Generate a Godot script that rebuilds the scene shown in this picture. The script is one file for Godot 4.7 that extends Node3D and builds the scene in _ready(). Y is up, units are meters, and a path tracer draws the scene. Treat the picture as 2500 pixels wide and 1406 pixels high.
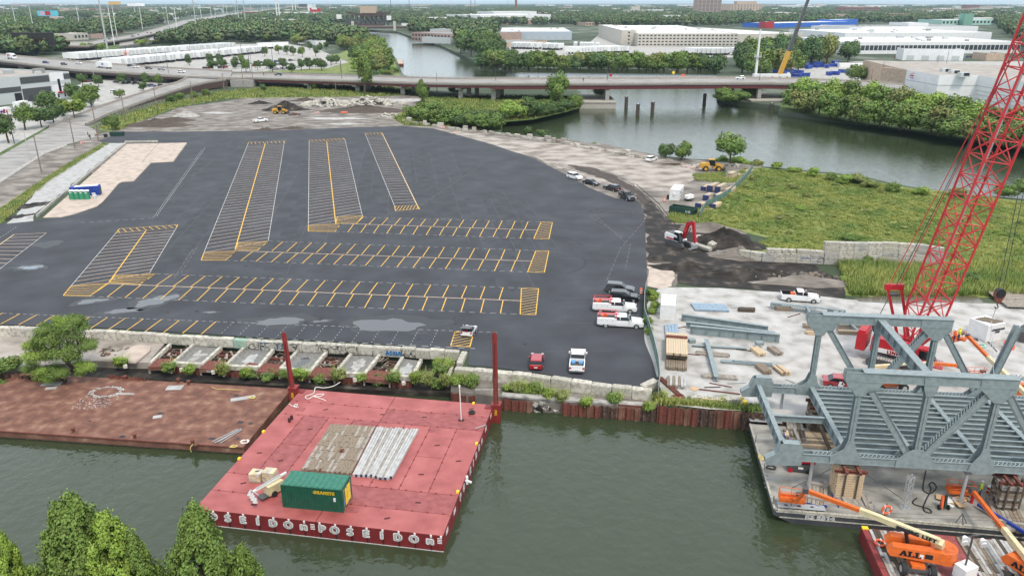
extends Node3D
# An industrial waterfront seen from the air. World units are metres, y is up, the water lies at y = 0, the land at y = 2.2.

const GY:=2.2
var M:={}
var taken:={}
var unit_box: Mesh
var unit_bar: Mesh
var unit_i: Mesh
var rng:=RandomNumberGenerator.new()
var proto:={}
var nz:={}

func V(x: float,y: float,z: float) -> Vector3:
	return Vector3(x,y,z)

# level points from x, z pairs
func Q(y: float,c: Array) -> Array:
	var out:=[]
	for i in c.size()/2:
		out.append(Vector3(c[i*2],y,c[i*2+1]))
	return out

# ---------- mesh builder: faces are given counter-clockwise as seen from outside ----------
class MB:
	var v:=PackedVector3Array()
	var n:=PackedVector3Array()
	var c:=PackedColorArray()
	var col:=Color.WHITE
	var colored:=false

	func tri(a: Vector3,b: Vector3,d: Vector3):
		var k:=(b-a).cross(d-a)
		if k.length_squared()<1e-16:
			return
		k=k.normalized()
		v.append(a); v.append(d); v.append(b)
		n.append(k); n.append(k); n.append(k)
		if colored:
			c.append(col); c.append(col); c.append(col)

	func quad(a: Vector3,b: Vector3,d: Vector3,e: Vector3):
		tri(a,b,d)
		tri(a,d,e)

	func trin(a: Vector3,b: Vector3,d: Vector3,na: Vector3,nb: Vector3,nd: Vector3):
		v.append(a); v.append(d); v.append(b)
		n.append(na); n.append(nd); n.append(nb)
		if colored:
			c.append(col); c.append(col); c.append(col)

	func box(m: Vector3,s: Vector3,b:=Basis.IDENTITY):
		var h:=s*0.5
		var p:=[]
		for i in 8:
			p.append(m+b*Vector3(h.x if i & 1 else -h.x,h.y if i & 2 else -h.y,h.z if i & 4 else -h.z))
		quad(p[4],p[5],p[7],p[6])
		quad(p[1],p[0],p[2],p[3])
		quad(p[5],p[1],p[3],p[7])
		quad(p[0],p[4],p[6],p[2])
		quad(p[6],p[7],p[3],p[2])
		quad(p[0],p[1],p[5],p[4])

	func cbox(m: Vector3,s: Vector3,k: float):
		var h:=s*0.5
		for ax in 3:
			for sg in [-1.0,1.0]:
				var nn:=Vector3.ZERO
				nn[ax]=sg
				var u:=(ax+1)%3
				var w:=(ax+2)%3
				var q:=[]
				for t in [[-1,-1],[1,-1],[1,1],[-1,1]]:
					var pt:=m
					pt[ax] += sg*h[ax]
					pt[u] += t[0]*(h[u]-k)
					pt[w] += t[1]*(h[w]-k)
					q.append(pt)
				if sg<0:
					q.reverse()
				quad(q[0],q[1],q[2],q[3])
		for ax in 3:
			var u:=(ax+1)%3
			var w:=(ax+2)%3
			for t in [[-1,-1],[1,-1],[1,1],[-1,1]]:
				var a:=m
				a[u] += t[0]*h[u]
				a[w] += t[1]*(h[w]-k)
				var b:=m
				b[u] += t[0]*(h[u]-k)
				b[w] += t[1]*h[w]
				var d:=Vector3.ZERO
				d[ax]=h[ax]-k
				var o:=a+b-m*2
				var p:=[a-d,a+d,b+d,b-d]
				if (p[1]-p[0]).cross(p[2]-p[0]).dot(o)<0:
					p.reverse()
				quad(p[0],p[1],p[2],p[3])
		for i in 8:
			var sg:=Vector3(1 if i & 1 else -1,1 if i & 2 else -1,1 if i & 4 else -1)
			var a:=m+sg*(h-Vector3(0,k,k))
			var b:=m+sg*(h-Vector3(k,0,k))
			var d:=m+sg*(h-Vector3(k,k,0))
			if (b-a).cross(d-a).dot(sg)<0:
				tri(a,d,b)
			else:
				tri(a,b,d)

	func beam(a: Vector3,b: Vector3,w: float,h: float):
		var x:=(b-a).normalized()
		var z:=x.cross(Vector3.UP if absf(x.y)<0.99 else Vector3.RIGHT).normalized()
		box((a+b)*0.5,Vector3(a.distance_to(b),h,w),Basis(x,z.cross(x),z))

	func cyl(a: Vector3,b: Vector3,r0: float,r1: float,sides:=8,caps:=true):
		var x:=(b-a).normalized()
		var u:=x.cross(Vector3.UP if absf(x.y)<0.9 else Vector3.RIGHT).normalized()
		var w:=x.cross(u)
		for i in sides:
			var t0:=TAU*i/sides
			var t1:=TAU*(i+1)/sides
			var d0:=u*cos(t0)+w*sin(t0)
			var d1:=u*cos(t1)+w*sin(t1)
			trin(a+d0*r0,a+d1*r0,b+d1*r1,d0,d1,d1)
			trin(a+d0*r0,b+d1*r1,b+d0*r1,d0,d1,d0)
			if caps:
				tri(a,a+d1*r0,a+d0*r0)
				tri(b,b+d0*r1,b+d1*r1)

	func tube(pts: Array,r: float,sides:=6):
		for i in pts.size()-1:
			cyl(pts[i],pts[i+1],r,r,sides,i==0 or i==pts.size()-2)

	func loft(poly: PackedVector2Array,w: PackedFloat32Array,xf:=Transform3D.IDENTITY):
		var m:=poly.size()
		var ccw:=not Geometry2D.is_polygon_clockwise(poly)
		for i in m:
			var j:=(i+1)%m
			var a:=xf*Vector3(poly[i].x,poly[i].y,w[i])
			var b:=xf*Vector3(poly[j].x,poly[j].y,w[j])
			var d:=xf*Vector3(poly[j].x,poly[j].y,-w[j])
			var e:=xf*Vector3(poly[i].x,poly[i].y,-w[i])
			if ccw:
				quad(b,a,e,d)
			else:
				quad(a,b,d,e)
		var t:=Geometry2D.triangulate_polygon(poly)
		for k in t.size()/3:
			var ids:=[t[k*3],t[k*3+1],t[k*3+2]]
			var pa:=[]
			var pb:=[]
			for id in ids:
				pa.append(xf*Vector3(poly[id].x,poly[id].y,w[id]))
				pb.append(xf*Vector3(poly[id].x,poly[id].y,-w[id]))
			var ar:=(poly[ids[1]]-poly[ids[0]]).cross(poly[ids[2]]-poly[ids[0]])
			if ar>0:
				tri(pa[0],pa[1],pa[2])
				tri(pb[0],pb[2],pb[1])
			else:
				tri(pa[0],pa[2],pa[1])
				tri(pb[0],pb[1],pb[2])

	func prism(poly: PackedVector2Array,half: float,xf:=Transform3D.IDENTITY):
		var w:=PackedFloat32Array()
		for i in poly.size():
			w.append(half)
		loft(poly,w,xf)

	func slab(pts: Array,y0: float,y1: float):
		var poly:=PackedVector2Array()
		for p in pts:
			poly.append(Vector2(p.x,p.z))
		var t:=Geometry2D.triangulate_polygon(poly)
		for k in t.size()/3:
			var a:=Vector3(poly[t[k*3]].x,y0,poly[t[k*3]].y)
			var b:=Vector3(poly[t[k*3+1]].x,y0,poly[t[k*3+1]].y)
			var d:=Vector3(poly[t[k*3+2]].x,y0,poly[t[k*3+2]].y)
			if (b-a).cross(d-a).y>0:
				tri(a,b,d)
			else:
				tri(a,d,b)
		if y1<y0:
			var cw:=Geometry2D.is_polygon_clockwise(poly)
			for i in poly.size():
				var p:=poly[i]
				var q:=poly[(i+1)%poly.size()]
				var a:=Vector3(p.x,y0,p.y)
				var b:=Vector3(q.x,y0,q.y)
				var dn:=Vector3(0,y1-y0,0)
				if cw:
					quad(a,b,b+dn,a+dn)
				else:
					quad(b,a,a+dn,b+dn)

	func mesh() -> ArrayMesh:
		var arr:=[]
		arr.resize(Mesh.ARRAY_MAX)
		arr[Mesh.ARRAY_VERTEX]=v
		arr[Mesh.ARRAY_NORMAL]=n
		if colored:
			arr[Mesh.ARRAY_COLOR]=c
		var m:=ArrayMesh.new()
		if v.size():
			m.add_surface_from_arrays(Mesh.PRIMITIVE_TRIANGLES,arr)
		return m

# ---------- nodes ----------
func named(s: String) -> String:
	taken[s]=taken.get(s,-1)+1
	return s if taken[s]==0 else "%s_%03d"%[s,taken[s]]

func meta(o: Node,label: String,cat: String,grp:="",kind:=""):
	if label: o.set_meta("label",label)
	if cat: o.set_meta("category",cat)
	if grp: o.set_meta("group",grp)
	if kind: o.set_meta("kind",kind)

func thing(nm: String,label: String,cat: String,at:=Vector3.ZERO,yaw:=0.0,grp:="") -> Node3D:
	var o:=Node3D.new()
	o.name=named(nm)
	add_child(o)
	o.position=at
	o.rotation.y=yaw
	meta(o,label,cat,grp)
	return o

func part(par: Node,nm: String,me: Mesh,m: Material,at:=Vector3.ZERO,b:=Basis.IDENTITY) -> MeshInstance3D:
	var o:=MeshInstance3D.new()
	o.name=nm
	o.mesh=me
	o.material_override=m
	o.transform=Transform3D(b,at)
	par.add_child(o,true)
	return o

func solo(nm: String,label: String,cat: String,me: Mesh,m: Material,at:=Vector3.ZERO,yaw:=0.0,grp:="") -> MeshInstance3D:
	var o:=part(self,named(nm),me,m,at,Basis(Vector3.UP,yaw))
	meta(o,label,cat,grp)
	return o

func struct(nm: String,me: Mesh,m: Material,label:="") -> MeshInstance3D:
	var o:=part(self,named(nm),me,m)
	meta(o,label,"","","structure")
	return o

func stuff(nm: String,me: Mesh,m: Material,label: String,cat: String) -> MeshInstance3D:
	var o:=part(self,named(nm),me,m)
	meta(o,label,cat,"","stuff")
	return o

# box part: centre, size in the parent's own axes
func bx(par: Node,nm: String,m: Material,c: Vector3,s: Vector3,yaw:=0.0) -> MeshInstance3D:
	return part(par,nm,unit_box,m,c,Basis(Vector3.UP,yaw)*Basis.from_scale(s))

func frame_of(a: Vector3,b: Vector3,roll:=0.0) -> Basis:
	var x:=(b-a).normalized()
	var z:=x.cross(Vector3.UP if absf(x.y)<0.99 else Vector3.RIGHT).normalized()
	var k:=Basis(x,z.cross(x),z)
	return k*Basis(Vector3.RIGHT,roll) if roll else k

# box beam from a to b (parent's axes): width across, height up
func bm(par: Node,nm: String,m: Material,a: Vector3,b: Vector3,w: float,h: float,roll:=0.0) -> MeshInstance3D:
	return part(par,nm,unit_box,m,(a+b)*0.5,frame_of(a,b,roll)*Basis.from_scale(Vector3(a.distance_to(b),h,w)))

# rolled-section beam
func ib(par: Node,nm: String,m: Material,a: Vector3,b: Vector3,w: float,h: float,roll:=0.0) -> MeshInstance3D:
	return part(par,nm,unit_i,m,(a+b)*0.5,frame_of(a,b,roll)*Basis.from_scale(Vector3(a.distance_to(b),h,w)))

# round bar
func br(par: Node,nm: String,m: Material,a: Vector3,b: Vector3,r: float) -> MeshInstance3D:
	return part(par,nm,unit_bar,m,(a+b)*0.5,frame_of(a,b)*Basis.from_scale(Vector3(a.distance_to(b),r*2,r*2)))

func yaw_of(a: Vector3,b: Vector3) -> float:
	return atan2(-(b.z-a.z),b.x-a.x)

func copy_of(o: Node3D,at: Vector3,yaw: float,label:="",grp:="") -> Node3D:
	var c:=o.duplicate() as Node3D
	var base:=String(o.name)
	if base.length()>4 and base[-4]=="_" and base.right(3).is_valid_int():
		base=base.left(-4)
	c.name=named(base)
	add_child(c)
	c.position=at
	c.rotation.y=yaw
	if label: c.set_meta("label",label)
	if grp: c.set_meta("group",grp)
	return c

func sheet(par: Node,nm: String,m: Material,pts: Array,y0: float,y1:=99.0) -> MeshInstance3D:
	var b:=MB.new()
	b.slab(pts,y0,y1)
	return part(par,nm,b.mesh(),m)

# an uneven closed outline round a centre
func blob(c: Vector3,rx: float,rz: float,yaw: float,sd: int,rough:=0.25,count:=22) -> Array:
	var f:=FastNoiseLite.new()
	f.seed=sd
	f.frequency=0.6
	var out:=[]
	for i in count:
		var t:=TAU*i/count
		var k:=1.0+rough*2.0*f.get_noise_2d(cos(t)*1.6,sin(t)*1.6)
		out.append(c+Basis(Vector3.UP,yaw)*Vector3(cos(t)*rx*k,0,sin(t)*rz*k))
	return out

# the outline with its edges broken up by noise (world points)
func ragged(pts: Array,step: float,amp: float,sd: int) -> Array:
	var r:=RandomNumberGenerator.new()
	r.seed=sd
	var out:=[]
	for i in pts.size():
		var a: Vector3=pts[i]
		var b: Vector3=pts[(i+1)%pts.size()]
		var d:=a.distance_to(b)
		var k:=clampi(int(d/step),1,40)
		var s:=(b-a).cross(Vector3.UP).normalized()
		for j in k:
			out.append(a.lerp(b,float(j)/k)+s*(r.randf_range(-amp,amp) if j else 0.0))
	return out

func text(par: Node,nm: String,s: String,m: Material,size: float,at: Vector3,b: Basis,font:="sans",depth:=0.02,wide:=1.0,fat:=0.05) -> MeshInstance3D:
	var t:=TextMesh.new()
	t.text=s
	var f:=SystemFont.new()
	f.font_names=PackedStringArray(["Droid Sans" if font=="sans" else "Droid Serif"])
	f.font_weight=700
	t.font=f
	t.font_size=64
	t.pixel_size=size/46.0
	t.depth=depth
	t.curve_step=4.0
	var st:=SurfaceTool.new()
	var k:=size*fat
	for d in [Vector2(0,0),Vector2(k,0),Vector2(-k,0),Vector2(0,k),Vector2(0,-k)] if fat>0.0 else [Vector2.ZERO]:
		st.append_from(t,0,Transform3D(Basis.IDENTITY,Vector3(d.x,d.y,d.length()*0.05)))
	return part(par,nm,st.commit(),m,at,b*Basis.from_scale(Vector3(wide,1,1)))

# ---------- materials: colours are linear base colours ----------
func noise_tex(key: String,freq: float,oct: int,stops: Array,size:=512,kind:=FastNoiseLite.TYPE_SIMPLEX_SMOOTH,cell:=-1):
	var f:=FastNoiseLite.new()
	f.seed=hash(key)%10000
	f.noise_type=kind
	f.frequency=freq
	f.fractal_type=FastNoiseLite.FRACTAL_FBM if oct>1 else FastNoiseLite.FRACTAL_NONE
	f.fractal_octaves=oct
	if cell >= 0:
		f.cellular_return_type=cell
	var t:=NoiseTexture2D.new()
	t.width=size
	t.height=size
	t.seamless=true
	t.noise=f
	t.normalize=true
	var g:=Gradient.new()
	var off:=PackedFloat32Array()
	var cols:=PackedColorArray()
	for s in stops:
		off.append(s[0])
		cols.append(Color(s[1],s[2],s[3]).linear_to_srgb() if s.size()>2 else Color(s[1],s[1],s[1]).linear_to_srgb())
	g.offsets=off
	g.colors=cols
	t.color_ramp=g
	nz[key]=t

func bump_tex(key: String,freq: float,oct: int,strength: float,kind:=FastNoiseLite.TYPE_SIMPLEX_SMOOTH):
	var f:=FastNoiseLite.new()
	f.seed=hash(key)%10000
	f.noise_type=kind
	f.frequency=freq
	f.fractal_octaves=oct
	var t:=NoiseTexture2D.new()
	t.width=512
	t.height=512
	t.seamless=true
	t.noise=f
	t.as_normal_map=true
	t.bump_strength=strength
	nz[key]=t

func mk(key: String,r: float,g: float,b: float,rough:=0.8,o:={}) -> StandardMaterial3D:
	var m:=StandardMaterial3D.new()
	m.resource_name=key
	m.albedo_color=Color(r,g,b).linear_to_srgb()
	m.roughness=rough
	m.metallic=o.get("metal",0.0)
	m.metallic_specular=o.get("spec",0.5)
	if o.has("tex"):
		m.albedo_texture=nz[o.tex]
		m.uv1_triplanar=true
		m.uv1_world_triplanar=not o.get("own",false)
		var s=o.get("tile",8.0)
		m.uv1_scale=Vector3.ONE/s if s is float else Vector3(1.0/s.x,1.0/s.y,1.0/s.z)
	if o.has("det"):
		m.detail_enabled=true
		m.detail_blend_mode=BaseMaterial3D.BLEND_MODE_MUL
		m.detail_albedo=nz[o.det]
		m.detail_uv_layer=BaseMaterial3D.DETAIL_UV_2
		m.uv2_triplanar=true
		m.uv2_world_triplanar=true
		var s2=o.get("dtile",2.0)
		m.uv2_scale=Vector3.ONE/s2 if s2 is float else Vector3(1.0/s2.x,1.0/s2.y,1.0/s2.z)
	if o.has("bump"):
		m.normal_enabled=true
		m.normal_texture=nz[o.bump]
		m.normal_scale=o.get("bscale",1.0)
		if not o.has("tex"):
			m.uv1_triplanar=true
			m.uv1_world_triplanar=true
			m.uv1_scale=Vector3.ONE/o.get("tile",8.0)
	if o.get("vc",false):
		m.vertex_color_use_as_albedo=true
	if o.has("alpha"):
		m.transparency=BaseMaterial3D.TRANSPARENCY_ALPHA
		m.albedo_color.a=o.alpha
	if o.has("back"):
		m.backlight_enabled=true
		m.backlight=Color(o.back[0],o.back[1],o.back[2]).linear_to_srgb()
	if o.get("coat",0.0)>0.0:
		m.clearcoat_enabled=true
		m.clearcoat=o.coat
		m.clearcoat_roughness=0.08
	M[key]=m
	return m

func _ready():
	rng.seed=7
	var cam:=Camera3D.new()
	cam.name="camera"
	cam.position=V(0,47,0)
	cam.rotation_degrees.x=-20.47
	cam.fov=41.21
	cam.near=0.5
	cam.far=40000
	add_child(cam)
	var sm:=ProceduralSkyMaterial.new()
	sm.sky_top_color=Color(0.86,0.89,0.93)
	sm.sky_horizon_color=Color(0.86,0.92,0.95)
	sm.sky_curve=0.12
	sm.ground_horizon_color=Color(0.55,0.6,0.6)
	sm.ground_bottom_color=Color(0.3,0.32,0.3)
	sm.sun_angle_max=1.0
	var sky:=Sky.new()
	sky.sky_material=sm
	var env:=Environment.new()
	env.background_mode=Environment.BG_SKY
	env.sky=sky
	env.tonemap_mode=Environment.TONE_MAPPER_LINEAR
	env.tonemap_exposure=1.7
	env.fog_enabled=true
	env.fog_density=0.00005
	env.fog_light_color=Color(0.78,0.88,0.95)
	env.sdfgi_enabled=true
	env.ssao_enabled=true
	env.ssil_enabled=true
	var we:=WorldEnvironment.new()
	we.name="daylight"
	we.environment=env
	add_child(we)
	var sun:=DirectionalLight3D.new()
	sun.name="sun"
	sun.light_energy=0.5
	sun.light_angular_distance=12.0
	sun.light_color=Color(1.0,0.96,0.9)
	sun.shadow_enabled=true
	sun.rotation_degrees=V(-58,25,0)
	add_child(sun)

	make_materials()
	make_prototypes()
	setting()
	parking_lot()
	retaining_blocks()
	bulkhead()
	old_pier()
	rust_barge()
	red_barge()
	truss_barge()
	steel_truss()
	crawler_crane()
	lifts()
	yard_goods()
	vehicles()
	machines()
	site_goods()
	viaduct()
	highway()
	far_lift_bridge()
	freight_yard()
	buildings()
	poles_and_signs()
	plants()
	distant_town()

func make_materials():
	noise_tex("grain",0.12,3,[[0.0,0.74],[0.5,0.9],[1.0,1.0]])
	noise_tex("speck",0.3,2,[[0.0,0.62],[0.4,0.85],[1.0,1.0]])
	noise_tex("blotch",0.012,5,[[0.0,0.62],[0.5,0.84],[1.0,1.0]])
	noise_tex("faint",0.012,4,[[0.0,0.86],[0.5,0.94],[1.0,1.0]])
	noise_tex("asphalt",0.007,5,[[0.0,0.026,0.027,0.031],[0.4,0.036,0.038,0.044],[0.65,0.043,0.046,0.053],[1.0,0.06,0.063,0.07]],1024)
	noise_tex("gravel",0.011,6,[[0.0,0.36,0.34,0.31],[0.45,0.58,0.565,0.54],[1.0,0.74,0.73,0.71]],1024)
	noise_tex("dirt",0.009,5,[[0.0,0.09,0.075,0.063],[0.35,0.17,0.148,0.128],[0.6,0.25,0.222,0.195],[1.0,0.38,0.345,0.305]],1024)
	noise_tex("pale",0.008,5,[[0.0,0.17,0.145,0.122],[0.35,0.36,0.315,0.27],[0.6,0.48,0.43,0.38],[1.0,0.6,0.555,0.5]],1024)
	noise_tex("mud",0.009,5,[[0.0,0.006,0.005,0.004],[0.5,0.018,0.014,0.011],[0.68,0.05,0.04,0.032],[1.0,0.17,0.145,0.12]],1024)
	noise_tex("meadow",0.009,5,[[0.0,0.07,0.12,0.02],[0.4,0.15,0.21,0.04],[0.65,0.23,0.26,0.075],[1.0,0.36,0.32,0.15]],1024)
	noise_tex("lawn",0.014,5,[[0.0,0.04,0.08,0.014],[0.5,0.075,0.13,0.025],[1.0,0.15,0.19,0.05]])
	noise_tex("town",0.02,5,[[0.0,0.03,0.05,0.022],[0.55,0.05,0.075,0.035],[0.72,0.12,0.14,0.1],[1.0,0.34,0.34,0.33]])
	noise_tex("concrete",0.014,6,[[0.0,0.17,0.16,0.145],[0.4,0.36,0.345,0.32],[1.0,0.52,0.505,0.475]])
	noise_tex("block",0.016,6,[[0.0,0.2,0.18,0.15],[0.35,0.46,0.43,0.37],[0.6,0.6,0.57,0.5],[1.0,0.7,0.68,0.62]])
	noise_tex("rust",0.008,5,[[0.0,0.07,0.026,0.02],[0.4,0.115,0.04,0.03],[0.62,0.145,0.055,0.042],[0.85,0.18,0.08,0.06],[1.0,0.27,0.16,0.125]],1024)
	noise_tex("pile",0.02,5,[[0.0,0.02,0.012,0.01],[0.45,0.065,0.03,0.024],[0.7,0.13,0.065,0.05],[1.0,0.26,0.2,0.17]])
	noise_tex("deck",0.008,5,[[0.0,0.3,0.068,0.064],[0.5,0.39,0.1,0.094],[1.0,0.47,0.14,0.13]])
	noise_tex("wood",0.014,4,[[0.0,0.2,0.17,0.14],[0.45,0.34,0.305,0.265],[1.0,0.46,0.43,0.395]])
	noise_tex("timber",0.02,4,[[0.0,0.3,0.21,0.12],[0.45,0.56,0.42,0.27],[1.0,0.72,0.58,0.41]])
	noise_tex("steel",0.013,5,[[0.0,0.19,0.235,0.245],[0.5,0.25,0.305,0.315],[1.0,0.31,0.36,0.37]])
	noise_tex("bargedeck",0.012,6,[[0.0,0.14,0.135,0.12],[0.5,0.3,0.29,0.26],[1.0,0.46,0.44,0.4]])
	noise_tex("road",0.01,5,[[0.0,0.24,0.23,0.215],[0.5,0.37,0.355,0.335],[1.0,0.47,0.455,0.435]])
	noise_tex("wind",0.012,4,[[0.0,0.15],[0.45,0.35],[0.6,0.8],[1.0,1.0]])
	bump_tex("ripple",0.03,4,5.0)
	bump_tex("rough",0.05,5,6.0)
	mk("asphalt",1.15,1.17,1.22,0.85,{"tex": "asphalt","tile": 70.0,"det": "speck","dtile": 2.6})
	mk("gravel",0.8,0.8,0.8,0.95,{"tex": "gravel","tile": 38.0,"det": "speck","dtile": 1.3})
	mk("dirt",1,1,1,0.95,{"tex": "dirt","tile": V(70,60,48),"det": "speck","dtile": 3.1})
	mk("pale_dirt",0.86,0.86,0.86,0.95,{"tex": "pale","tile": V(66,60,46),"det": "speck","dtile": 3.3})
	mk("mud",1,1,1,0.85,{"tex": "mud","tile": 34.0,"det": "speck","dtile": 2.2})
	mk("meadow",1,1,1,0.95,{"tex": "meadow","tile": V(40,40,26),"det": "speck","dtile": 1.4})
	mk("lawn",1,1,1,0.95,{"tex": "lawn","tile": 37.0,"det": "speck","dtile": 2.4})
	mk("town",1,1,1,0.95,{"tex": "town","tile": V(700,700,1400),"det": "grain","dtile": 90.0})
	mk("concrete",1,1,1,0.9,{"tex": "concrete","tile": 9.0,"det": "grain","dtile": 1.1})
	mk("block",0.86,0.86,0.86,0.9,{"tex": "block","tile": 5.3,"det": "speck","dtile": 0.9})
	mk("block_pale",0.98,0.98,0.96,0.9,{"tex": "block","tile": 7.7,"det": "grain","dtile": 0.7})
	mk("block_grey",0.8,0.8,0.78,0.9,{"tex": "block","tile": 3.1,"det": "speck","dtile": 1.3})
	mk("mint",0.32,0.46,0.37,0.9,{"tex": "blotch","tile": 3.0})
	mk("beige_slab",0.6,0.5,0.42,0.9,{"tex": "blotch","tile": 17.0,"det": "grain","dtile": 2.0})
	mk("grey_slab",0.5,0.5,0.49,0.9,{"tex": "blotch","tile": 13.0,"det": "grain","dtile": 2.0})
	mk("road",0.85,0.85,0.85,0.9,{"tex": "road","tile": V(60,60,30),"det": "grain","dtile": 2.5})
	mk("pavement",0.5,0.485,0.455,0.9,{"tex": "blotch","tile": 24.0,"det": "grain","dtile": 3.0})
	mk("yellow",0.78,0.46,0.07,0.8,{"tex": "blotch","tile": 5.0})
	mk("pale_line",0.72,0.53,0.38,0.8,{"tex": "blotch","tile": 5.0})
	mk("white_line",0.6,0.6,0.58,0.8,{"tex": "blotch","tile": 4.0})
	mk("tyre_rub",0.018,0.018,0.02,0.8)
	mk("dust",0.12,0.115,0.11,0.95,{"tex": "blotch","tile": 4.0})
	mk("damp",0.017,0.018,0.02,0.45,{"tex": "blotch","tile": 9.0})
	mk("puddle",0.05,0.052,0.055,0.04,{"spec": 0.75})
	mk("water",0.036,0.05,0.025,0.16,{"tex": "faint","bump": "ripple","bscale": 0.22,"tile": 24.0,"spec": 0.5})
	M.water.roughness_texture=nz.wind
	M.water.roughness_texture_channel=BaseMaterial3D.TEXTURE_CHANNEL_RED
	mk("rust",1.5,1.85,1.65,0.85,{"tex": "rust","tile": 17.0,"det": "grain","dtile": 2.9})
	mk("rust_plain",1.15,0.95,0.85,0.85,{"tex": "rust","tile": 3.0})
	mk("pile",1.05,1.25,1.2,0.9,{"tex": "pile","tile": V(2.2,6.0,2.2),"det": "grain","dtile": 0.8})
	mk("red_deck",1,1,1,0.55,{"tex": "deck","tile": 14.0,"det": "grain","dtile": 3.0})
	mk("red_deck_worn",0.8,0.8,0.82,0.6,{"tex": "deck","tile": 5.0,"det": "grain","dtile": 1.0})
	mk("red_hull",0.22,0.022,0.026,0.5,{"tex": "blotch","tile": 4.0})
	mk("red_post",0.26,0.03,0.027,0.5,{"tex": "blotch","tile": 3.0})
	mk("seam",0.06,0.012,0.012,0.8)
	mk("wood",1,1,1,0.9,{"tex": "wood","tile": V(4.0,4.0,9.0),"det": "grain","dtile": 1.6})
	mk("wood_brown",0.75,0.66,0.55,0.9,{"tex": "wood","tile": V(1.6,1.2,4.0),"det": "speck","dtile": 0.8})
	mk("wood_silver",0.5,0.5,0.49,0.85,{"tex": "blotch","tile": 5.0})
	mk("soil",0.11,0.085,0.07,0.95,{"tex": "blotch","tile": 6.0,"det": "speck","dtile": 1.5})
	mk("wet_slab",0.24,0.235,0.22,0.7,{"tex": "blotch","tile": 4.0,"det": "grain","dtile": 1.0})
	mk("wood_dark",0.22,0.19,0.16,0.9,{"tex": "wood","tile": 2.0})
	mk("timber",1.1,1.1,1.1,0.85,{"tex": "timber","tile": V(1.4,0.7,2.4),"det": "grain","dtile": 0.5})
	mk("timber_pale",0.9,0.97,1.05,0.85,{"tex": "timber","tile": V(1.0,0.7,2.0)})
	mk("steel_grey",1,1,1,0.5,{"tex": "steel","tile": 5.0,"det": "grain","dtile": 1.4})
	mk("steel_blue",0.28,0.38,0.48,0.45,{"tex": "blotch","tile": 4.0})
	mk("dark_steel",0.07,0.07,0.075,0.5)
	mk("galvanised",0.42,0.44,0.45,0.4,{"metal": 0.3})
	mk("white",0.78,0.78,0.77,0.5,{"tex": "faint","tile": 7.0})
	mk("white_clean",0.8,0.8,0.8,0.35,{"coat": 0.6})
	mk("black",0.012,0.012,0.014,0.5)
	mk("rubber",0.02,0.02,0.02,0.85)
	mk("glass",0.012,0.015,0.018,0.06)
	mk("chrome",0.5,0.5,0.5,0.25,{"metal": 0.9})
	mk("car_black",0.012,0.013,0.016,0.3,{"coat": 0.8})
	mk("car_grey",0.06,0.062,0.07,0.3,{"coat": 0.8})
	mk("car_silver",0.36,0.37,0.38,0.3,{"coat": 0.6})
	mk("car_red",0.34,0.012,0.02,0.3,{"coat": 0.8})
	mk("car_blue",0.05,0.06,0.2,0.3,{"coat": 0.8})
	mk("lamp_red",0.4,0.01,0.01,0.3)
	mk("lamp_white",0.7,0.7,0.7,0.15)
	mk("crane_red",0.5,0.014,0.024,0.4,{"tex": "blotch","tile": 5.0})
	mk("bar_red",0.52,0.03,0.035,0.5)
	mk("orange",0.78,0.16,0.025,0.45,{"tex": "blotch","tile": 4.0})
	mk("cream",0.75,0.65,0.4,0.5,{"tex": "blotch","tile": 4.0})
	mk("cat_yellow",0.66,0.36,0.04,0.5,{"tex": "blotch","tile": 2.0})
	mk("green_box",0.012,0.115,0.07,0.5,{"tex": "blotch","tile": 5.0})
	mk("green_roof",0.03,0.19,0.125,0.5,{"tex": "blotch","tile": 3.0})
	mk("dark_green",0.01,0.05,0.035,0.5)
	mk("toilet_green",0.015,0.15,0.08,0.5)
	mk("blue_box",0.02,0.06,0.36,0.5,{"tex": "blotch","tile": 3.0})
	mk("navy",0.02,0.035,0.12,0.6)
	mk("sign_yellow",0.85,0.6,0.03,0.5)
	mk("ink",0.02,0.02,0.025,0.7)
	mk("ink_blue",0.06,0.25,0.55,0.7)
	mk("pink_wash",0.62,0.4,0.36,0.9,{"tex": "blotch","tile": 2.0})
	mk("drum_orange",0.82,0.13,0.04,0.5)
	mk("net_green",0.1,0.2,0.17,0.8,{"alpha": 0.72})
	mk("rope_white",0.7,0.68,0.64,0.9)
	mk("rope_yellow",0.6,0.48,0.16,0.9)
	mk("cardboard",0.5,0.34,0.19,0.9)
	mk("purple",0.16,0.02,0.28,0.6)
	mk("girder_red",0.13,0.024,0.026,0.6,{"tex": "blotch","tile": 6.0})
	mk("girder_brown",0.09,0.05,0.042,0.7,{"tex": "blotch","tile": 6.0})
	mk("parapet",0.43,0.38,0.335,0.9,{"tex": "blotch","tile": 9.0})
	mk("pier",0.36,0.345,0.325,0.9,{"tex": "blotch","tile": 7.0})
	mk("pole_grey",0.4,0.42,0.43,0.5)
	mk("pole_white",0.72,0.72,0.71,0.5)
	mk("pole_wood",0.2,0.16,0.13,0.9)
	mk("bark",0.08,0.06,0.045,0.95)
	mk("roof_white",0.74,0.74,0.73,0.7,{"tex": "faint","tile": 40.0})
	mk("roof_tan",0.4,0.36,0.32,0.9,{"tex": "blotch","tile": 50.0})
	mk("roof_grey",0.3,0.3,0.29,0.9,{"tex": "blotch","tile": 40.0})
	mk("wall_white",0.76,0.77,0.78,0.6,{"tex": "faint","tile": 30.0})
	mk("wall_grey",0.47,0.5,0.5,0.7)
	mk("wall_dark",0.06,0.065,0.068,0.7)
	mk("wall_blue",0.4,0.46,0.53,0.7)
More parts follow.
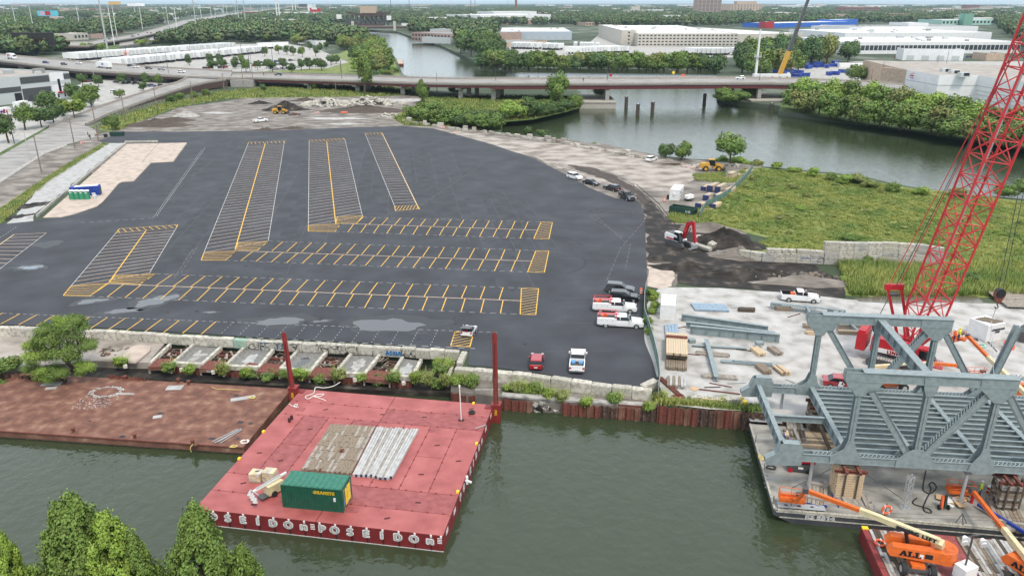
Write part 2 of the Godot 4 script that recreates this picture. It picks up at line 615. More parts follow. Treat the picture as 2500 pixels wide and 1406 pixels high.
	mk("wall_cream",0.6,0.56,0.49,0.8,{"tex": "blotch","tile": 12.0})
	mk("wall_brick",0.28,0.13,0.1,0.9,{"tex": "blotch","tile": 12.0})
	mk("wall_pink",0.46,0.33,0.28,0.9,{"tex": "blotch","tile": 20.0})
	mk("wall_tan",0.55,0.42,0.32,0.9,{"tex": "blotch","tile": 12.0})
	mk("window",0.05,0.06,0.07,0.15)
	mk("teal",0.1,0.36,0.48,0.6)
	mk("sign_blue",0.02,0.12,0.5,0.6)
	mk("skin",0.4,0.25,0.18,0.7)
	mk("leaf_mid",0.165,0.255,0.05,0.7,{"vc": true,"back": [0.1,0.16,0.02]})
	mk("leaf_dark",0.095,0.165,0.042,0.7,{"vc": true,"back": [0.06,0.1,0.02]})
	mk("leaf_bright",0.27,0.39,0.065,0.7,{"vc": true,"back": [0.14,0.22,0.02]})
	mk("leaf_olive",0.235,0.27,0.075,0.7,{"vc": true,"back": [0.1,0.13,0.03]})
	mk("leaf_far",0.095,0.15,0.06,0.8,{"vc": true})
	mk("leaf_teal",0.1,0.185,0.06,0.7,{"vc": true,"back": [0.06,0.11,0.03]})
	mk("grass",0.31,0.375,0.1,0.8,{"vc": true,"back": [0.14,0.2,0.03]})
	mk("vc",1,1,1,0.7,{"vc": true})
	mk("vc_wood",1,1,1,0.9,{"vc": true})

func make_prototypes():
	var b:=MB.new()
	b.box(Vector3.ZERO,Vector3.ONE)
	unit_box=b.mesh()
	b=MB.new()
	b.cyl(V(-0.5,0,0),V(0.5,0,0),0.5,0.5,8)
	unit_bar=b.mesh()
	b=MB.new()
	b.box(V(0,0.46,0),V(1,0.08,1))
	b.box(V(0,-0.46,0),V(1,0.08,1))
	b.box(Vector3.ZERO,V(1,0.84,0.08))
	unit_i=b.mesh()
	make_blocks()

# ---------- land and water ----------
func setting():
	var b:=MB.new()
	b.slab([V(-4000,0,300),V(4000,0,300),V(4000,0,-3000),V(-4000,0,-3000)],0.0,99.0)
	struct("water",b.mesh(),M.water,"dark green river water with small ripples")
	var front:=Q(1.6,[-108,-106.3,-74.6,-102.2,-58.61,-100.9,-35.11,-97.39,-21.12,-95.79,-6.89,-93.98,-7.17,-89,-2.37,-87.96,2.5,-86.95,7.43,-85.3,12.33,-83.92,17.7,-82.87])
	for i in front.size():
		front[i].z -= 0.35
	front.append_array(Q(2.2,[17.3,-80.28,27.63,-78.54,35.74,-77.13,60.5,-72.73]))
	var back:=[V(135.2,2.2,-176.1),V(112.6,2.2,-187.7),V(101.6,2.2,-196.8),V(96.09,2.2,-208.9),V(70.71,2.2,-222.5),V(66.72,2.2,-229.9),V(54.94,2.2,-232.5),V(44.87,2.2,-239.2),V(30.32,2.2,-258.3),V(4.41,2.2,-277),V(-3.77,2.2,-284.4),V(-4.3,0,-325.4),V(8.77,0,-332.6),V(24.33,0,-356.1),V(34.29,0,-373.6),V(37.36,0,-408.6),V(34.05,0,-435.6),V(-2.27,0,-435.6),V(-39.3,0,-443.9),V(-49.68,0,-466.2),V(-61.74,0,-496),V(-71.86,0,-523.7),V(-83.61,0,-589.3),V(-97.57,0,-673),V(-133.1,0,-853.2),V(-203.6,0,-1160.5),V(-255.8,0,-1392.8)]
	var far:=Q(0,[-188.6,-1317.6,-144.2,-1133.4,-79.81,-892.8,-39.14,-692.6,-21.81,-604.4,0,-578.5,73.34,-568,144.2,-557.9,120.7,-466.2,104.9,-399.7,109.1,-378.2,124,-360.3,117.7,-344,141.7,-315.1,156.3,-294.4,166.7,-271.9,180.6,-249.5])
	var land:=[V(-9000,2.2,front[0].z)]
	land.append_array(front)
	land.append(V(170,0,front[-1].z+3))
	land.append(V(170,0,back[0].z))
	land.append_array(back)
	land.append_array(far)
	land.append_array([V(9000,0,far[-1].z),V(9000,0,-24000),V(-9000,0,-24000)])
	b=MB.new()
	b.slab(land,GY,-1.5)
	struct("ground",b.mesh(),M.town,"broad flat ground of the town and river banks")
	b=MB.new()
	b.slab([V(-200,0,-43),V(60,0,-30),V(200,0,60),V(-200,0,60)],GY,-1.5)
	struct("near_bank",b.mesh(),M.lawn,"grassy bank under the trees")
	var q:=sheet(self,"dirt_ground",M.dirt,ragged(Q(2.2,[-149.9,-268.2,-149.1,-306.8,-150.7,-354.7,-132.3,-389.4,-107,-419.1,-46.34,-403.8,-44.28,-354.7,-50.38,-324.2,-40.8,-309,-2.99,-281.6,31.7,-258.3,49.08,-234.5,72.92,-221.9,47.35,-168.6,27.52,-120.6,-3.44,-120.6,-58.48,-120.6,-133.9,-237.8]),6,0.8,3),2.22)
	meta(q,"rutted brown and grey dirt behind the asphalt","","","structure")
	q=sheet(self,"pale_gravel",M.pale_dirt,ragged(Q(2.2,[-29.4,-292.2,-18.1,-284.4,0,-266.5,27.17,-254.4,44.63,-237.8,53,-223.7,50.63,-207.9,42.16,-188.5,32.23,-190.8,20.89,-202.7,8.69,-231.2,-6.89,-258.3,-25.4,-281.6]),5,1.0,5),2.24)
	meta(q,"pale crushed stone and dirt along the river edge","","","structure")
	q=sheet(self,"meadow_ground",M.meadow,ragged(Q(2.2,[71.19,-220.1,95.19,-206.8,100.7,-194.9,116.3,-185.1,134.6,-168.6,94.98,-114,54.02,-116.4,59.31,-131.3,45.69,-140.5,52.21,-148.7,46.53,-155.3,39.85,-160,43.57,-171.5,53.99,-188.5]),4,0.6,6),2.25)
	meta(q,"overgrown meadow of green and yellow grass","","","structure")
	q=sheet(self,"mud_ground",M.mud,ragged(Q(2.2,[31.4,-176.1,33.52,-180.1,34.35,-159.1,39.34,-157.8,48.66,-150.7,46.09,-140.5,55.29,-132.4,56.55,-122.6,53.9,-115.3,43.72,-117.5,34.99,-120.2,28.27,-122.6,29.37,-133.6,25.23,-133.6]),2.5,0.8,7),2.262)
	meta(q,"freshly dug black mud","","","structure")
	q=sheet(self,"churned_track",M.soil,ragged(Q(2.2,[16.26,-223.7,22.55,-220.1,28.26,-208.9,32.16,-190.3,33.95,-171.5,34.46,-155.3,30.5,-133.6,26.36,-133.6,28.86,-155.3,31.37,-174.2,30.34,-188.5,25.28,-202.7,19.59,-213.3]),2.0,0.7,31),2.256)
	meta(q,"dark churned tyre track bending round the lot","","","structure")
	var ru:=MB.new()
	for k in 9:
		var l:=Q(2.2,[17.8,-220.1,25.11,-211.1,29.75,-195.4,32.04,-174.2,32.31,-155.3,30.83,-141])
		for i in 5:
			var off:=V(0.75*k-3.2+rng.randf_range(-0.2,0.2),0,-0.5*k+2.0)
			if rng.randf()<0.8:
				stripe(ru,l[i]+off,l[i+1]+off,rng.randf_range(0.15,0.4),2.2605)
	part(q,"wheel_rut",ru.mesh(),M.mud)
	q=sheet(self,"gravel_yard",M.gravel,ragged(Q(2.2,[24.84,-120.2,34.89,-119.8,43.84,-117.9,53.94,-114.6,61.64,-112.8,70.46,-113.5,80.78,-112.3,90.64,-108,64.62,-72.23,35.81,-77.32,27.69,-78.73,18.49,-80.38,18.3,-86.46,18.58,-92.36,19.37,-103.3,21.32,-112.3]),4,0.5,8),2.275)
	meta(q,"white crushed stone yard with tyre tracks","","","structure")
	q=sheet(self,"concrete_apron",M.beige_slab,ragged(Q(2.2,[24.92,-133.1,28.26,-131.7,28.71,-127.2,26.83,-120.6,24.69,-119.4,22.71,-120.6]),1.2,0.25,9),2.29)
	meta(q,"broken pale concrete slab beside the dug mud","","","structure")
	q=sheet(self,"spit_lawn",M.lawn,Q(2.2,[-42.24,-301.4,-50.2,-323,-44.28,-354.7,-45.15,-392.9,-27.39,-403.8,-2.11,-403.8,31.6,-403.8,31.63,-354.7,23.11,-338.1,8.33,-315.8,-3.59,-309,-3.8,-286.3,-23.36,-294.2]),2.23)
	meta(q,"green vegetated spit reaching into the river","","","structure")
	q=sheet(self,"canal_lawn",M.meadow,Q(2.2,[-176.2,-541.5,-181.4,-641.5,-160.7,-746.9,-186,-1043.8,-128.9,-813.3,-92.71,-632.6,-73.06,-513.5,-95.64,-528.7,-135.4,-535]),2.23)
	meta(q,"rough grass between the canal trees and the bridge","","","structure")
	q=sheet(self,"bridge_verge",M.meadow,Q(2.2,[-159.7,-294.2,-171.4,-343.5,-173,-389.4,-152.1,-423.1,-128.3,-448.9,-48.51,-444.4,-46.34,-403.8,-80.73,-396.5,-112.9,-392.9,-140.4,-389.4,-152.6,-354.7,-149.1,-306.8,-146.7,-288.2,-149.3,-284.4]),2.235)
	meta(q,"strip of green weeds under the elevated road","","","structure")
	q=sheet(self,"far_bank_lawn",M.lawn,Q(2.2,[119.1,-346.2,137.8,-306.8,150.8,-284.4,160.3,-261.6,174,-240.6,234.7,-330.4,195.4,-354.7,193.3,-389.4,163,-417.1,140.3,-407.5]),2.23)
	meta(q,"grassy far bank under the shoreline trees","","","structure")
	q=sheet(self,"road",M.road,Q(2.2,[-176.3,-294.2,-159.4,-237.8,-131.8,-133.6,-110.8,-109.7,-137.4,-202.7,-148.8,-243.4,-149.5,-258.3,-147.6,-271.6,-155.5,-288.2,-164.7,-299.3]),2.25)
	meta(q,"pale concrete road coming down from the ramp","","","structure")
	q=sheet(self,"kerb_strip",M.concrete,Q(2.2,[-127.7,-159.1,-138,-203.7,-149.6,-244.1,-150.2,-258.3,-148.1,-255.2,-147.2,-240.6,-135.5,-199.7,-125.8,-156.5]),2.36,2.2)
	meta(q,"crumbling pale kerb along the road","","","structure")
	q=sheet(self,"verge",M.dirt,Q(2.2,[-125.8,-156.5,-135.5,-199.7,-147.2,-240.6,-148.1,-255.2,-146.8,-269.9,-140.6,-264,-131.7,-231.2,-124.4,-200.2,-115.6,-167.9,-105.9,-129]),2.24)
	meta(q,"bare brown verge between road and fence","","","structure")
	q=sheet(self,"west_lawn",M.lawn,Q(2.2,[-176.3,-294.2,-159.4,-237.8,-138.5,-161.7,-228.1,-277,-202.6,-306.8,-186.4,-306.8]),2.24)
	meta(q,"mown lawn with young trees beside the road","","","structure")
	q=sheet(self,"fence_bank",M.meadow,Q(2.2,[-109.2,-133.6,-119.3,-173.8,-127,-204.7,-133.7,-235.1,-139.4,-261.6,-136.9,-259.9,-128.9,-223.7,-123.6,-199.7,-116.7,-179.3,-110.7,-160,-101.2,-122.6]),2.245)
	meta(q,"weedy strip along the low kerb","","","structure")
	for k in 2:
		var off: float=[0.0,2.2][k]
		var line:=Q(2.2,[-107.2,-130.8,-116.1,-168.6,-125,-201.7,-131.7,-231.2,-139.2,-259.9])
		var w:=MB.new()
		for i in line.size()-1:
			w.beam(line[i]+V(off,0.08,off),line[i+1]+V(off,0.08,off),0.25,0.3)
		q=part(self,named("low_kerb"),w.mesh(),M.block_grey)
		meta(q,["thin concrete kerb on the road side of the weeds","thin concrete kerb on the slab side of the weeds"][k],"kerb")
	q=sheet(self,"muddy_pool",mk("pool",0.12,0.105,0.08,0.12),ragged(Q(2.2,[54.9,-115.3,63.36,-116.4,70.62,-117.5,75.61,-115.7,74.94,-112.8,70.46,-113.5,61.64,-112.8,55.45,-113.5]),2,0.3,12),2.285)
	meta(q,"shallow brown pool between gravel and reeds","pool","","structure")

# ---------- the parking lot ----------
const MY:=2.334

func stripe(b: MB,p: Vector3,q: Vector3,w: float,y:=MY):
	var s:=(q-p).cross(Vector3.UP).normalized()*w*0.5
	p.y=y
	q.y=y
	b.quad(p+s,q+s,q-s,p-s)

func dashes(b: MB,p: Vector3,q: Vector3,w: float,on:=0.9,off:=0.7):
	var d:=p.distance_to(q)
	var k:=0.0
	while k<d:
		stripe(b,p.lerp(q,k/d),p.lerp(q,minf(k+on,d)/d),w)
		k += on+off

func hatch(b: MB,c: Array,count: int,skew: float):
	for i in 4:
		stripe(b,c[i],c[(i+1)%4],0.16)
	for i in range(-6,count+6):
		var t0:=(i+0.5)/count
		var t1:=t0+skew
		var s0:=0.0
		var s1:=1.0
		if absf(skew)>1e-4:
			s0=clampf((0.0-t0)/skew,0,1)
			s1=clampf((1.0-t0)/skew,0,1)
			if s0>s1:
				var tmp:=s0
				s0=s1
				s1=tmp
			if t0<0 and t1<0 or t0>1 and t1>1:
				continue
		elif t0<0 or t0>1:
			continue
		var ps:=[]
		for s in [s0,s1]:
			var t: float=t0+skew*s
			ps.append((c[0] as Vector3).lerp(c[1],t).lerp((c[3] as Vector3).lerp(c[2],t),s))
		stripe(b,ps[0],ps[1],0.14,MY+0.003)

func column_block(lot: Node,l: Array,r: Array,c: Array,count: int):
	var b:=MB.new()
	for i in range(0,count+1):
		var t:=float(i)/count
		stripe(b,(l[0] as Vector3).lerp(l[1],t),(r[0] as Vector3).lerp(r[1],t),0.15)
	part(lot,"stall_line",b.mesh(),M.pale_line)
	b=MB.new()
	stripe(b,c[0],c[1],0.22,MY+0.004)
	part(lot,"centre_line",b.mesh(),M.yellow)
	b=MB.new()
	stripe(b,l[0],l[1],0.1,MY+0.006)
	stripe(b,r[0],r[1],0.1,MY+0.006)
	part(lot,"edge_line",b.mesh(),M.white_line)

func row_block(lot: Node,u: Array,cu: Array,cl: Array,d: Array,n1: int,n2: int):
	var b:=MB.new()
	for i in range(0,n1):
		stripe(b,(cu[0] as Vector3).lerp(cu[1],float(i)/n1),(u[0] as Vector3).lerp(u[1],float(i)/n1),0.16)
	for i in range(0,n2):
		stripe(b,(cl[0] as Vector3).lerp(cl[1],float(i)/n2),(d[0] as Vector3).lerp(d[1],float(i)/n2),0.16)
	part(lot,"stall_line",b.mesh(),M.yellow)
	b=MB.new()
	stripe(b,cl[0],cl[1],0.17,MY+0.004)
	part(lot,"centre_line",b.mesh(),M.pale_line)
	b=MB.new()
	dashes(b,u[0],u[1],0.07)
	dashes(b,d[0],d[1],0.07)
	part(lot,"dashed_line",b.mesh(),M.white_line)

func parking_lot():
	var b:=MB.new()
	b.slab(Q(2.2,[-150.8,-155.3,-110.1,-159.1,-108.3,-159.1,-104,-161.4,-104.8,-162.4,-99.81,-164.4,-98.4,-166.8,-96.78,-173.8,-97.59,-178.1,-103.3,-197.8,-103.4,-199.7,-100.6,-200.7,-107,-225.5,-101.1,-227.4,-109.9,-259.9,-119.3,-258.3,-138.1,-259.9,-142.5,-264.8,-143.3,-284.4,-116.2,-284.4,-84.03,-288.2,-57.82,-295.2,-41.68,-297.3,-29.31,-291.2,-9.79,-262.4,6.28,-233.8,15.26,-208.9,19.97,-193.1,24.96,-182.5,30.07,-180.1,30.53,-176.1,29.7,-166.8,28.09,-155.3,25.5,-138.5,23.38,-124.7,22.07,-119.6,20.82,-113.1,19.25,-104.9,18.67,-97.59,18.69,-92.36,18.44,-86.69,17.8,-84.82,15.43,-84.28,10.27,-85.8,2.64,-88.75,-2.68,-90.16,-5.82,-90.76,-5.83,-95.17,-14.18,-96.5,-21.47,-97.86,-35.7,-99.54,-45.46,-101.1,-59.58,-103,-75.76,-104.3,-109.4,-108]),2.325,2.15)
	var lot:=struct("parking_lot",b.mesh(),M.asphalt,"new dark asphalt lot with painted stalls")
	var tones:=[]
	for k in 4:
		var tn: float=[1.07,1.12,1.2,1.26][k]
		tones.append(mk("lane%d"%k,tn,tn*1.02,tn*1.06,0.85,{"tex": "asphalt","tile": 31.0+7.0*k,"det": "speck","dtile": 2.2}))
	var seams:=MB.new()
	for k in 22:
		var c0: Vector3=V(-99.08,2.2,-269.9).lerp(V(-9.12,2.2,-243.4),k/21.0)
		var c1: Vector3=V(-77.42,2.2,-113.1).lerp(V(11.43,2.2,-103.3),k/21.0)
		var sd:=V(rng.randf_range(2.2,3.4),0,0)
		var t0:=rng.randf_range(0.0,0.5)
		var t1:=t0+rng.randf_range(0.25,0.5)
		sheet(lot,"paving_lane",tones[k%4],[c0.lerp(c1,t0)-sd,c0.lerp(c1,t0)+sd,c0.lerp(c1,t1)+sd,c0.lerp(c1,t1)-sd],2.3265+0.0003*(k%3))
		stripe(seams,c0.lerp(c1,t0)+sd,c0.lerp(c1,t1)+sd,0.07,2.3276)
	for k in 9:
		var c0: Vector3=V(14.01,2.2,-176.1).lerp(V(4.47,2.2,-94.91),k/8.0)
		stripe(seams,c0,c0+V(rng.randf_range(8,18),0,rng.randf_range(-1,1)),0.07,2.3276)
	part(lot,"paving_seam",seams.mesh(),M.dust)
	var stains:=MB.new()
	for k in 90:
		var c0: Vector3=V(-76.35,2.2,-143.7).lerp(V(21.54,2.2,-155.3),rng.randf()).lerp(V(-65.63,2.2,-108).lerp(V(16.94,2.2,-92.36),rng.randf()),rng.randf())
		var bl:=blob(c0,rng.randf_range(0.1,0.45),rng.randf_range(0.1,0.4),rng.randf()*3,k,0.4,9)
		stains.slab(bl,2.3279,99.0)
	part(lot,"oil_stain",stains.mesh(),M.tyre_rub)
	column_block(lot,Q(2.2,[-88.77,-257.6,-58.74,-139]),Q(2.2,[-77.2,-259.9,-48.72,-146.4]),Q(2.2,[-83.58,-259.9,-53.42,-140.8]),44)
	column_block(lot,Q(2.2,[-69.35,-262.4,-43.54,-157.8]),Q(2.2,[-57.72,-265.7,-33.46,-165.8]),Q(2.2,[-63.71,-264,-38.03,-159.4]),37)
	column_block(lot,Q(2.2,[-52.67,-277,-27.45,-174.2]),Q(2.2,[-46.64,-277.9,-22.32,-175.3]),Q(2.2,[-47.52,-281.6,-21.41,-171.5]),35)
	column_block(lot,Q(2.2,[-81.93,-152.2,-74.17,-120.6]),Q(2.2,[-70.99,-155.9,-63.9,-127.2]),Q(2.2,[-76.43,-153.7,-68.66,-122.4]),14)
	column_block(lot,Q(2.2,[-102.3,-151,-96.33,-120.6]),Q(2.2,[-96.32,-152.2,-89.24,-117.7]),Q(2.2,[-102.3,-151,-96.33,-120.6]),14)
	b=MB.new()
	hatch(b,Q(2.2,[-89.78,-261.6,-78.06,-264,-77.2,-259.9,-88.77,-257.6]),9,0.06)
	hatch(b,Q(2.2,[-70.17,-265.7,-59.16,-269.9,-57.72,-265.7,-69.35,-262.4]),9,0.06)
	hatch(b,Q(2.2,[-53.63,-280.6,-47.52,-281.6,-46.64,-277.9,-52.67,-277]),5,0.06)
	hatch(b,Q(2.2,[-27.45,-174.2,-22.32,-175.3,-21.36,-171.9,-26.67,-170.1]),7,-0.2)
	hatch(b,Q(2.2,[-82.71,-155.3,-71.68,-158.4,-70.99,-155.9,-81.93,-152.2]),9,0.12)
	for c in [Q(2.2,[-53.42,-140.8,-54.3,-145.1,-48.64,-146.4,-49,-140.3]),Q(2.2,[-58.74,-139,-57.5,-134.3,-53.04,-134.3,-52.61,-140]),Q(2.2,[-38.03,-159.4,-38.89,-165.1,-33.28,-165.8,-33.55,-159.1]),Q(2.2,[-43.54,-157.8,-42.45,-153.4,-36.84,-153.1,-36.88,-159.4]),Q(2.2,[-68.66,-122.4,-69.3,-125.7,-62.63,-126.8,-63.02,-121.2]),Q(2.2,[-74.17,-120.6,-73.06,-116.2,-68.61,-115.8,-68.46,-122])]:
		hatch(b,c,6,0.0)
	for c in [Q(2.2,[6.31,-160.7,4.38,-148.1,7.42,-147.8,8.78,-160.4]),Q(2.2,[4.55,-140,2.75,-127.7,5.71,-127.5,7.07,-140]),Q(2.2,[1.57,-119.6,1.25,-108.2,3.63,-108,4.43,-119.4])]:
		hatch(b,c,10,-0.13)
	hatch(b,Q(2.2,[-8.25,-101.7,-8.53,-96.77,-5.84,-96.37,-5.55,-101.1]),5,-0.4)
	part(lot,"hatched_marking",b.mesh(),M.yellow)
	row_block(lot,Q(2.2,[-33.09,-164.7,6.31,-160.7]),Q(2.2,[-33.55,-159.1,5.49,-154.6]),Q(2.2,[-36.88,-159.4,5.31,-154.3]),Q(2.2,[-36.84,-153.1,4.38,-148.1]),14,15)
	row_block(lot,Q(2.2,[-48.64,-146.4,4.56,-140.3]),Q(2.2,[-49,-140.3,3.78,-134.1]),Q(2.2,[-52.61,-140,3.62,-133.8]),Q(2.2,[-53.04,-134.3,2.75,-127.7]),18,19)
	row_block(lot,Q(2.2,[-62.63,-126.8,1.57,-119.6]),Q(2.2,[-63.02,-121.2,0.98,-114]),Q(2.2,[-68.78,-121.8,1.64,-113.8]),Q(2.2,[-68.61,-115.8,1.25,-108.2]),21,23)
	b=MB.new()
	var u:=Q(2.2,[-75.4,-108.4,-44.27,-105.3])
	var d:=Q(2.2,[-75.86,-104.4,-44.7,-100.7])
	for i in range(-2,12):
		stripe(b,u[0]+(u[1]-u[0])*(i/11.0),d[0]+(d[1]-d[0])*(i/11.0),0.16)
	part(lot,"stall_line",b.mesh(),M.yellow)
	b=MB.new()
	dashes(b,V(-82.53,2.2,-109),V(-2.19,2.2,-101.3),0.07,0.6,0.5)
	dashes(b,V(-8.25,2.2,-101.7),V(-8.53,2.2,-96.77),0.1,0.4,0.4)
	u=Q(2.2,[-41.53,-105.2,-10.82,-102])
	d=Q(2.2,[-41.95,-100.4,-11.37,-96.77])
	for i in 12:
		dashes(b,u[0].lerp(u[1],i/11.0),d[0].lerp(d[1],i/11.0),0.06,0.35,0.6)
	dashes(b,V(-37.86,2.2,-99.54),V(-5.08,2.2,-95.83),0.09,0.9,0.8)
	dashes(b,V(-100.5,2.2,-250.6),V(-79.24,2.2,-165.1),0.08,1.5,0.5)
	dashes(b,V(-100.4,2.2,-247.7),V(-79.37,2.2,-163.7),0.08,0.9,0.7)
	dashes(b,V(-79.37,2.2,-163.7),V(-93.87,2.2,-160),0.09,0.9,0.8)
	dashes(b,V(-105.2,2.2,-156.5),V(-101.9,2.2,-138.5),0.09,0.6,0.6)
	part(lot,"dashed_line",b.mesh(),M.white_line)
	b=MB.new()
	for a in [[V(3.16,2.2,-141),9.0,0.3,2.6],[V(3.31,2.2,-140.5),11.0,0.3,2.6],[V(0.95,2.2,-140.5),8.0,3.3,4.6],[V(6.02,2.2,-133.6),7.5,5.2,6.6],[V(-52.5,2.2,-266.5),5.0,0.2,1.7],[V(-54.04,2.2,-265.7),6.0,0.2,1.5],[V(-96.1,2.2,-214.4),6.0,2.6,4.2],[V(-95.29,2.2,-213.3),7.4,2.6,4.2]]:
		arc_mark(b,a)
	part(lot,"tyre_mark",b.mesh(),M.tyre_rub)
	b=MB.new()
	var tr:=Q(2.2,[15.91,-170.1,30.05,-169,17.48,-171.9,29.48,-167.2,17.37,-165.8,22.45,-149.3,18.43,-167.2,22.9,-143.7,28.96,-161.7,21.86,-143.7,23.46,-144.8,20.22,-129,21.32,-142.6,16.06,-122.6,-8.47,-224.9,-23.21,-168.6,-61.65,-141,-58.45,-124.7,-61.27,-142.1,-58.42,-127.2])
	for i in tr.size()/2:
		dashes(b,tr[i*2],tr[i*2+1],0.22,1.7,0.9)
	part(lot,"dust_track",b.mesh(),M.dust)
	var pud:=[[224,737,2.6,0.8,0.35],[375,736,3.8,1.5,0.75],[296,762,2.8,0.7,0.25],[512,764,1.2,0.35,0.1],[677,787,4.2,1.3,0.12],[783,786,1.6,0.4,0.2],[963,795,6.0,1.9,-0.06],[75,654,2.3,1.0,0.1],[112,598,2.0,1.2,0.3],[1400,690,2.0,1.0,0.2]]
	var pc:=[V(-67.03,2.2,-113.7),V(-57.24,2.2,-113.8),V(-60.26,2.2,-109.4),V(-46.5,2.2,-109),V(-35.04,2.2,-105.3),V(-28.59,2.2,-105.5),V(-17.37,2.2,-104.1),V(-86.58,2.2,-130.3),V(-91.77,2.2,-144.2)]
	for i in pc.size():
		var a: Array=pud[i]
		sheet(lot,"damp_patch",M.damp,blob(pc[i],a[2]*1.35,a[3]*1.9,a[4],40+i,0.3),2.3285)
		if i != 8:
			sheet(lot,"puddle",M.puddle,blob(pc[i],a[2]*0.85,a[3]*1.15,a[4],60+i,0.35),2.3475 if i>2 else 2.3310)
	sheet(lot,"puddle",mk("puddle_blue",0.12,0.2,0.3,0.05),blob(V(-86.66,2.2,-130.1),1.2,0.5,0.1,91,0.4),2.352)
	var s:=sheet(self,"beige_slab",M.beige_slab,Q(2.2,[-129.8,-258.3,-110.5,-260.7,-101.6,-228,-107.4,-226.1,-101,-201.2,-103.8,-200.2,-103.5,-197.8,-97.89,-178.5,-97.07,-174.2,-98.68,-167.2,-100.2,-164.7,-104,-164.4,-106,-171.5]),2.345,2.2)
	meta(s,"old beige concrete slab notched into the asphalt","","","structure")
	b=MB.new()
	stripe(b,V(-119.5,2.2,-259.1),V(-110.4,2.2,-226.8),0.12,2.353)
	stripe(b,V(-110.4,2.2,-226.8),V(-107.6,2.2,-226.8),0.12,2.353)
	part(s,"slab_joint",b.mesh(),M.dust)
	s=sheet(self,"grey_slab",M.grey_slab,ragged(Q(2.2,[-138.3,-259.9,-131.4,-259.9,-107.8,-167.9,-104.4,-161.4,-109,-159.4,-109.8,-162.4,-116.4,-179.7,-124.2,-201.7,-130,-225.5,-136.2,-249.9]),3,0.35,21),2.343,2.2)
	meta(s,"pale grey concrete strip breaking up at its end","","","structure")
	for a in [[V(-113.4,2.2,-173.8),4.5,2.0],[V(-110.2,2.2,-165.1),3.0,1.6],[V(-112.9,2.2,-176.9),2.6,1.0]]:
		var bb:=sheet(self,named("black_spoil"),M.mud,blob(a[0],a[1],a[2],0.8,hash(a[1]),0.5),2.35)
		meta(bb,"","","","structure")
	var bar:=thing("concrete_barrier","low concrete barrier between beige slab and grey strip","barrier",V(-115.4,2.2,-202.7),0,"")
	wall_of(bar,Q(2.2,[-105.8,-165.1,-109.3,-178.1,-130.1,-258.3]),3.4,0.42,0.62,2.2,[M.concrete,M.block_grey,M.block],"barrier_unit",0.05)
	bar=thing("concrete_barrier","short concrete barrier row at the head of the beige slab","barrier",V(-125.4,2.2,-259.9),0,"")
	wall_of(bar,Q(2.2,[-131.5,-260.7,-120.7,-261.6]),4.2,0.5,0.7,2.2,[M.block,M.block_pale,M.block_grey],"barrier_unit",0.05)

func arc_mark(b: MB,a: Array):
	var c: Vector3=a[0]
	var k:=18
	for i in k:
		var t0: float=lerpf(a[2],a[3],float(i)/k)
		var t1: float=lerpf(a[2],a[3],float(i+1)/k)
		stripe(b,c+V(cos(t0),0,-sin(t0))*a[1],c+V(cos(t1),0,-sin(t1))*a[1],0.24,2.3315)

# blocks set end to end along a line of base points
func wall_of(par: Node3D,line: Array,length: float,deep: float,high: float,y: float,mats: Array,nm: String,jit: float,meshes:=[]) -> Array:
	var out:=[]
	var r:=RandomNumberGenerator.new()
	r.seed=hash(par.name)
	for i in line.size()-1:
		var a: Vector3=line[i]
		var e: Vector3=line[i+1]
		a.y=y
		e.y=y
		var d:=a.distance_to(e)
		var k:=maxi(1,roundi(d/length))
		for j in k:
			var c:=a.lerp(e,(j+0.5)/k)+V(0,high*0.5,0)
			var hh:=high*r.randf_range(1.0-jit,1.0+jit)
			var yaw:=yaw_of(a,e)+r.randf_range(-jit,jit)*0.35
			var m: Mesh=proto.block[r.randi()%3]
			var o:=part(par,nm,m,mats[r.randi()%mats.size()],c+V(r.randf_range(-jit,jit)*0.4,(hh-high)*0.5,r.randf_range(-jit,jit))-par.position,Basis(Vector3.UP,yaw)*Basis.from_scale(V(d/k-0.03,hh,deep)))
			out.append(o)
	return out

func make_blocks():
	proto.block=[]
	for k in 3:
		var b:=MB.new()
		b.cbox(Vector3.ZERO,Vector3.ONE,0.035+0.015*k)
		for i in b.v.size():
			var p:=b.v[i]
			b.v[i]=p+0.02*V(sin(p.y*9.0+k),sin(p.x*7.0+k*2),cos(p.z*8.0+p.x*5.0+k))
		proto.block.append(b.mesh())

# loose strokes of paint on a face: o = lower corner, u and w = the face's directions (full size)
func scribble(par: Node3D,o: Vector3,u: Vector3,w: Vector3,m: Material,sd: int,count:=5):
	var r:=RandomNumberGenerator.new()
	r.seed=sd
	var b:=MB.new()
	var nn:=u.cross(w).normalized()*0.015
	for i in count:
		var p:=Vector2(r.randf_range(0.1,0.9),r.randf_range(0.2,0.8))
		var dir:=r.randf()*TAU
		for j in 5:
			dir += r.randf_range(-1.4,1.4)
			var q:=(p+Vector2(cos(dir)*0.16,sin(dir)*0.3)).clamp(Vector2(0.05,0.1),Vector2(0.95,0.92))
			var a:=o+u*p.x+w*p.y+nn
			var e:=o+u*q.x+w*q.y+nn
			var s:=(e-a).cross(nn).normalized()*0.035
			b.quad(a+s,e+s,e-s,a-s)
			b.quad(a-s,e-s,e+s,a+s)
			p=q
	part(par,"graffiti",b.mesh(),m)

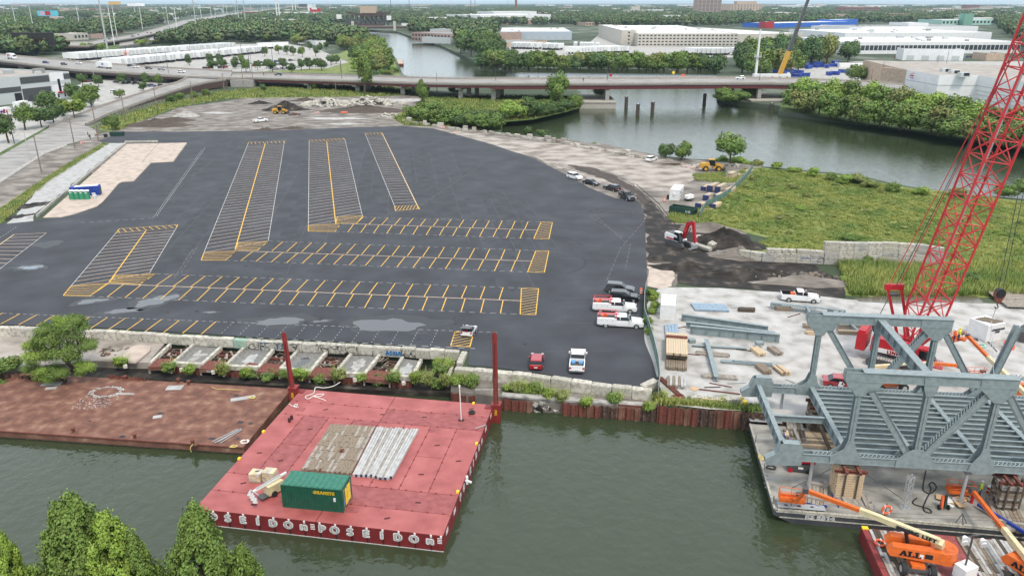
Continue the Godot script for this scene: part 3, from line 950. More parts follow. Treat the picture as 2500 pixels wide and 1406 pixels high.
func retaining_blocks():

	var mats:=[M.block,M.block_pale,M.block,M.block_pale,M.block_grey]
	var w:=thing("block_wall","long row of pale concrete blocks with graffiti along the lot edge","wall",V(-35.11,1.6,-97.39))
	var line:=Q(1.6,[-94.13,-104.3,-74.6,-102.2,-58.61,-100.9,-35.11,-97.39,-21.12,-95.79,-7.11,-93.98])
	var bl:=wall_of(w,line,2.05,0.8,1.35,1.5,mats,"concrete_block",0.05)
	for o in bl:
		var p: Vector3=o.position+w.position
		var ux: Vector3=o.basis.x
		var face: Vector3=o.position-ux*0.5-o.basis.y*0.5+o.basis.z*0.5+o.basis.z.normalized()*0.03
		if p.x>-39.6 and p.x<-38.0:
			o.material_override=M.mint
		elif p.x>-37.0 and p.x<-30.0 or p.x>-26.5 and p.x<-21.0 or p.x>-15.0 and p.x<-13.0:
			scribble(w,face,ux,o.basis.y,M.ink,int(p.x*10)+900,6)
			if p.x>-35 and p.x<-32:
				scribble(w,face,ux,o.basis.y,M.ink_blue,int(p.x*10)+300,4)
		elif p.x>-18 and p.x<-15.9:
			text(w,"graffiti","ASNA",M.ink_blue,0.62,face+ux*0.5+o.basis.y*0.45+o.basis.z*0.01,Basis(ux.normalized(),Vector3.UP,ux.normalized().cross(Vector3.UP)),"sans",0.03,1.0)
	w=thing("block_wall","short return of concrete blocks at the wall's corner","wall",V(-7.15,1.6,-91.13))
	wall_of(w,Q(1.6,[-6.45,-94.11,-6.89,-90.53]),1.9,0.8,1.3,1.5,[M.block_pale,M.block],"concrete_block",0.04)
	w=thing("block_wall","lower row of big weathered concrete blocks above the rusty sheet piles","wall",V(4.9,1.6,-85.95))
	wall_of(w,Q(1.6,[-7.31,-88.77,-2.36,-87.74,2.49,-86.73,7.41,-85.09,12.3,-83.71,17.1,-82.87]),2.15,0.95,1.5,1.5,[M.block,M.block_grey,M.block_pale],"concrete_block",0.06)
	part(w,"fallen_block",proto.block[1],M.block,V(16.96,2.3,-84.09)+V(0,0.45,0)-w.position,Basis(Vector3.UP,0.5)*Basis(V(0,0,1),0.18)*Basis.from_scale(V(2.1,1.1,1.0)))
	var shore:=Q(2.2,[-43.4,-310.2,-33.36,-300.4,-23.14,-291.2,-13.58,-284.4,-2.94,-277,7.12,-267.3,17.91,-258.3,26.49,-247.7,34.61,-239.2,40.99,-231.2])
	w=thing("shore_blocks","line of pale concrete blocks strewn along the river edge","wall",shore[4])
	var r:=RandomNumberGenerator.new()
	r.seed=4
	for i in shore.size()-1:
		for j in 8:
			var p: Vector3=shore[i].lerp(shore[i+1],(j+r.randf_range(0.1,0.7))/8.0)+V(r.randf_range(-0.6,0.6),0,r.randf_range(-0.9,0.9))
			var s:=V(r.randf_range(1.2,2.8),r.randf_range(0.5,1.1),r.randf_range(0.6,1.1))
			if r.randf()<0.14:
				s.y=1.9
			part(w,"concrete_block",proto.block[r.randi()%3],[M.block_pale,M.block,M.pale_dirt][r.randi()%3],p+V(0,s.y*0.5,0)-w.position,Basis(Vector3.UP,yaw_of(shore[i],shore[i+1])+r.randf_range(-0.3,0.3))*Basis(V(1,0,0),r.randf_range(-0.1,0.1))*Basis.from_scale(s))
	w=thing("meadow_wall","crooked wall of stacked grey stone blocks holding back the meadow","wall",V(55.6,2.2,-131.3))
	var mm:=[M.block_grey,M.block,M.concrete]
	var ml:=Q(2.2,[42.4,-135.8,46.15,-134.3,52.26,-133.4,56.87,-132.6,67.14,-132.2,72.66,-131.3,76.66,-129])
	for k in 5:
		var from: int=[0,0,2,3,3][k]
		var ln:=ml.slice(from).map(func(p): return p+V(0,0,-0.12*k))
		wall_of(w,ln,2.3,1.0,0.82,2.2+0.82*k,mm+[M.block],"stone_block",0.07)
	for k in 4:
		part(w,"stone_block",proto.block[k%3],M.block,ml[1].lerp(ml[2],0.25+0.2*k)+V(0,1.64+0.4,-0.3)-w.position,Basis(Vector3.UP,0.2*k)*Basis.from_scale(V(1.4,0.75,0.9)))
	for k in 3:
		scribble(w,[ml[1].lerp(ml[2],0.3),ml[2].lerp(ml[3],0.1),ml[2].lerp(ml[3],0.7)][k]+V(0,0.4,0.55)-w.position,V(2.2,0,0.1),V(0,0.9,0),[M.pink_wash,M.ink_blue,M.ink][k],70+k,6)

# ---------- steel sheet piling ----------
func sheet_wall(par: Node3D,line: Array,y0: float,y1: float,pitch:=0.95):
	if not proto.has("pile"):
		var b:=MB.new()
		b.prism(PackedVector2Array([Vector2(-0.5,0),Vector2(-0.3,0),Vector2(-0.18,0.26),Vector2(0.2,0.26),Vector2(0.32,0),Vector2(0.5,0),Vector2(0.5,-0.04),Vector2(0.3,-0.04),Vector2(0.17,0.22),Vector2(-0.16,0.22),Vector2(-0.28,-0.04),Vector2(-0.5,-0.04)]),0.5,Transform3D(Basis(V(1,0,0),V(0,0,1),V(0,1,0)),Vector3.ZERO))
		proto.pile=b.mesh()
	var r:=RandomNumberGenerator.new()
	r.seed=11
	for i in line.size()-1:
		var a: Vector3=line[i]
		var e: Vector3=line[i+1]
		var d:=Vector2(a.x-e.x,a.z-e.z).length()
		var k:=maxi(1,roundi(d/pitch))
		for j in k:
			var c:=a.lerp(e,(j+0.5)/k)
			var top:=y1+r.randf_range(-0.12,0.1)
			c.y=(y0+top)*0.5
			part(par,"sheet_pile",proto.pile,[M.pile,M.pile,M.rust_plain,M.pile,M.rust][r.randi()%5],c-par.position,Basis(Vector3.UP,yaw_of(a,e))*Basis.from_scale(V(d/k,top-y0,1.0+r.randf_range(0,0.15))))

func bulkhead():
	var w:=thing("sheet_pile_wall","rusty steel sheet pile wall below the concrete blocks","wall",V(11.48,0,-82.09))
	sheet_wall(w,Q(1.6,[-1.2,-83.08,2.49,-82.46]),-1.2,1.55)
	sheet_wall(w,Q(1.6,[5.99,-81.86,17.22,-80.17]),-1.2,1.6)
	bm(w,"wale",M.rust_plain,V(2.5,1.7,-82.9)-w.position,V(17.29,1.7,-80.58)-w.position,0.35,0.3)
	bm(w,"cap_beam",M.concrete,V(-1.21,1.75,-83.64)-w.position,V(17.34,1.75,-80.89)-w.position,0.9,0.25)
	text(w,"graffiti","IMAGI",M.white_line,0.3,V(4.08,1.75,-82.5)+V(0,0,0.25)-w.position,Basis.IDENTITY)
	w=thing("sheet_pile_wall","rusty corrugated sheet pile wall holding the white gravel yard","wall",V(23,0,-80.15))
	sheet_wall(w,Q(2.2,[17.25,-79.98,27.58,-78.35,36.13,-76.95]),-1.2,2.3)
	w=thing("broken_rubble","heap of broken stones in the gap of the sheet piles","rubble",V(4.26,1,-82.83))
	var r:=RandomNumberGenerator.new()
	r.seed=5
	for i in 60:
		var s:=r.randf_range(0.18,0.55)
		part(w,"stone",proto.block[i%3],[M.block_grey,M.concrete,M.mud][i%3],V(r.randf_range(-1.6,1.5),r.randf_range(-1.1,0.4),r.randf_range(-0.3,0.5)),Basis.from_euler(V(r.randf()*3,r.randf()*3,r.randf()*3))*Basis.from_scale(V(s,s*0.7,s*0.9)))
	var q:=sheet(self,"ledge",M.dirt,Q(1.6,[-7.56,-89.35,-2.37,-88.19,2.5,-87.17,7.44,-85.52,12.36,-84.13,17.78,-83.29,17.28,-80.46,11.32,-81.25,6.01,-82.16,2.5,-82.67,-1.21,-83.5,-5.58,-84.34,-7.69,-85.41]),1.58,-1.5)
	meta(q,"narrow dirt ledge below the blocks","","","structure")

# ---------- the ruined pier in front of the long block wall ----------
func old_pier():
	var ribs:=[Q(1.7,[-48.24,-98.26,-48.41,-92.27]),Q(1.7,[-44.89,-98.26,-45.4,-92.27]),Q(1.7,[-40.73,-97.44,-41.38,-91.78]),Q(1.7,[-37.44,-97.17,-38.05,-91.29]),Q(1.7,[-33.18,-96.5,-33.55,-90.93]),Q(1.7,[-29.67,-96.1,-30.51,-90.69]),Q(1.7,[-25.62,-95.71,-26.45,-89.74]),Q(1.7,[-22.07,-95.19,-23,-89.38]),Q(1.7,[-18.13,-94.8,-19.19,-88.92]),Q(1.7,[-14.86,-94.15,-15.66,-88.34]),Q(1.7,[-12.27,-93.39,-12.89,-88.11]),Q(1.7,[-7.78,-92.39,-8.3,-87.88])]
	var q:=sheet(self,"pier_bed",M.mud,Q(0.7,[-93.42,-103,-73.81,-100.6,-57.94,-99.18,-34.78,-95.97,-20.93,-94.43,-7.05,-92.69,-7.57,-86.23,-18.3,-87.1,-33.44,-88.67,-51.31,-90.53,-66.78,-89.36,-85.59,-92.93]),0.6,-1.5)
	meta(q,"dark bed under the ruined pier","","","structure")
	q=sheet(self,"pier_ground",M.pale_dirt,Q(1.6,[-94.01,-104.1,-74.51,-102,-58.47,-100.6,-49.45,-99.17,-49.07,-93.1,-52.37,-93.1,-56.49,-93.6,-67.68,-91.13,-84.87,-92.35]),1.55,0.3)
	meta(q,"rubbly ground at the pier's west end","","","structure")
	var pier:=thing("old_pier","ruined concrete pier of open cells with rusty beams and weeds","pier",V(-30.17,1,-92.33))
	var o:=pier.position
	var r:=RandomNumberGenerator.new()
	r.seed=8
	for i in ribs.size():
		bm(pier,"rib",[M.block_pale,M.block][i%2],ribs[i][0]-o,ribs[i][1]-o,0.42,0.5)
	for i in ribs.size()-1:
		var a: Vector3=ribs[i][0]
		var b: Vector3=ribs[i+1][0]
		var c: Vector3=ribs[i+1][1]
		var d: Vector3=ribs[i][1]
		if i%2==1:   # sound slab
			var m:=MB.new()
			m.slab([a,b,c,d],1.62,0.9)
			part(pier,"deck_slab",m.mesh(),M.wet_slab,-o)
			m=MB.new()
			var cc:=(a+b+c+d)*0.25
			m.slab(blob(cc,1.7,0.8,yaw_of(a,d),300+i,0.5),1.628,99)
			part(pier,"wet_patch",m.mesh(),[M.concrete,M.grey_slab,M.puddle][(i/2)%3],-o)
			bm(pier,"edge_kerb",M.block_pale,d-o+V(0,0.05,0),c-o+V(0,0.05,0),0.5,0.6)
			if i==3:
				bx(pier,"rusty_plate",M.rust_plain,c.lerp(cc,0.35)+V(-0.5,0.03,0)-o,V(1.5,0.04,1.0),-0.4)
			sheet_wall(pier,[d+V(0,0,0.35),c+V(0,0,0.35)],-1.2,1.45,0.8)
		elif i<10:   # collapsed cell
			var span:=a.distance_to(d)
			for k in 5:
				var t:=(k+0.7)/5.3
				if r.randf()<0.85:
					bm(pier,"rusty_beam",M.rust_plain if k%2 else M.pile,a.lerp(d,t)-o+V(0,-0.35,0),b.lerp(c,t)-o+V(0,-0.35,0),0.22,0.3)
			for k in 22:
				var p:=a.lerp(d,r.randf_range(0.05,0.8)).lerp(b.lerp(c,r.randf_range(0.05,0.8)),r.randf_range(0.1,0.9))
				var e:=p+V(r.randf_range(-0.9,0.9),r.randf_range(-0.3,0.3),r.randf_range(-1.2,1.2))
				bm(pier,"broken_plank",[M.wood,M.wood_dark,M.wood_brown,M.rust_plain][r.randi()%4],p-o+V(0,r.randf_range(-0.45,0.05),0),e-o+V(0,r.randf_range(-0.45,0.0),0),r.randf_range(0.12,0.32),0.07)
			var pm:=MB.new()
			pm.slab([d.lerp(a,0.28),c.lerp(b,0.28),c+V(-0.15,0,0.9),d+V(0.15,0,0.9)],1.72,1.62)
			part(pier,"rusty_plate",pm.mesh(),M.rust_plain,-o)
			bm(pier,"fascia",M.rust,d+V(0.1,-0.25,0.85)-o,c+V(-0.1,-0.25,0.85)-o,0.08,0.5)
			for t in [0.02,0.98]:
				var f:=d.lerp(c,t)+V(0,0,0.5)
				bx(pier,"pile_post",M.block_pale,V(f.x,0.2,f.z)-o,V(0.22,2.6,0.22))
			if i in [4,6,2]:
				text(pier,"graffiti",{4: "CHOOCH",6: "ELCHAB",2: "SIMBA"}[i],M.white_line,0.3,d.lerp(c,0.5)+V(0,-0.28,0.91)-o,Basis(Vector3.UP,yaw_of(d,c)))
	var m2:=MB.new()
	m2.slab(Q(1.75,[-53.13,-92.79,-53.28,-97.47,-52.51,-98.29,-50.77,-97.74,-50.17,-96.4,-50.44,-92.54]),1.85,1.62)
	part(pier,"tilted_slab",m2.mesh(),M.beige_slab,-o)
	for k in 16:
		var p:=V(-55.39,1.6,-96.45)+V(r.randf_range(-1.6,1.6),r.randf_range(-0.1,0.3),r.randf_range(-1.6,1.6))
		bm(pier,"broken_plank",[M.wood_dark,M.rust_plain,M.wood_brown][k%3],p-o,p-o+V(r.randf_range(-1.2,1.2),r.randf_range(-0.2,0.2),r.randf_range(-1,1)),0.2,0.1)
	sheet_wall(pier,Q(1.6,[-52.79,-89.7,-47.24,-89]),-1.2,1.4)
	sheet_wall(pier,Q(1.6,[-78.07,-90.53,-64.65,-89.7,-57.73,-88.77]),-1.2,1.5)
	sheet_wall(pier,Q(1.6,[-7.65,-84.87,-4.56,-84.13]),-1.2,1.4)
	bx(pier,"timber_fender",M.wood,V(-3.05,1,-84.39)-o,V(3.0,2.2,0.3))
	for k in 5:
		bx(pier,"bollard",M.block_pale,[V(-51.17,1.75,-91.19),V(-43.36,1.75,-90.23),V(-38.92,1.75,-89.52),V(-20.05,1.75,-87.33),V(-13.72,1.75,-86.44)][k]-o+V(0,0.15,0),V(0.45,0.4,0.45),0.4)

# ---------- barges ----------
func rope_heap(nm: String,label: String,m: Material,at: Vector3,rx: float,rz: float,turns: int,sd: int,rad:=0.035) -> MeshInstance3D:
	var r:=RandomNumberGenerator.new()
	r.seed=sd
	var pts:=[]
	var k:=turns*9
	for i in k:
		var t:=TAU*i/9.0+r.randf_range(-0.3,0.3)
		var f:=0.5+0.5*sin(i*0.7+sd)
		pts.append(V(cos(t)*rx*f+r.randf_range(-0.1,0.1),rad+0.01*(i%4)*turns*0.3,sin(t)*rz*f+r.randf_range(-0.1,0.1)))
	var b:=MB.new()
	b.tube(pts,rad,5)
	return solo(nm,label,"rope",b.mesh(),m,at)

func line_rope(nm: String,label: String,m: Material,pts: Array,rad:=0.04) -> MeshInstance3D:
	var c:=Curve3D.new()
	for i in pts.size():
		var a: Vector3=pts[maxi(i-1,0)]
		var b: Vector3=pts[mini(i+1,pts.size()-1)]
		c.add_point(pts[i]-pts[0],-(b-a)*0.17,(b-a)*0.17)
	c.bake_interval=0.25
	var q:=[]
	for p in c.get_baked_points():
		q.append(p)
	var mb:=MB.new()
	mb.tube(q,rad,5)
	return solo(nm,label,"rope",mb.mesh(),m,pts[0])

func rust_barge():
	var fr:=V(-29.7,0,-73.1)
	var br:=V(-27.5,0,-86.7)
	var yaw:=yaw_of(V(-58.74,0,-76.61),fr)
	var t:=thing("rusty_barge","flat rust brown deck barge moored along the ruined pier","barge",fr,yaw)
	var b:=MB.new()
	b.prism(PackedVector2Array([Vector2(-38,0.95),Vector2(0,0.95),Vector2(0,-0.8),Vector2(-36.5,-0.8),Vector2(-38,0.1)]),6.85,Transform3D(Basis.IDENTITY,V(0,0,-6.85)))
	part(t,"hull",b.mesh(),M.rust)
	bm(t,"rub_rail",M.rust_plain,V(-38,0.9,0.06),V(0,0.9,0.06),0.12,0.12)
	bm(t,"lower_rail",M.pile,V(-37,0.12,0.05),V(0,0.12,0.05),0.1,0.1)
	for i in 7:
		bx(t,"deck_seam",M.pile,V(-3.0-5.4*i,0.953,-6.85),V(0.04,0.01,13.4))
	for i in 3:
		bx(t,"deck_seam",M.pile,V(-19,0.9535,-2.6-4.0*i),V(37.6,0.01,0.04))
	var inv:=t.global_transform.affine_inverse()
	for p in Q(0.95,[-50.14,-76.16,-42.51,-74.85,-35.47,-73.57,-50.32,-89.11,-43.08,-88.31,-41.53,-87.74]):
		var bo:=thing("mooring_bitt","short rusty mooring bitt on the brown barge deck","bitt",p,0,"bitts of the brown barge")
		var lb:=MB.new()
		lb.cyl(V(0,0,0),V(0,0.55,0),0.17,0.17,10)
		lb.cyl(V(0,0.5,0),V(0,0.62,0),0.27,0.25,10)
		part(bo,"post",lb.mesh(),M.rust_plain)
		bx(bo,"foot",M.rust,V(0.15,0.03,0),V(0.7,0.06,0.5))
	for a in [[V(-31.81,0.95,-78.44),0.5],[V(-30.52,0.95,-78.16),0.4],[V(-33.84,0.95,-74.85),0.5],[V(-30.89,0.95,-74.85),0.3],[V(-42.1,0.95,-80.53),0.5],[V(-49.63,0.95,-78.72),0.25],[V(-44.15,0.95,-75.28),0.5],[V(-34.56,0.95,-85.01),0.45],[V(-57.59,0.95,-88.76),0.4]]:
		bx(t,"hatch_hole",M.black,inv*(a[0]+V(0,0.004,0)),V(a[1]*1.3,0.012,a[1]))
	for a in [[V(-59.33,0.95,-88.08),V(2.5,0.03,1.1),0.1,"grey steel sheet lying at the barge's back edge"],[V(-58.74,0.95,-86.85),V(1.3,0.03,0.7),0.25,"small grey steel sheet beside a bigger one"],[V(-43.05,0.95,-86.96),V(2.0,0.03,1.2),0.05,"white square sheet lying on the rusty deck"],[V(-48.64,0.95,-85.33),V(2.4,0.03,0.35),-0.05,"narrow white strip beside the chalky ring"],[V(-33.41,0.95,-84.17),V(2.9,0.05,0.8),0.35,"long grey plate with yellow rope on it"],[V(-42.07,0.95,-79.66),V(1.0,0.03,0.7),0.3,"little white scrap sheet next to a hatch hole"]]:
		solo("metal_sheet",a[3],"sheet",box_mesh(a[1]),M.grey_slab,a[0]+V(0,0.03,0),a[2])
	var mb:=MB.new()
	var r:=RandomNumberGenerator.new()
	r.seed=3
	for i in 170:
		var tt:=r.randf()*TAU
		var k:=r.randf_range(0.82,1.12)
		var s:=r.randf_range(0.04,0.13)
		mb.box(V(cos(tt)*1.9*k,0.03,sin(tt)*1.35*k),V(s,0.05,s*1.6),Basis(Vector3.UP,r.randf()*3))
	for i in 160:
		var s:=r.randf_range(0.03,0.08)
		mb.box(V(r.randf_range(-2.3,2.3),0.012,r.randf_range(0.8,4.4)),V(s*2,0.02,s))
	var ch:=part(self,named("chalk_spill"),mb.mesh(),M.white_line,V(-51.22,0.95,-85.87)+V(0,0.005,0))
	meta(ch,"ring of spilled white chalk on the brown deck","spill","","stuff")
	for i in 4:
		var c:=V(-32.26,0.95,-75.46)+V(-0.3+0.26*i,0.07,0.2*(i%2))
		solo("steel_pipe","thin silver pipe lying in a loose bundle on the brown barge","pipe",bar_mesh(3.3,0.05),M.galvanised,c,0.95+0.05*i,"silver pipes on the brown barge")
	rope_heap("rope_coil","pale tangled rope near the barge's corner",M.rope_white,V(-29.59,0.95,-74.25),0.8,0.6,4,5)
	rope_heap("rope_coil","yellow rope heap beside the silver pipes",M.rope_yellow,V(-30.74,0.95,-73.32),0.6,0.35,3,6)
	rope_heap("rope_coil","yellow rope bunched on the grey plate",M.rope_yellow,V(-32.45,1.02,-84.35),0.6,0.4,3,7)
	line_rope("mooring_line","yellow line trailing along the brown barge's back",M.rope_yellow,Q(1,[-38.43,-87.2,-37.41,-86.54,-35.81,-86.43,-34.22,-86.32]))
	line_rope("mooring_line","yellow line hanging from a bitt over the barge side",M.rope_yellow,[V(-35.26,1.3,-73.18),V(-35.52,0.95,-72.9),V(-35.48,0.4,-72.95)])

func box_mesh(s: Vector3) -> Mesh:
	var b:=MB.new()
	b.box(Vector3.ZERO,s)
	return b.mesh()

func bar_mesh(length: float,r: float) -> Mesh:
	var b:=MB.new()
	b.cyl(V(-length/2,0,0),V(length/2,0,0),r,r,8)
	return b.mesh()

func pontoon(t: Node3D,x: float,z: float,sx: float,sz: float):
	var p:=bx(t,"pontoon",M.red_hull,V(x+sx/2,0.43,z-sz/2),V(sx-0.05,2.66,sz-0.05))
	var d:=part(p,"deck_plate",unit_box,M.red_deck if rng.randf()<0.75 else M.red_deck_worn,V(0,0.5085,0),Basis.from_scale(V(0.999,0.012,0.999)))
	d.name="deck_plate"

func red_barge():
	var o:=V(-30.3,0,-61.0)
	var yaw:=yaw_of(o,V(-6.3,0,-57.0))
	var t:=thing("red_barge","wide red sectional barge with white letters along its sides","barge",o,yaw)
	var f:=3.05
	for k in 2:
		pontoon(t,12.2*k,0,12.2,f)
		pontoon(t,12.2*k,-f,12.2,f)
		pontoon(t,12.2*k,-18.3,12.2,f)
		pontoon(t,12.2*k,-18.3-f,12.2,f)
	for k in 8:
		if k in [1,3,4,6]:
			pontoon(t,f*k,-6.1,f,6.1)
			pontoon(t,f*k,-12.2,f,6.1)
		else:
			pontoon(t,f*k,-6.1,f,12.2)
	var kb:=MB.new()
	kb.cyl(V(0,0,0),V(0,0.05,0),0.13,0.11,8)
	var knob:=kb.mesh()
	for z in [-3.05,-6.1,-18.3,-21.35]:
		for i in 16:
			part(t,"deck_lock",knob,M.red_hull,V(0.75+1.525*i,1.785,z-0.05))
	for x in range(1,8):
		for i in 8:
			part(t,"deck_lock",knob,M.red_hull,V(f*x,1.785,-6.9-1.525*i))
	for i in 17:
		var x:=0.05+i*1.524
		if i>0 and i<16:
			bx(t,"slot",M.black,V(x+0.35,0.62,0.0),V(0.12,1.1,0.03))
		bx(t,"lock_plate",M.white,V(minf(x+0.35,24.2),1.66,0.02),V(0.17,0.25,0.08))
	for i in 16:
		text(t,"letter","POSEiDOn"[i%8],M.white_clean,0.72,V(-0.05+1.524*i+0.33+(0.3 if i%8==0 else 0.0),1.08,-0.005),Basis.IDENTITY,"sans",0.06,1.3,0.08)
	for k in 2:
		for j in 4:
			bx(t,"small_print",M.white_clean,V(11.85+12.2*k,1.45-0.17*j,-0.015),V(0.42,0.07,0.03))
	bm(t,"edge_rail",M.white_line,V(0,0.06,0.02),V(24.4,0.06,0.02),0.05,0.06)
	for i in 8:
		text(t,"letter","POSEiDOn"[i],M.white_clean,0.72,V(24.37,1.05,-7.0-1.5*i),Basis(Vector3.UP,PI/2),"sans",0.06,1.25)
		bx(t,"slot",M.black,V(24.38,0.62,-6.3-1.5*i),V(0.03,1.1,0.12))
	for z in [-1.5,-4.5,-19.8,-22.8]:
		for j in 3:
			bx(t,"small_print",M.white_clean,V(24.38,1.4-0.2*j,z),V(0.03,0.08,0.8))
	for p in [V(5.3,1.8,-1.5),V(18.6,1.8,-1.6),V(2.6,1.8,-4.6),V(20.8,1.8,-4.4),V(1.6,1.8,-10.0),V(4.5,1.8,-9.0),V(5.0,1.8,-15.5),V(19.8,1.8,-9.0),V(20.0,1.8,-14.6),V(23.0,1.8,-12.0),V(5.0,1.8,-20.0),V(17.0,1.8,-20.2),V(22.0,1.8,-23.0),V(12.0,1.8,-20.0)]:
		bx(t,"hatch",M.seam,p+V(0,0.004,0),V(0.55,0.02,0.22),rng.randf()*0.6)
	for p in [V(2.0,1.8,-19.6),V(10.6,1.8,-18.0),V(15.0,1.8,-2.3),V(18.9,1.8,-17.5)]:
		bx(t,"access_hatch",M.red_deck_worn,p+V(0,0.006,0),V(1.1,0.03,0.8))
	for p in [V(0.1,1.8,-14.0),V(0.1,1.8,-8.5),V(24.2,1.8,-6.6),V(24.2,1.8,-15.5),V(22.0,1.8,-24.2)]:
		bx(t,"cleat",M.sign_yellow,p+V(0,0.1,0),V(0.25,0.2,0.35))
	for p in [V(2.0,1.85,-17.2),V(2.0,1.85,-16.6)]:
		bx(t,"bitt",M.seam,p+V(0,0.2,0),V(0.25,0.5,0.25))
	for k in 2:
		var base: Vector3=[V(-27.12,1,-84.6),V(-1.86,1,-80.35)][k]
		var topy: float=[9.36,11.25][k]
		var s:=thing("spud_post",["tall red steel spud post at the barge's wall corner by the brown barge","tall red spud post with rust streaks at the open water corner"][k],"post",V(base.x,-1.5,base.z),yaw)
		var lean:=Basis(V(0,0,1),[0.045,0.012][k])
		var cb:=MB.new()
		cb.cyl(V(0,0,0),V(0,topy+1.5,0),0.3,0.3,14)
		cb.cyl(V(0,topy+1.5,0),V(0,topy+1.85,0),0.3,0.12,14)
		part(s,"tube",cb.mesh(),M.red_post,Vector3.ZERO,lean)
		bx(s,"stripe",M.seam,lean*V(0,(topy+1.5)*0.6,0.29),V(0.1,topy*0.75,0.05))
		bx(s,"well",M.red_post,V(0,2.5,0),V(1.0,2.6,1.0))
		bx(s,"bracket",M.red_hull,V([0.9,-0.9][k],2.6,0),V(0.9,1.6,0.9))
		bx(s,"well_cap",M.red_post,V(0,3.85,0),V(1.15,0.14,1.15))
		text(s,"number",["3","2"][k],M.sign_yellow,0.45,V(0,3.0,0.51),Basis.IDENTITY)
		bx(s,"number_line",M.sign_yellow,V(0,2.62,0.51),V(0.35,0.06,0.03))
		if k==1:
			bx(s,"rust_streak",M.rust_plain,lean*V(0.05,5.6,0.28),V(0.28,3.4,0.08))
	var old:=[V(-21.67,2.1,-67.23),V(-16.39,2.1,-66.28),V(-15.47,2.1,-75.67),V(-20.61,2.1,-76.3)]
	var new:=[V(-16.21,2.1,-66.21),V(-12.16,2.1,-65.49),V(-10.49,2.1,-75.05),V(-15.27,2.1,-75.58)]
	for k in 5:
		mats_piece(old,k,5,"weathered brown timber mat on the red deck",[M.wood_brown,M.wood,M.wood_brown],"brown timber mats",true)
	for k in 4:
		mats_piece(new,k,4,"silvery grey timber mat on the red deck",[M.wood_silver,M.wood_silver,M.wood],"silver timber mats",false)
	for k in 2:
		bx(t,"lashing",M.rust_plain,V(10.3+0.2*k,2.15,-11.3),V(0.12,0.3,0.5))
	for k in 2:
		var s:=thing("paver_stack",["pallet of cream paving stones with a dark strap on top","taller pallet of cream paving stones"][k],"pallet",[V(-25.77,1.82,-65.69),V(-24.36,1.82,-65.55)][k],yaw)
		bx(s,"pallet",M.wood,V(0,0.08,0),V(1.25,0.16,1.1))
		for j in 3+k:
			for i in 3:
				bx(s,"paver_row",[M.timber_pale,M.block_pale,M.cream][(i+j)%3],V(-0.4+0.4*i,0.29+0.26*j,0),V(0.39,0.25,1.08-0.03*j))
		if k==0:
			bx(s,"strap",M.black,V(0.1,0.96,-0.1),V(0.4,0.05,0.12),0.5)
	container("shipping_container","green shipping container with yellow lettering on the red barge",V(-21.9,1.82,-61.2),yaw_of(V(-21.9,1.82,-61.2),V(-15.93,1.82,-60.33)),6.06,2.44,2.5,M.green_box,M.green_roof,true)
	folded_tower(V(-23.59,1.82,-63.22))
	var lp:=thing("deck_pole","slim white pole standing on the red deck","pole",V(-5.86,1.82,-77.41))
	br(lp,"shaft",M.pole_white,V(0,0,0),V(-0.1,4.3,0),0.06)
	bx(lp,"foot",M.seam,V(0,0.03,0),V(0.7,0.06,0.4))
	bx(lp,"head",M.white,V(-0.1,4.4,0),V(0.18,0.25,0.18))
	tyre("loose_tyre","black tyre lying flat on the red deck",V(-4.71,1.82,-79.01),0.42,0.28)
	line_rope("mooring_line","white line running from the pier to loops on the red deck",M.rope_white,[V(-21.93,1.6,-87.28),V(-22.48,1.9,-85.6),V(-23.51,1.9,-85.17),V(-24.56,1.9,-85.28),V(-24.45,1.9,-83.78),V(-25.24,1.9,-82.94),V(-24.74,1.9,-82.33),V(-24.09,1.9,-83.36),V(-23.14,1.9,-83.57),V(-23.49,1.9,-82.94),V(-24.24,1.9,-82.94),V(-23.1,1.9,-82.33),V(-22.49,1.9,-81.82)],0.05)
	line_rope("rope_loop","small white rope loop near the spud post",M.rope_white,Q(1.87,[-26.76,-81.17,-26.28,-80.67,-25.77,-80.57,-25.68,-80.97,-26,-81.07,-25.99,-80.47,-25.43,-80.38]),0.045)
	solo("short_pole","short pale stick on the deck's east edge","stick",bar_mesh(1.4,0.05),M.wood_silver,V(-3.58,1.87,-75.88),0.6)
	var fl:=thing("white_fender","white bird-like fender hanging on the barge's east side","fender",V(-4.54,1.9,-65.5))
	bx(fl,"body",M.white,V(0,0,0),V(0.2,0.9,0.25),0.3)
	bx(fl,"arm",M.white,V(0.15,-0.1,0.1),V(0.7,0.16,0.2),-0.5)

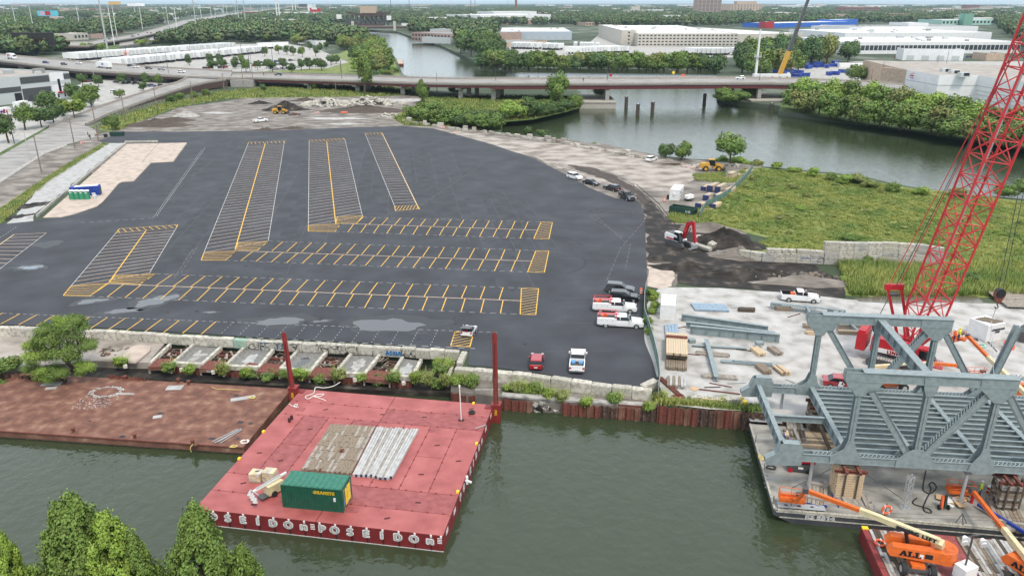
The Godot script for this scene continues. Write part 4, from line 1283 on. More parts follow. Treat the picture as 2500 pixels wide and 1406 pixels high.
func mats_piece(c: Array,k: int,count: int,label: String,mats: Array,grp: String,patchy: bool):
	var at: Vector3=(c[0] as Vector3).lerp(c[1],(k+0.5)/count).lerp((c[3] as Vector3).lerp(c[2],(k+0.5)/count),0.5)
	at.y=1.815
	var o:=thing("timber_mat",label,"mat",at,0,grp)
	for j in 4:
		var f:=(k+(j+0.5)/4.0)/count
		var a: Vector3=(c[0] as Vector3).lerp(c[1],f)
		var b: Vector3=(c[3] as Vector3).lerp(c[2],f)
		var w:=(c[0] as Vector3).distance_to(c[1])/count/4.0*0.94
		var d:=(b-a).normalized()
		a += d*(rng.randf_range(-0.05,0.35) if j%2 else 0.0)
		b -= d*(rng.randf_range(-0.05,0.3) if j%2==0 else 0.0)
		a.y=1.97
		b.y=1.97
		if patchy:
			var n:=4+rng.randi()%2
			for i in n:
				var p:=a.lerp(b,float(i)/n)
				var q:=a.lerp(b,(i+1.0)/n-0.012)
				bm(o,"plank",mats[rng.randi()%mats.size()],p-at,q-at,w,0.28+rng.randf_range(-0.05,0.05))
		else:
			bm(o,"plank",mats[rng.randi()%mats.size()],a-at,b-at,w,0.3+rng.randf_range(-0.03,0.03))
			if j%2:
				bx(o,"end_paint",M.navy,a-at-d*0.012,V(w*0.9,0.28,0.03),yaw_of(a,b)+PI/2)

# the near lower corner is the origin, x runs along the front, -z goes back
func container(nm: String,label: String,at: Vector3,yaw: float,lx: float,lz: float,h: float,wall: Material,roof: Material,lettered: bool) -> Node3D:
	var t:=thing(nm,label,"container",at,yaw)
	bx(t,"body",wall,V(lx/2,h/2,-lz/2),V(lx-0.1,h-0.06,lz-0.1))
	bx(t,"roof",roof,V(lx/2,h-0.01,-lz/2),V(lx-0.14,0.05,lz-0.14))
	var n:=int(lx/0.28)
	for i in n:
		var x:=0.25+(lx-0.5)*i/(n-1)
		bx(t,"wall_rib",wall,V(x,h/2,-0.035),V(0.14,h-0.3,0.06))
		if i%2==0:
			bx(t,"roof_rib",roof,V(x,h+0.025,-lz/2),V(0.2,0.05,lz-0.3))
	for x in [0.06,lx-0.06]:
		for z in [-0.06,-lz+0.06]:
			bx(t,"corner_post",wall,V(x,h/2,z),V(0.13,h,0.13))
	for z in [-0.05,-lz+0.05]:
		bx(t,"rail",wall,V(lx/2,h-0.06,z),V(lx-0.26,0.13,0.12))
		bx(t,"rail",wall,V(lx/2,0.07,z),V(lx-0.26,0.14,0.12))
	if lettered:
		text(t,"lettering","GRANITE",M.sign_yellow,0.3,V(lx*0.7,h*0.8,0.0),Basis.IDENTITY,"sans",0.03,1.2)
		for k in 2:
			bx(t,"door_panel",M.sign_yellow,V(lx+0.0,h*(0.3+0.37*k),-lz*0.55),V(0.05,h*0.32,lz*0.5))
		bx(t,"power_box",M.white,V(lx*0.87,h*0.55,0.03),V(0.2,0.35,0.1))
		bx(t,"sign",M.sign_blue,V(lx+0.02,h*0.35,-0.35),V(0.03,0.35,0.35))
		for k in 3:
			bx(t,"lock_rod",M.galvanised,V(lx+0.04,h/2,-0.3-0.85*k),V(0.04,h-0.3,0.05))
	else:
		for k in 3:
			bx(t,"lock_rod",M.galvanised,V(lx+0.03,h/2,-0.3-(lz-0.6)/2*k),V(0.04,h-0.3,0.05))
	return t

func folded_tower(at: Vector3):
	var t:=thing("light_tower","folded cream light tower beside the green container","light tower",at,0.9)
	bx(t,"engine_box",M.cream,V(0.3,0.75,0),V(1.7,1.0,1.0))
	bx(t,"chassis",M.dark_steel,V(0,0.25,0),V(2.6,0.12,0.8))
	for z in [-0.55,0.55]:
		var b:=MB.new()
		b.cyl(V(0,0.3,z-0.1),V(0,0.3,z+0.1),0.3,0.3,12)
		part(t,"wheel",b.mesh(),M.rubber)
	bm(t,"mast",M.white,V(-1.9,1.35,0.0),V(1.9,1.5,0.0),0.2,0.2)
	bm(t,"mast_section",M.galvanised,V(-1.6,1.5,0.0),V(1.2,1.62,0.0),0.12,0.12)
	for k in 4:
		var b:=MB.new()
		b.cyl(V(0,0,0),V(-0.1,-0.4,0),0.08,0.28,12)
		part(t,"lamp_head",b.mesh(),M.lamp_white,V(-1.9-0.25*(k%2),1.25-0.15*(k/2),[-0.5,0.45,-0.15,0.75][k]))
	bx(t,"lamp_bar",M.galvanised,V(-1.85,1.3,0.1),V(0.08,0.08,1.4))

func tyre(nm: String,label: String,at: Vector3,r: float,w: float):
	var b:=MB.new()
	var prev:=[]
	for i in 17:
		var t:=TAU*i/16
		var ring:=[]
		for j in 8:
			var a:=TAU*j/8
			ring.append(V(cos(t)*(r-w*0.5+cos(a)*w*0.5),w*0.5+sin(a)*w*0.5,sin(t)*(r-w*0.5+cos(a)*w*0.5)))
		if i:
			for j in 8:
				b.quad(prev[j],prev[(j+1)%8],ring[(j+1)%8],ring[j])
		prev=ring
	solo(nm,label,"tyre",b.mesh(),M.rubber,at)

func truss_barge():
	var o:=V(25.16,0,-61.4)
	var yaw:=-0.141
	var t:=thing("deck_barge","grey deck barge with a raked bow carrying the steel bridge span","barge",o,yaw)
	var b:=MB.new()
	b.prism(PackedVector2Array([Vector2(0,1.27),Vector2(0,0.8),Vector2(2.0,-0.1),Vector2(3.0,-0.8),Vector2(46,-0.8),Vector2(46,1.27)]),8.2,Transform3D(Basis.IDENTITY,V(0,0,-8.2)))
	part(t,"hull",b.mesh(),mk("hull_grey",0.075,0.08,0.09,0.6,{"tex": "blotch","tile": 6.0,"det": "grain","dtile": 1.0}))
	var deck:=mk("barge_deck",1,1,1,0.75,{"tex": "bargedeck","tile": V(22,9,14),"det": "speck","dtile": 0.9})
	bx(t,"deck",deck,V(23,1.285,-8.2),V(45.7,0.03,16.1))
	bm(t,"coaming",M.block_grey,V(0.4,1.33,-0.12),V(46,1.33,-0.12),0.26,0.14)
	bm(t,"coaming",M.block_grey,V(0.12,1.33,-0.3),V(0.12,1.33,-16.2),0.22,0.14)
	bm(t,"rub_rail",M.block_grey,V(0.6,0.62,0.03),V(46,0.62,0.03),0.07,0.1)
	bm(t,"rub_rail",M.block_grey,V(0.2,1.2,0.03),V(46,1.2,0.03),0.07,0.08)
	text(t,"lettering","KS 5514",M.white_clean,0.42,V(4.3,0.9,0.02),Basis.IDENTITY,"sans",0.03,1.3)
	var inv:=t.global_transform.affine_inverse()
	for p in [[V(27.06,1.3,-61.78),4.4],[V(28.65,1.3,-77.93),3.6]]:
		var q: Vector3=inv*p[0]
		bx(t,"bow_plate",M.galvanised,V(q.x+0.8,1.55,q.z),V(p[1],0.06,0.8))
		for k in 3:
			bx(t,"plate_hole",M.black,V(q.x-0.6+k*1.2,1.585,q.z),V(0.3,0.02,0.2))
			br(t,"plate_post",M.dark_steel,V(q.x-1.0+k*1.4,1.3,q.z),V(q.x-1.0+k*1.4,1.52,q.z),0.14)
	for p in [V(26.95,1.3,-73.35),V(26.24,1.3,-67.98),V(25.36,1.3,-62.29),V(26.98,1.3,-61.91)]:
		var q: Vector3=inv*p
		bm(t,"rail_post",M.dark_steel,V(q.x,1.3,q.z),V(q.x,2.3,q.z),0.06,0.06)
	for p in [V(26.06,1.3,-67.1),V(25.82,1.3,-65.81),V(25.69,1.3,-65.11),V(26.73,1.3,-71.86)]:
		var q: Vector3=inv*p
		bx(t,"deck_fitting",M.dark_steel,V(q.x,1.31,q.z),V(0.5,0.03,0.28),0.3)
	var o2:=V(32.45,0,-58.9)
	var s:=thing("timber_decked_barge","small dark red barge decked with worn timbers","barge",o2,yaw)
	bx(s,"hull",M.red_hull,V(14,0.25,6.2),V(28,1.9,12.4))
	bx(s,"side_rail",mk("faded_red",0.3,0.05,0.05,0.7,{"tex": "blotch","tile": 2.0}),V(0.28,1.28,6.3),V(0.5,0.18,12.2))
	for k in 3:
		bx(s,"rail_joint",M.seam,V(0.28,1.3,2.0+3.6*k),V(0.52,0.16,0.06))
	bx(s,"corner_cap",M.sign_yellow,V(0.3,1.42,0.25),V(0.55,0.14,0.4))
	bx(s,"red_strip",M.red_deck_worn,V(6.6,1.22,6.2),V(3.2,0.04,12.2))
	var r:=RandomNumberGenerator.new()
	r.seed=21
	for g in 2:
		var x0: float=[0.75,8.3][g]
		for i in [14,30][g]:
			var x: float=x0+i*0.31
			var z:=r.randf_range(0.05,0.3)
			while z<11.8:
				var l:=r.randf_range(2.5,5.0)
				bx(s,"plank",[M.wood,M.wood_dark,M.wood_silver,M.wood_brown,M.wood,M.wood_silver][r.randi()%6],V(x,1.3+r.randf_range(-0.02,0.02),z+l/2),V(0.27,0.16,l-0.08-(r.randf_range(0.1,0.5) if r.randf()<0.2 else 0.0)))
				z += l
	bx(s,"cross_beam",M.red_deck_worn,V(7.4,1.26,3.6),V(1.6,0.06,0.3))

# ---------- the steel bridge span on the barge ----------
func lace(t: Node3D,a: Vector3,b: Vector3,side: Vector3,pitch: float,m: Material,cross:=true):
	var n:=maxi(2,int(a.distance_to(b)/pitch))
	for i in n:
		var p:=a.lerp(b,float(i)/n)
		var q:=a.lerp(b,(i+1.0)/n)
		if cross or i%2==0:
			bm(t,"lacing_bar",m,p-side,q+side,0.08,0.035)
		if cross or i%2==1:
			bm(t,"lacing_bar",m,p+side+V(0,0.002,0),q-side+V(0,0.002,0),0.08,0.035)

func gusset(t: Node3D,pts: Array,at: Vector3,half: float):
	var poly:=PackedVector2Array()
	for p in pts:
		poly.append(Vector2(p[0],p[1]))
	for s in [-1.0,1.0]:
		var b:=MB.new()
		b.prism(poly,0.03,Transform3D(Basis.IDENTITY,at+V(0,0,s*half)))
		part(t,"gusset_plate",b.mesh(),M.steel_grey)

func two_plates(t: Node3D,nm: String,a: Vector3,b: Vector3,deep: float,gap: float):
	var x:=(b-a).normalized()
	var mb:=MB.new()
	var ub:=Basis(x,V(0,0,1).cross(x),V(0,0,1))
	for s in [-1.0,1.0]:
		mb.box((a+b)*0.5+V(0,0,s*gap),V(a.distance_to(b),deep,0.05),ub)
		for k in [-1.0,1.0]:
			mb.box((a+b)*0.5+V(0,0,s*(gap+0.07))+ub.y*k*(deep*0.5-0.03),V(a.distance_to(b),0.05,0.1),ub)
	part(t,nm,mb.mesh(),M.steel_grey)

func truss_side(t: Node3D,z: float):
	var L:=[V(-6.2,0,z),V(0,0,z),V(6.2,0,z),V(12.3,0,z),V(18.4,0,z),V(24.5,0,z)]
	var U:=[V(0,8.95,z),V(6.2,8.95,z),V(12.3,8.95,z)]
	for i in 5:
		var a: Vector3=L[i]
		var b: Vector3=L[i+1]
		if i==0:
			a=V(-4.3,0,z)
		two_plates(t,"bottom_chord",a,b,0.85,0.32)
		bm(t,"chord_cover",M.steel_grey,a+V(0,-0.42,0),b+V(0,-0.42,0),0.7,0.04)
		lace(t,a+V(1.0,0.44,0),b+V(-1.3,0.44,0),V(0,0,0.3),0.36,M.steel_grey)
	two_plates(t,"top_chord",V(-0.6,8.95,z),V(13.6,8.95,z),0.95,0.36)
	bm(t,"top_flange",M.steel_grey,V(0.1,9.46,z),V(13.7,9.46,z),1.05,0.06)
	for i in 3:
		var p: Vector3=L[i+1]
		var q: Vector3=U[i]
		for s in [-1.0,1.0]:
			bx(t,"post_flange",M.steel_grey,(p+q)*0.5+V(0,0,s*0.3),V(0.52,8.0,0.05))
			bx(t,"post_rib",M.steel_grey,(p+q)*0.5+V(0,0,s*0.36),V(0.09,7.6,0.07))
		bx(t,"post_web",M.steel_grey,(p+q)*0.5,V(0.06,8.0,0.56))
	two_plates(t,"diagonal",U[0]+V(0.4,-0.4,0),L[2]+V(-0.5,0.5,0),0.62,0.27)
	two_plates(t,"laced_diagonal",L[2]+V(0.5,0.5,0),U[2]+V(-0.5,-0.5,0),0.62,0.27)
	var d: Vector3=(U[2]-L[2]).normalized()
	lace(t,L[2]+d*1.3+V(-0.2,0.33,0),U[2]-d*1.3+V(-0.2,0.33,0),V(0,0,0.27),0.34,M.steel_grey)
	two_plates(t,"diagonal",U[2]+V(0.4,-0.4,0),L[4]+V(-0.5,0.5,0),0.6,0.27)
	two_plates(t,"diagonal",L[4]+V(0.3,0.5,0),V(20.5,8.9,z),0.6,0.27)
	gusset(t,[[-1.45,0.52],[-1.52,-0.2],[-1.25,-0.9],[-0.75,-1.3],[-0.38,-1.95],[0.38,-1.95],[0.75,-1.4],[1.4,-1.25],[1.9,-0.5],[1.9,0.52]],U[0],0.42)
	gusset(t,[[-0.75,0.4],[-0.6,-0.9],[-0.34,-1.6],[0.34,-1.6],[0.6,-0.9],[0.75,0.4]],U[1],0.42)
	gusset(t,[[-1.9,0.52],[-1.85,-0.6],[-1.2,-1.2],[-0.42,-1.95],[0.4,-1.95],[0.8,-1.3],[1.35,-0.9],[1.4,0.52]],U[2],0.42)
	gusset(t,[[-1.7,-0.45],[1.4,-0.45],[1.1,0.3],[0.55,1.3],[0.32,2.1],[-0.32,2.1],[-0.6,1.2],[-1.7,0.35]],L[1],0.42)
	gusset(t,[[-1.8,-0.45],[1.8,-0.45],[1.75,0.4],[1.0,1.25],[0.4,1.6],[-0.4,1.6],[-1.0,1.25],[-1.75,0.4]],L[2],0.42)
	gusset(t,[[-1.3,-0.5],[-0.3,-0.75],[1.2,-0.5],[1.0,0.3],[0.45,1.4],[0.32,2.1],[-0.32,2.1],[-0.45,1.4],[-1.1,0.3]],L[3],0.42)
	gusset(t,[[-1.8,-0.45],[1.8,-0.45],[1.75,0.4],[0.4,1.6],[-0.4,1.6],[-1.75,0.4]],L[4],0.42)
	var fl:=[[0,-0.95],[0,0.95],[-0.35,1.38],[-1.9,1.42],[-2.2,1.3],[-2.32,0.7],[-2.55,0.2],[-2.95,-0.15],[-3.5,-0.45],[-3.35,-1.1]]
	fl.reverse()
	gusset(t,fl,V(-4.25,0,z),0.36)
	bm(t,"end_flange",M.steel_grey,V(-4.6,1.4,z),V(-6.2,1.42,z),0.8,0.05)
	bm(t,"end_flange",M.steel_grey,V(-6.45,1.25,z),V(-6.8,0.25,z),0.78,0.05)
	bm(t,"end_flange",M.steel_grey,V(-6.8,0.2,z),V(-7.7,-0.45,z),0.78,0.05)

func steel_truss():
	var t:=thing("bridge_span","grey steel truss bridge span with laced members and open stringers","bridge",V(32.6,5.45,-64.0),-0.109)
	truss_side(t,0.0)
	truss_side(t,-14.0)
	var xs:=[-5.9,0.0,6.2,12.3,18.4,24.5]
	for i in 6:
		var y:=0.05
		ib(t,"floor_beam",M.steel_grey,V(xs[i],y,-0.4),V(xs[i],y,-13.6),0.45,1.15)
		bx(t,"beam_flange",M.steel_grey,V(xs[i],y+0.6,-7),V(0.5,0.04,13.0))
		if i<2:
			for k in 8:
				bx(t,"stiffener",M.steel_grey,V(xs[i],y,-1.2-1.66*k),V(0.42,0.95,0.05))
	for i in range(1,5):
		for k in 13:
			var z:=-0.95-1.01*k
			ib(t,"stringer",M.steel_grey,V(xs[i]+0.12,0.28,z),V(xs[i+1]-0.12,0.28,z),0.26,0.62)
			bx(t,"stringer_flange",M.steel_grey,V((xs[i]+xs[i+1])/2,0.6,z),V(xs[i+1]-xs[i]-0.5,0.03,0.22))
	ib(t,"end_stringer",M.steel_grey,V(-5.8,0.1,-7),V(-0.1,0.1,-7),0.35,0.7)
	ib(t,"cross_strut",M.steel_grey,V(6.2,8.6,-0.4),V(6.2,8.6,-13.6),0.7,1.1)
	bx(t,"strut_flange",M.steel_grey,V(6.2,9.18,-7),V(0.75,0.05,13.0))
	for k in 7:
		bx(t,"stiffener",M.steel_grey,V(6.2,8.6,-1.6-1.8*k),V(0.6,0.9,0.05))
	lace(t,V(13.6,9.0,-1),V(24,9.0,-1),V(0,0.3,0),0.4,M.steel_grey)
	bm(t,"far_lateral",M.steel_grey,V(13.8,8.9,-1),V(25,8.9,-1),0.3,0.12)
	crib("crib_tower","stack of fresh timbers under the near end of the steel span",V(32.98,1.3,-64.01),-0.12,2.5,2.2,11,true)
	crib("crib_tower","stack of dark timbers beneath the wall side of the steel span",V(35.1,1.3,-76.4),-0.12,2.6,2.4,11,false)
	crib("crib_tower","brown timber crib partly out of view below the span",V(47.4,1.3,-62.0),-0.12,1.8,2.0,11,false)
	for a in [[V(29.65,1.3,-64.69),"grey pipe shore beneath the flared end plate"],[V(43.53,1.3,-62.29),"grey pipe shore beside the cardboard"],[V(31.67,1.3,-79.44),"grey pipe shore at the barge's wall side"]]:
		var s:=thing("pipe_shore",a[1],"prop",a[0])
		br(s,"tube",M.galvanised,V(0,0,0),V(0,3.7,0),0.17)
		bx(s,"foot",M.dark_steel,V(0,0.05,0),V(0.6,0.1,0.6))
		bx(s,"head",M.dark_steel,V(0,3.66,0),V(0.6,0.1,0.6))
	var s2:=thing("lattice_shore","galvanised lattice prop holding the span's middle","prop",V(37.92,1.3,-61.78))
	for k in 4:
		br(s2,"leg",M.galvanised,V(-0.22+0.44*(k%2),0,-0.22+0.44*(k/2)),V(-0.22+0.44*(k%2),3.65,-0.22+0.44*(k/2)),0.045)
	for k in 8:
		for z in [-0.22,0.22]:
			br(s2,"brace",M.galvanised,V(-0.22 if k%2 else 0.22,0.1+0.45*k,z),V(0.22 if k%2 else -0.22,0.55+0.45*k,z),0.03)
	bx(s2,"foot",M.galvanised,V(0,0.05,0),V(0.9,0.08,0.7))
	deck_timbers("deck_timbers","row of grey timbers with blue ends lying beneath the boom",V(30.09,1.3,-63.88),1.2,6,4.2,M.wood,true)
	deck_timbers("deck_timbers","timber mat with blue ends in front of the crib",V(33.3,1.3,-62.55),-0.14,6,3.2,M.wood,true)
	deck_timbers("deck_timbers","pale timbers with navy ends under the open span end",V(33.28,1.3,-73.94),-0.14,9,5.0,M.timber,true)
	deck_timbers("deck_timbers","weathered planks lying along the girder",V(32.13,1.3,-75.23),1.35,5,4.6,M.wood,false)
	deck_timbers("deck_timbers","timber grillage with a blue beam beside the tall post",V(46.96,1.3,-60.4),1.25,7,5.0,M.wood,false)
	var tb:=V(45.89,1.75,-59.44)
	solo("blue_beam","long dark blue beam lying on the timber grillage","beam",box_mesh(V(5.0,0.3,0.25)),M.blue_box,tb,-1.15)
	var la:=thing("ladder","red ladder leaning on the crib under the span","ladder",V(33.69,1.3,-77.93))
	for s in [-0.2,0.2]:
		br(la,"stile",M.crane_red,V(s,0,0),V(s+2.2,3.7,-1.0),0.035)
	for k in 10:
		var f:=(k+0.5)/10
		br(la,"rung",M.crane_red,V(-0.2+2.2*f,3.7*f,-f),V(0.2+2.2*f,3.7*f,-f),0.025)
	solo("steel_brace","dark brown steel brace slanting below the open bay","beam",bar_beam(V(34.15,3.9,-76.67),V(34.36,1.6,-70.99),0.3),M.wood_dark)
	line_rope("tie_rod","dark tie rod from the crib down to the deck plate",M.dark_steel,[V(34.65,3.6,-64.42),V(37.96,1.7,-62.85),V(38.38,1.4,-62.61)],0.035)
	line_rope("tie_rod","dark tie rod from the crib toward the bow",M.dark_steel,[V(31.7,3.6,-64.91),V(30.23,2.6,-64.98),V(28.14,1.4,-64.96)],0.035)
	line_rope("tie_rod","dark tie rod up to the crib on the east side",M.dark_steel,[V(49.05,4.2,-62.97),V(47.81,2.4,-63.2),V(47.66,1.4,-63.94)],0.035)
	line_rope("hose","black hose looping across the grey barge deck",M.black,Q(1.36,[43.06,-67.89,41.32,-65.02,41.19,-64.2,41.65,-64.06,42.67,-65.02,42.78,-65.86,42.22,-65.58,41.96,-64.68,40.51,-62.86,39.68,-61.7,39.6,-61.07,40.04,-60.94,40.18,-61.45,39.71,-61.83,39.11,-62.21,39.13,-62.67,39.83,-63.26]),0.06)
	rope_heap("hose_coil","coil of dark hose near the barge's bow",M.black,V(27.03,1.33,-68.31),0.8,0.6,4,9,0.05)
	rope_heap("rope_coil","tan rope heap by the bow corner",M.rope_yellow,V(26.71,1.33,-70.06),0.3,0.8,4,10,0.05)
	for a in [[V(35.43,1.3,-60.4),0.8,"orange life ring standing on a post at the barge edge",true],[V(33.06,1.42,-56.39),0.12,"orange life ring lying on the timber deck",false]]:
		ring_buoy(a[0],a[1],a[2],a[3])
	var sc:=thing("scissor_lift","red and grey scissor lift parked beneath the end plate","lift",V(29.87,1.3,-68.13),-0.2)
	bx(sc,"base",M.dark_steel,V(0,0.55,0),V(2.3,0.7,1.1))
	bx(sc,"platform",M.crane_red,V(0.2,1.2,-0.2),V(2.6,0.2,1.2))
	bx(sc,"label",M.white,V(0.1,0.6,0.56),V(0.5,0.25,0.02))
	for k in 4:
		var wb:=MB.new()
		var zz:=0.5 if k%2 else -0.5
		wb.cyl(V(0,0,zz-0.1),V(0,0,zz+0.1),0.26,0.26,12)
		part(sc,"wheel",wb.mesh(),M.crane_red if k==1 else M.rubber,V(-0.9 if k<2 else 0.9,0.27,0))
	for k in 5:
		br(sc,"guard_rail",M.bar_red,V(-1.0+0.6*k,1.3,0.35),V(-1.0+0.6*k,2.0,0.35),0.025)
	br(sc,"guard_rail",M.bar_red,V(-1.0,2.0,0.35),V(1.4,2.0,0.35),0.025)
	var gc:=thing("gas_cart","orange gas bottles on a two wheeled cart","gas cart",V(41.53,1.3,-61.59))
	for s in [-0.16,0.16]:
		var gb:=MB.new()
		gb.cyl(V(s,0.15,0),V(s,1.3,-0.15),0.14,0.14,10)
		gb.cyl(V(s,1.3,-0.15),V(s,1.5,-0.17),0.14,0.04,10)
		part(gc,"bottle",gb.mesh(),M.drum_orange if s<0 else M.dark_green)
	for s in [-0.45,0.45]:
		var gb:=MB.new()
		gb.cyl(V(s-0.06,0.25,0.05),V(s+0.06,0.25,0.05),0.25,0.25,12)
		part(gc,"wheel",gb.mesh(),M.rubber)
	bx(gc,"frame",M.dark_steel,V(0,0.7,-0.25),V(0.5,1.2,0.06))
	var r:=RandomNumberGenerator.new()
	r.seed=31
	var cp:=thing("cardboard_heap","heap of flattened cardboard and white scraps","cardboard",V(43.08,1.3,-62.55))
	for k in 9:
		bx(cp,"sheet",M.cardboard if k%3 else M.white,V(r.randf_range(-1.1,1.3),0.03+0.03*k,r.randf_range(-0.7,0.5)),V(r.randf_range(0.5,1.2),0.02,r.randf_range(0.4,0.8)),r.randf()*3)
	pail("paint_pail","red and white pail on the barge deck",V(47.48,1.3,-64.22),0.28,0.7,M.crane_red,M.white)
	pail("fire_extinguisher","red fire extinguisher beside the orange basket",V(44.79,1.3,-62.55),0.16,1.0,M.crane_red,M.crane_red)
	var rp:=thing("railing_posts","dark railing post on splayed feet at the barge edge","railing",V(42,1.3,-59.43))
	for k in 3:
		br(rp,"leg",M.dark_steel,V([-0.6,0.05,0.6][k],0,[0.1,0.4,0.0][k]),V(0,1.1,0),0.04)
	br(rp,"wire",M.dark_steel,V(-7,1.0,-0.2),V(6,1.0,0.6),0.012)
	br(rp,"wire",M.dark_steel,V(-7,0.6,-0.2),V(6,0.6,0.6),0.012)
	solo("timber_post","tall dark timber post on the grillage","post",box_mesh(V(0.35,3.2,0.35)),M.wood_dark,V(48.42,1.6,-61.37)+V(0,1.6,0))

func bar_beam(a: Vector3,b: Vector3,w: float) -> Mesh:
	var m:=MB.new()
	m.beam(a,b,w,w)
	return m.mesh()

func pail(nm: String,label: String,at: Vector3,r: float,h: float,m: Material,m2: Material):
	var t:=thing(nm,label,nm.get_slice("_",1),at)
	var b:=MB.new()
	b.cyl(Vector3.ZERO,V(0,h,0),r*0.92,r,14)
	part(t,"body",b.mesh(),m)
	b=MB.new()
	b.cyl(V(0,h,0),V(0,h+0.06,0),r*1.04,r*0.95,14)
	part(t,"lid",b.mesh(),m2)
	b=MB.new()
	b.cyl(V(0,h*0.45,0),V(0,h*0.6,0),r*1.0,r*1.01,14,false)
	part(t,"band",b.mesh(),m2)

func ring_buoy(at: Vector3,y: float,label: String,upright: bool):
	var t:=thing("life_ring",label,"life ring",at)
	var b:=MB.new()
	var pts:=[]
	for i in 17:
		var a:=TAU*i/16
		pts.append(V(cos(a)*0.42,sin(a)*0.42 if upright else 0.0,0.0 if upright else sin(a)*0.42)+V(0,y,0))
	b.tube(pts,0.11,8)
	part(t,"ring",b.mesh(),M.drum_orange)
	for k in 4:
		var a:=TAU*k/4+0.6
		bx(t,"band",M.white,V(cos(a)*0.42,sin(a)*0.42 if upright else 0.0,0.0 if upright else sin(a)*0.42)+V(0,y,0),V(0.1,0.232,0.232))
	if upright:
		br(t,"post",M.dark_steel,V(0,0,-0.15),V(0,1.4,-0.15),0.04)

func deck_timbers(nm: String,label: String,at: Vector3,yaw: float,count: int,length: float,m: Material,ends: bool):
	var t:=thing(nm,label,"timbers",at,yaw)
	var r:=RandomNumberGenerator.new()
	r.seed=hash(label)
	for k in count:
		var x:=r.randf_range(-0.25,0.25)
		var z:=(k-(count-1)*0.5)*0.36
		bx(t,"timber",[m,m,M.wood_brown][r.randi()%3],V(x,0.16,z),V(length,0.3,0.32))
		if ends:
			bx(t,"end_paint",M.blue_box,V(x+length/2+0.01,0.16,z),V(0.03,0.29,0.31))
			bx(t,"end_paint",M.blue_box,V(x-length/2-0.01,0.16,z),V(0.03,0.29,0.31))
	if count>5:
		for s in [-0.3,0.3]:
			bx(t,"cross_timber",M.wood,V(length*s,0.42,0),V(0.32,0.22,count*0.36))

func crib(nm: String,label: String,at: Vector3,yaw: float,lx: float,lz: float,layers: int,fresh: bool):
	var t:=thing(nm,label,"crib",at,yaw)
	var r:=RandomNumberGenerator.new()
	r.seed=hash(label)
	var h:=0.27
	for k in layers:
		for j in 5:
			var m: Material=M.timber if fresh else [M.wood_brown,M.wood,M.wood_dark][r.randi()%3]
			bx(t,"timber",m,V(r.randf_range(-0.03,0.03),h*(k+0.5),-lz/2+lz*(j+0.5)/5),V(lx-0.06*(k%2),h-0.05,lz/5-0.03))
	for x in [-lx*0.22,lx*0.25]:
		bx(t,"steel_strap",M.wood_dark,V(x,h*layers*0.5,lz/2+0.07),V(0.14,h*layers,0.12))
	var y:=h*layers
	for z in [-lz*0.38,lz*0.38]:
		ib(t,"rusty_beam",M.rust_plain,V(-lx*0.62,y+0.16,z),V(lx*0.62,y+0.16,z),0.3,0.3)
	for x in [-lx*0.25,lx*0.25]:
		ib(t,"rusty_beam",M.rust_plain,V(x,y+0.42,-lz*0.6),V(x,y+0.42,lz*0.75),0.28,0.22)

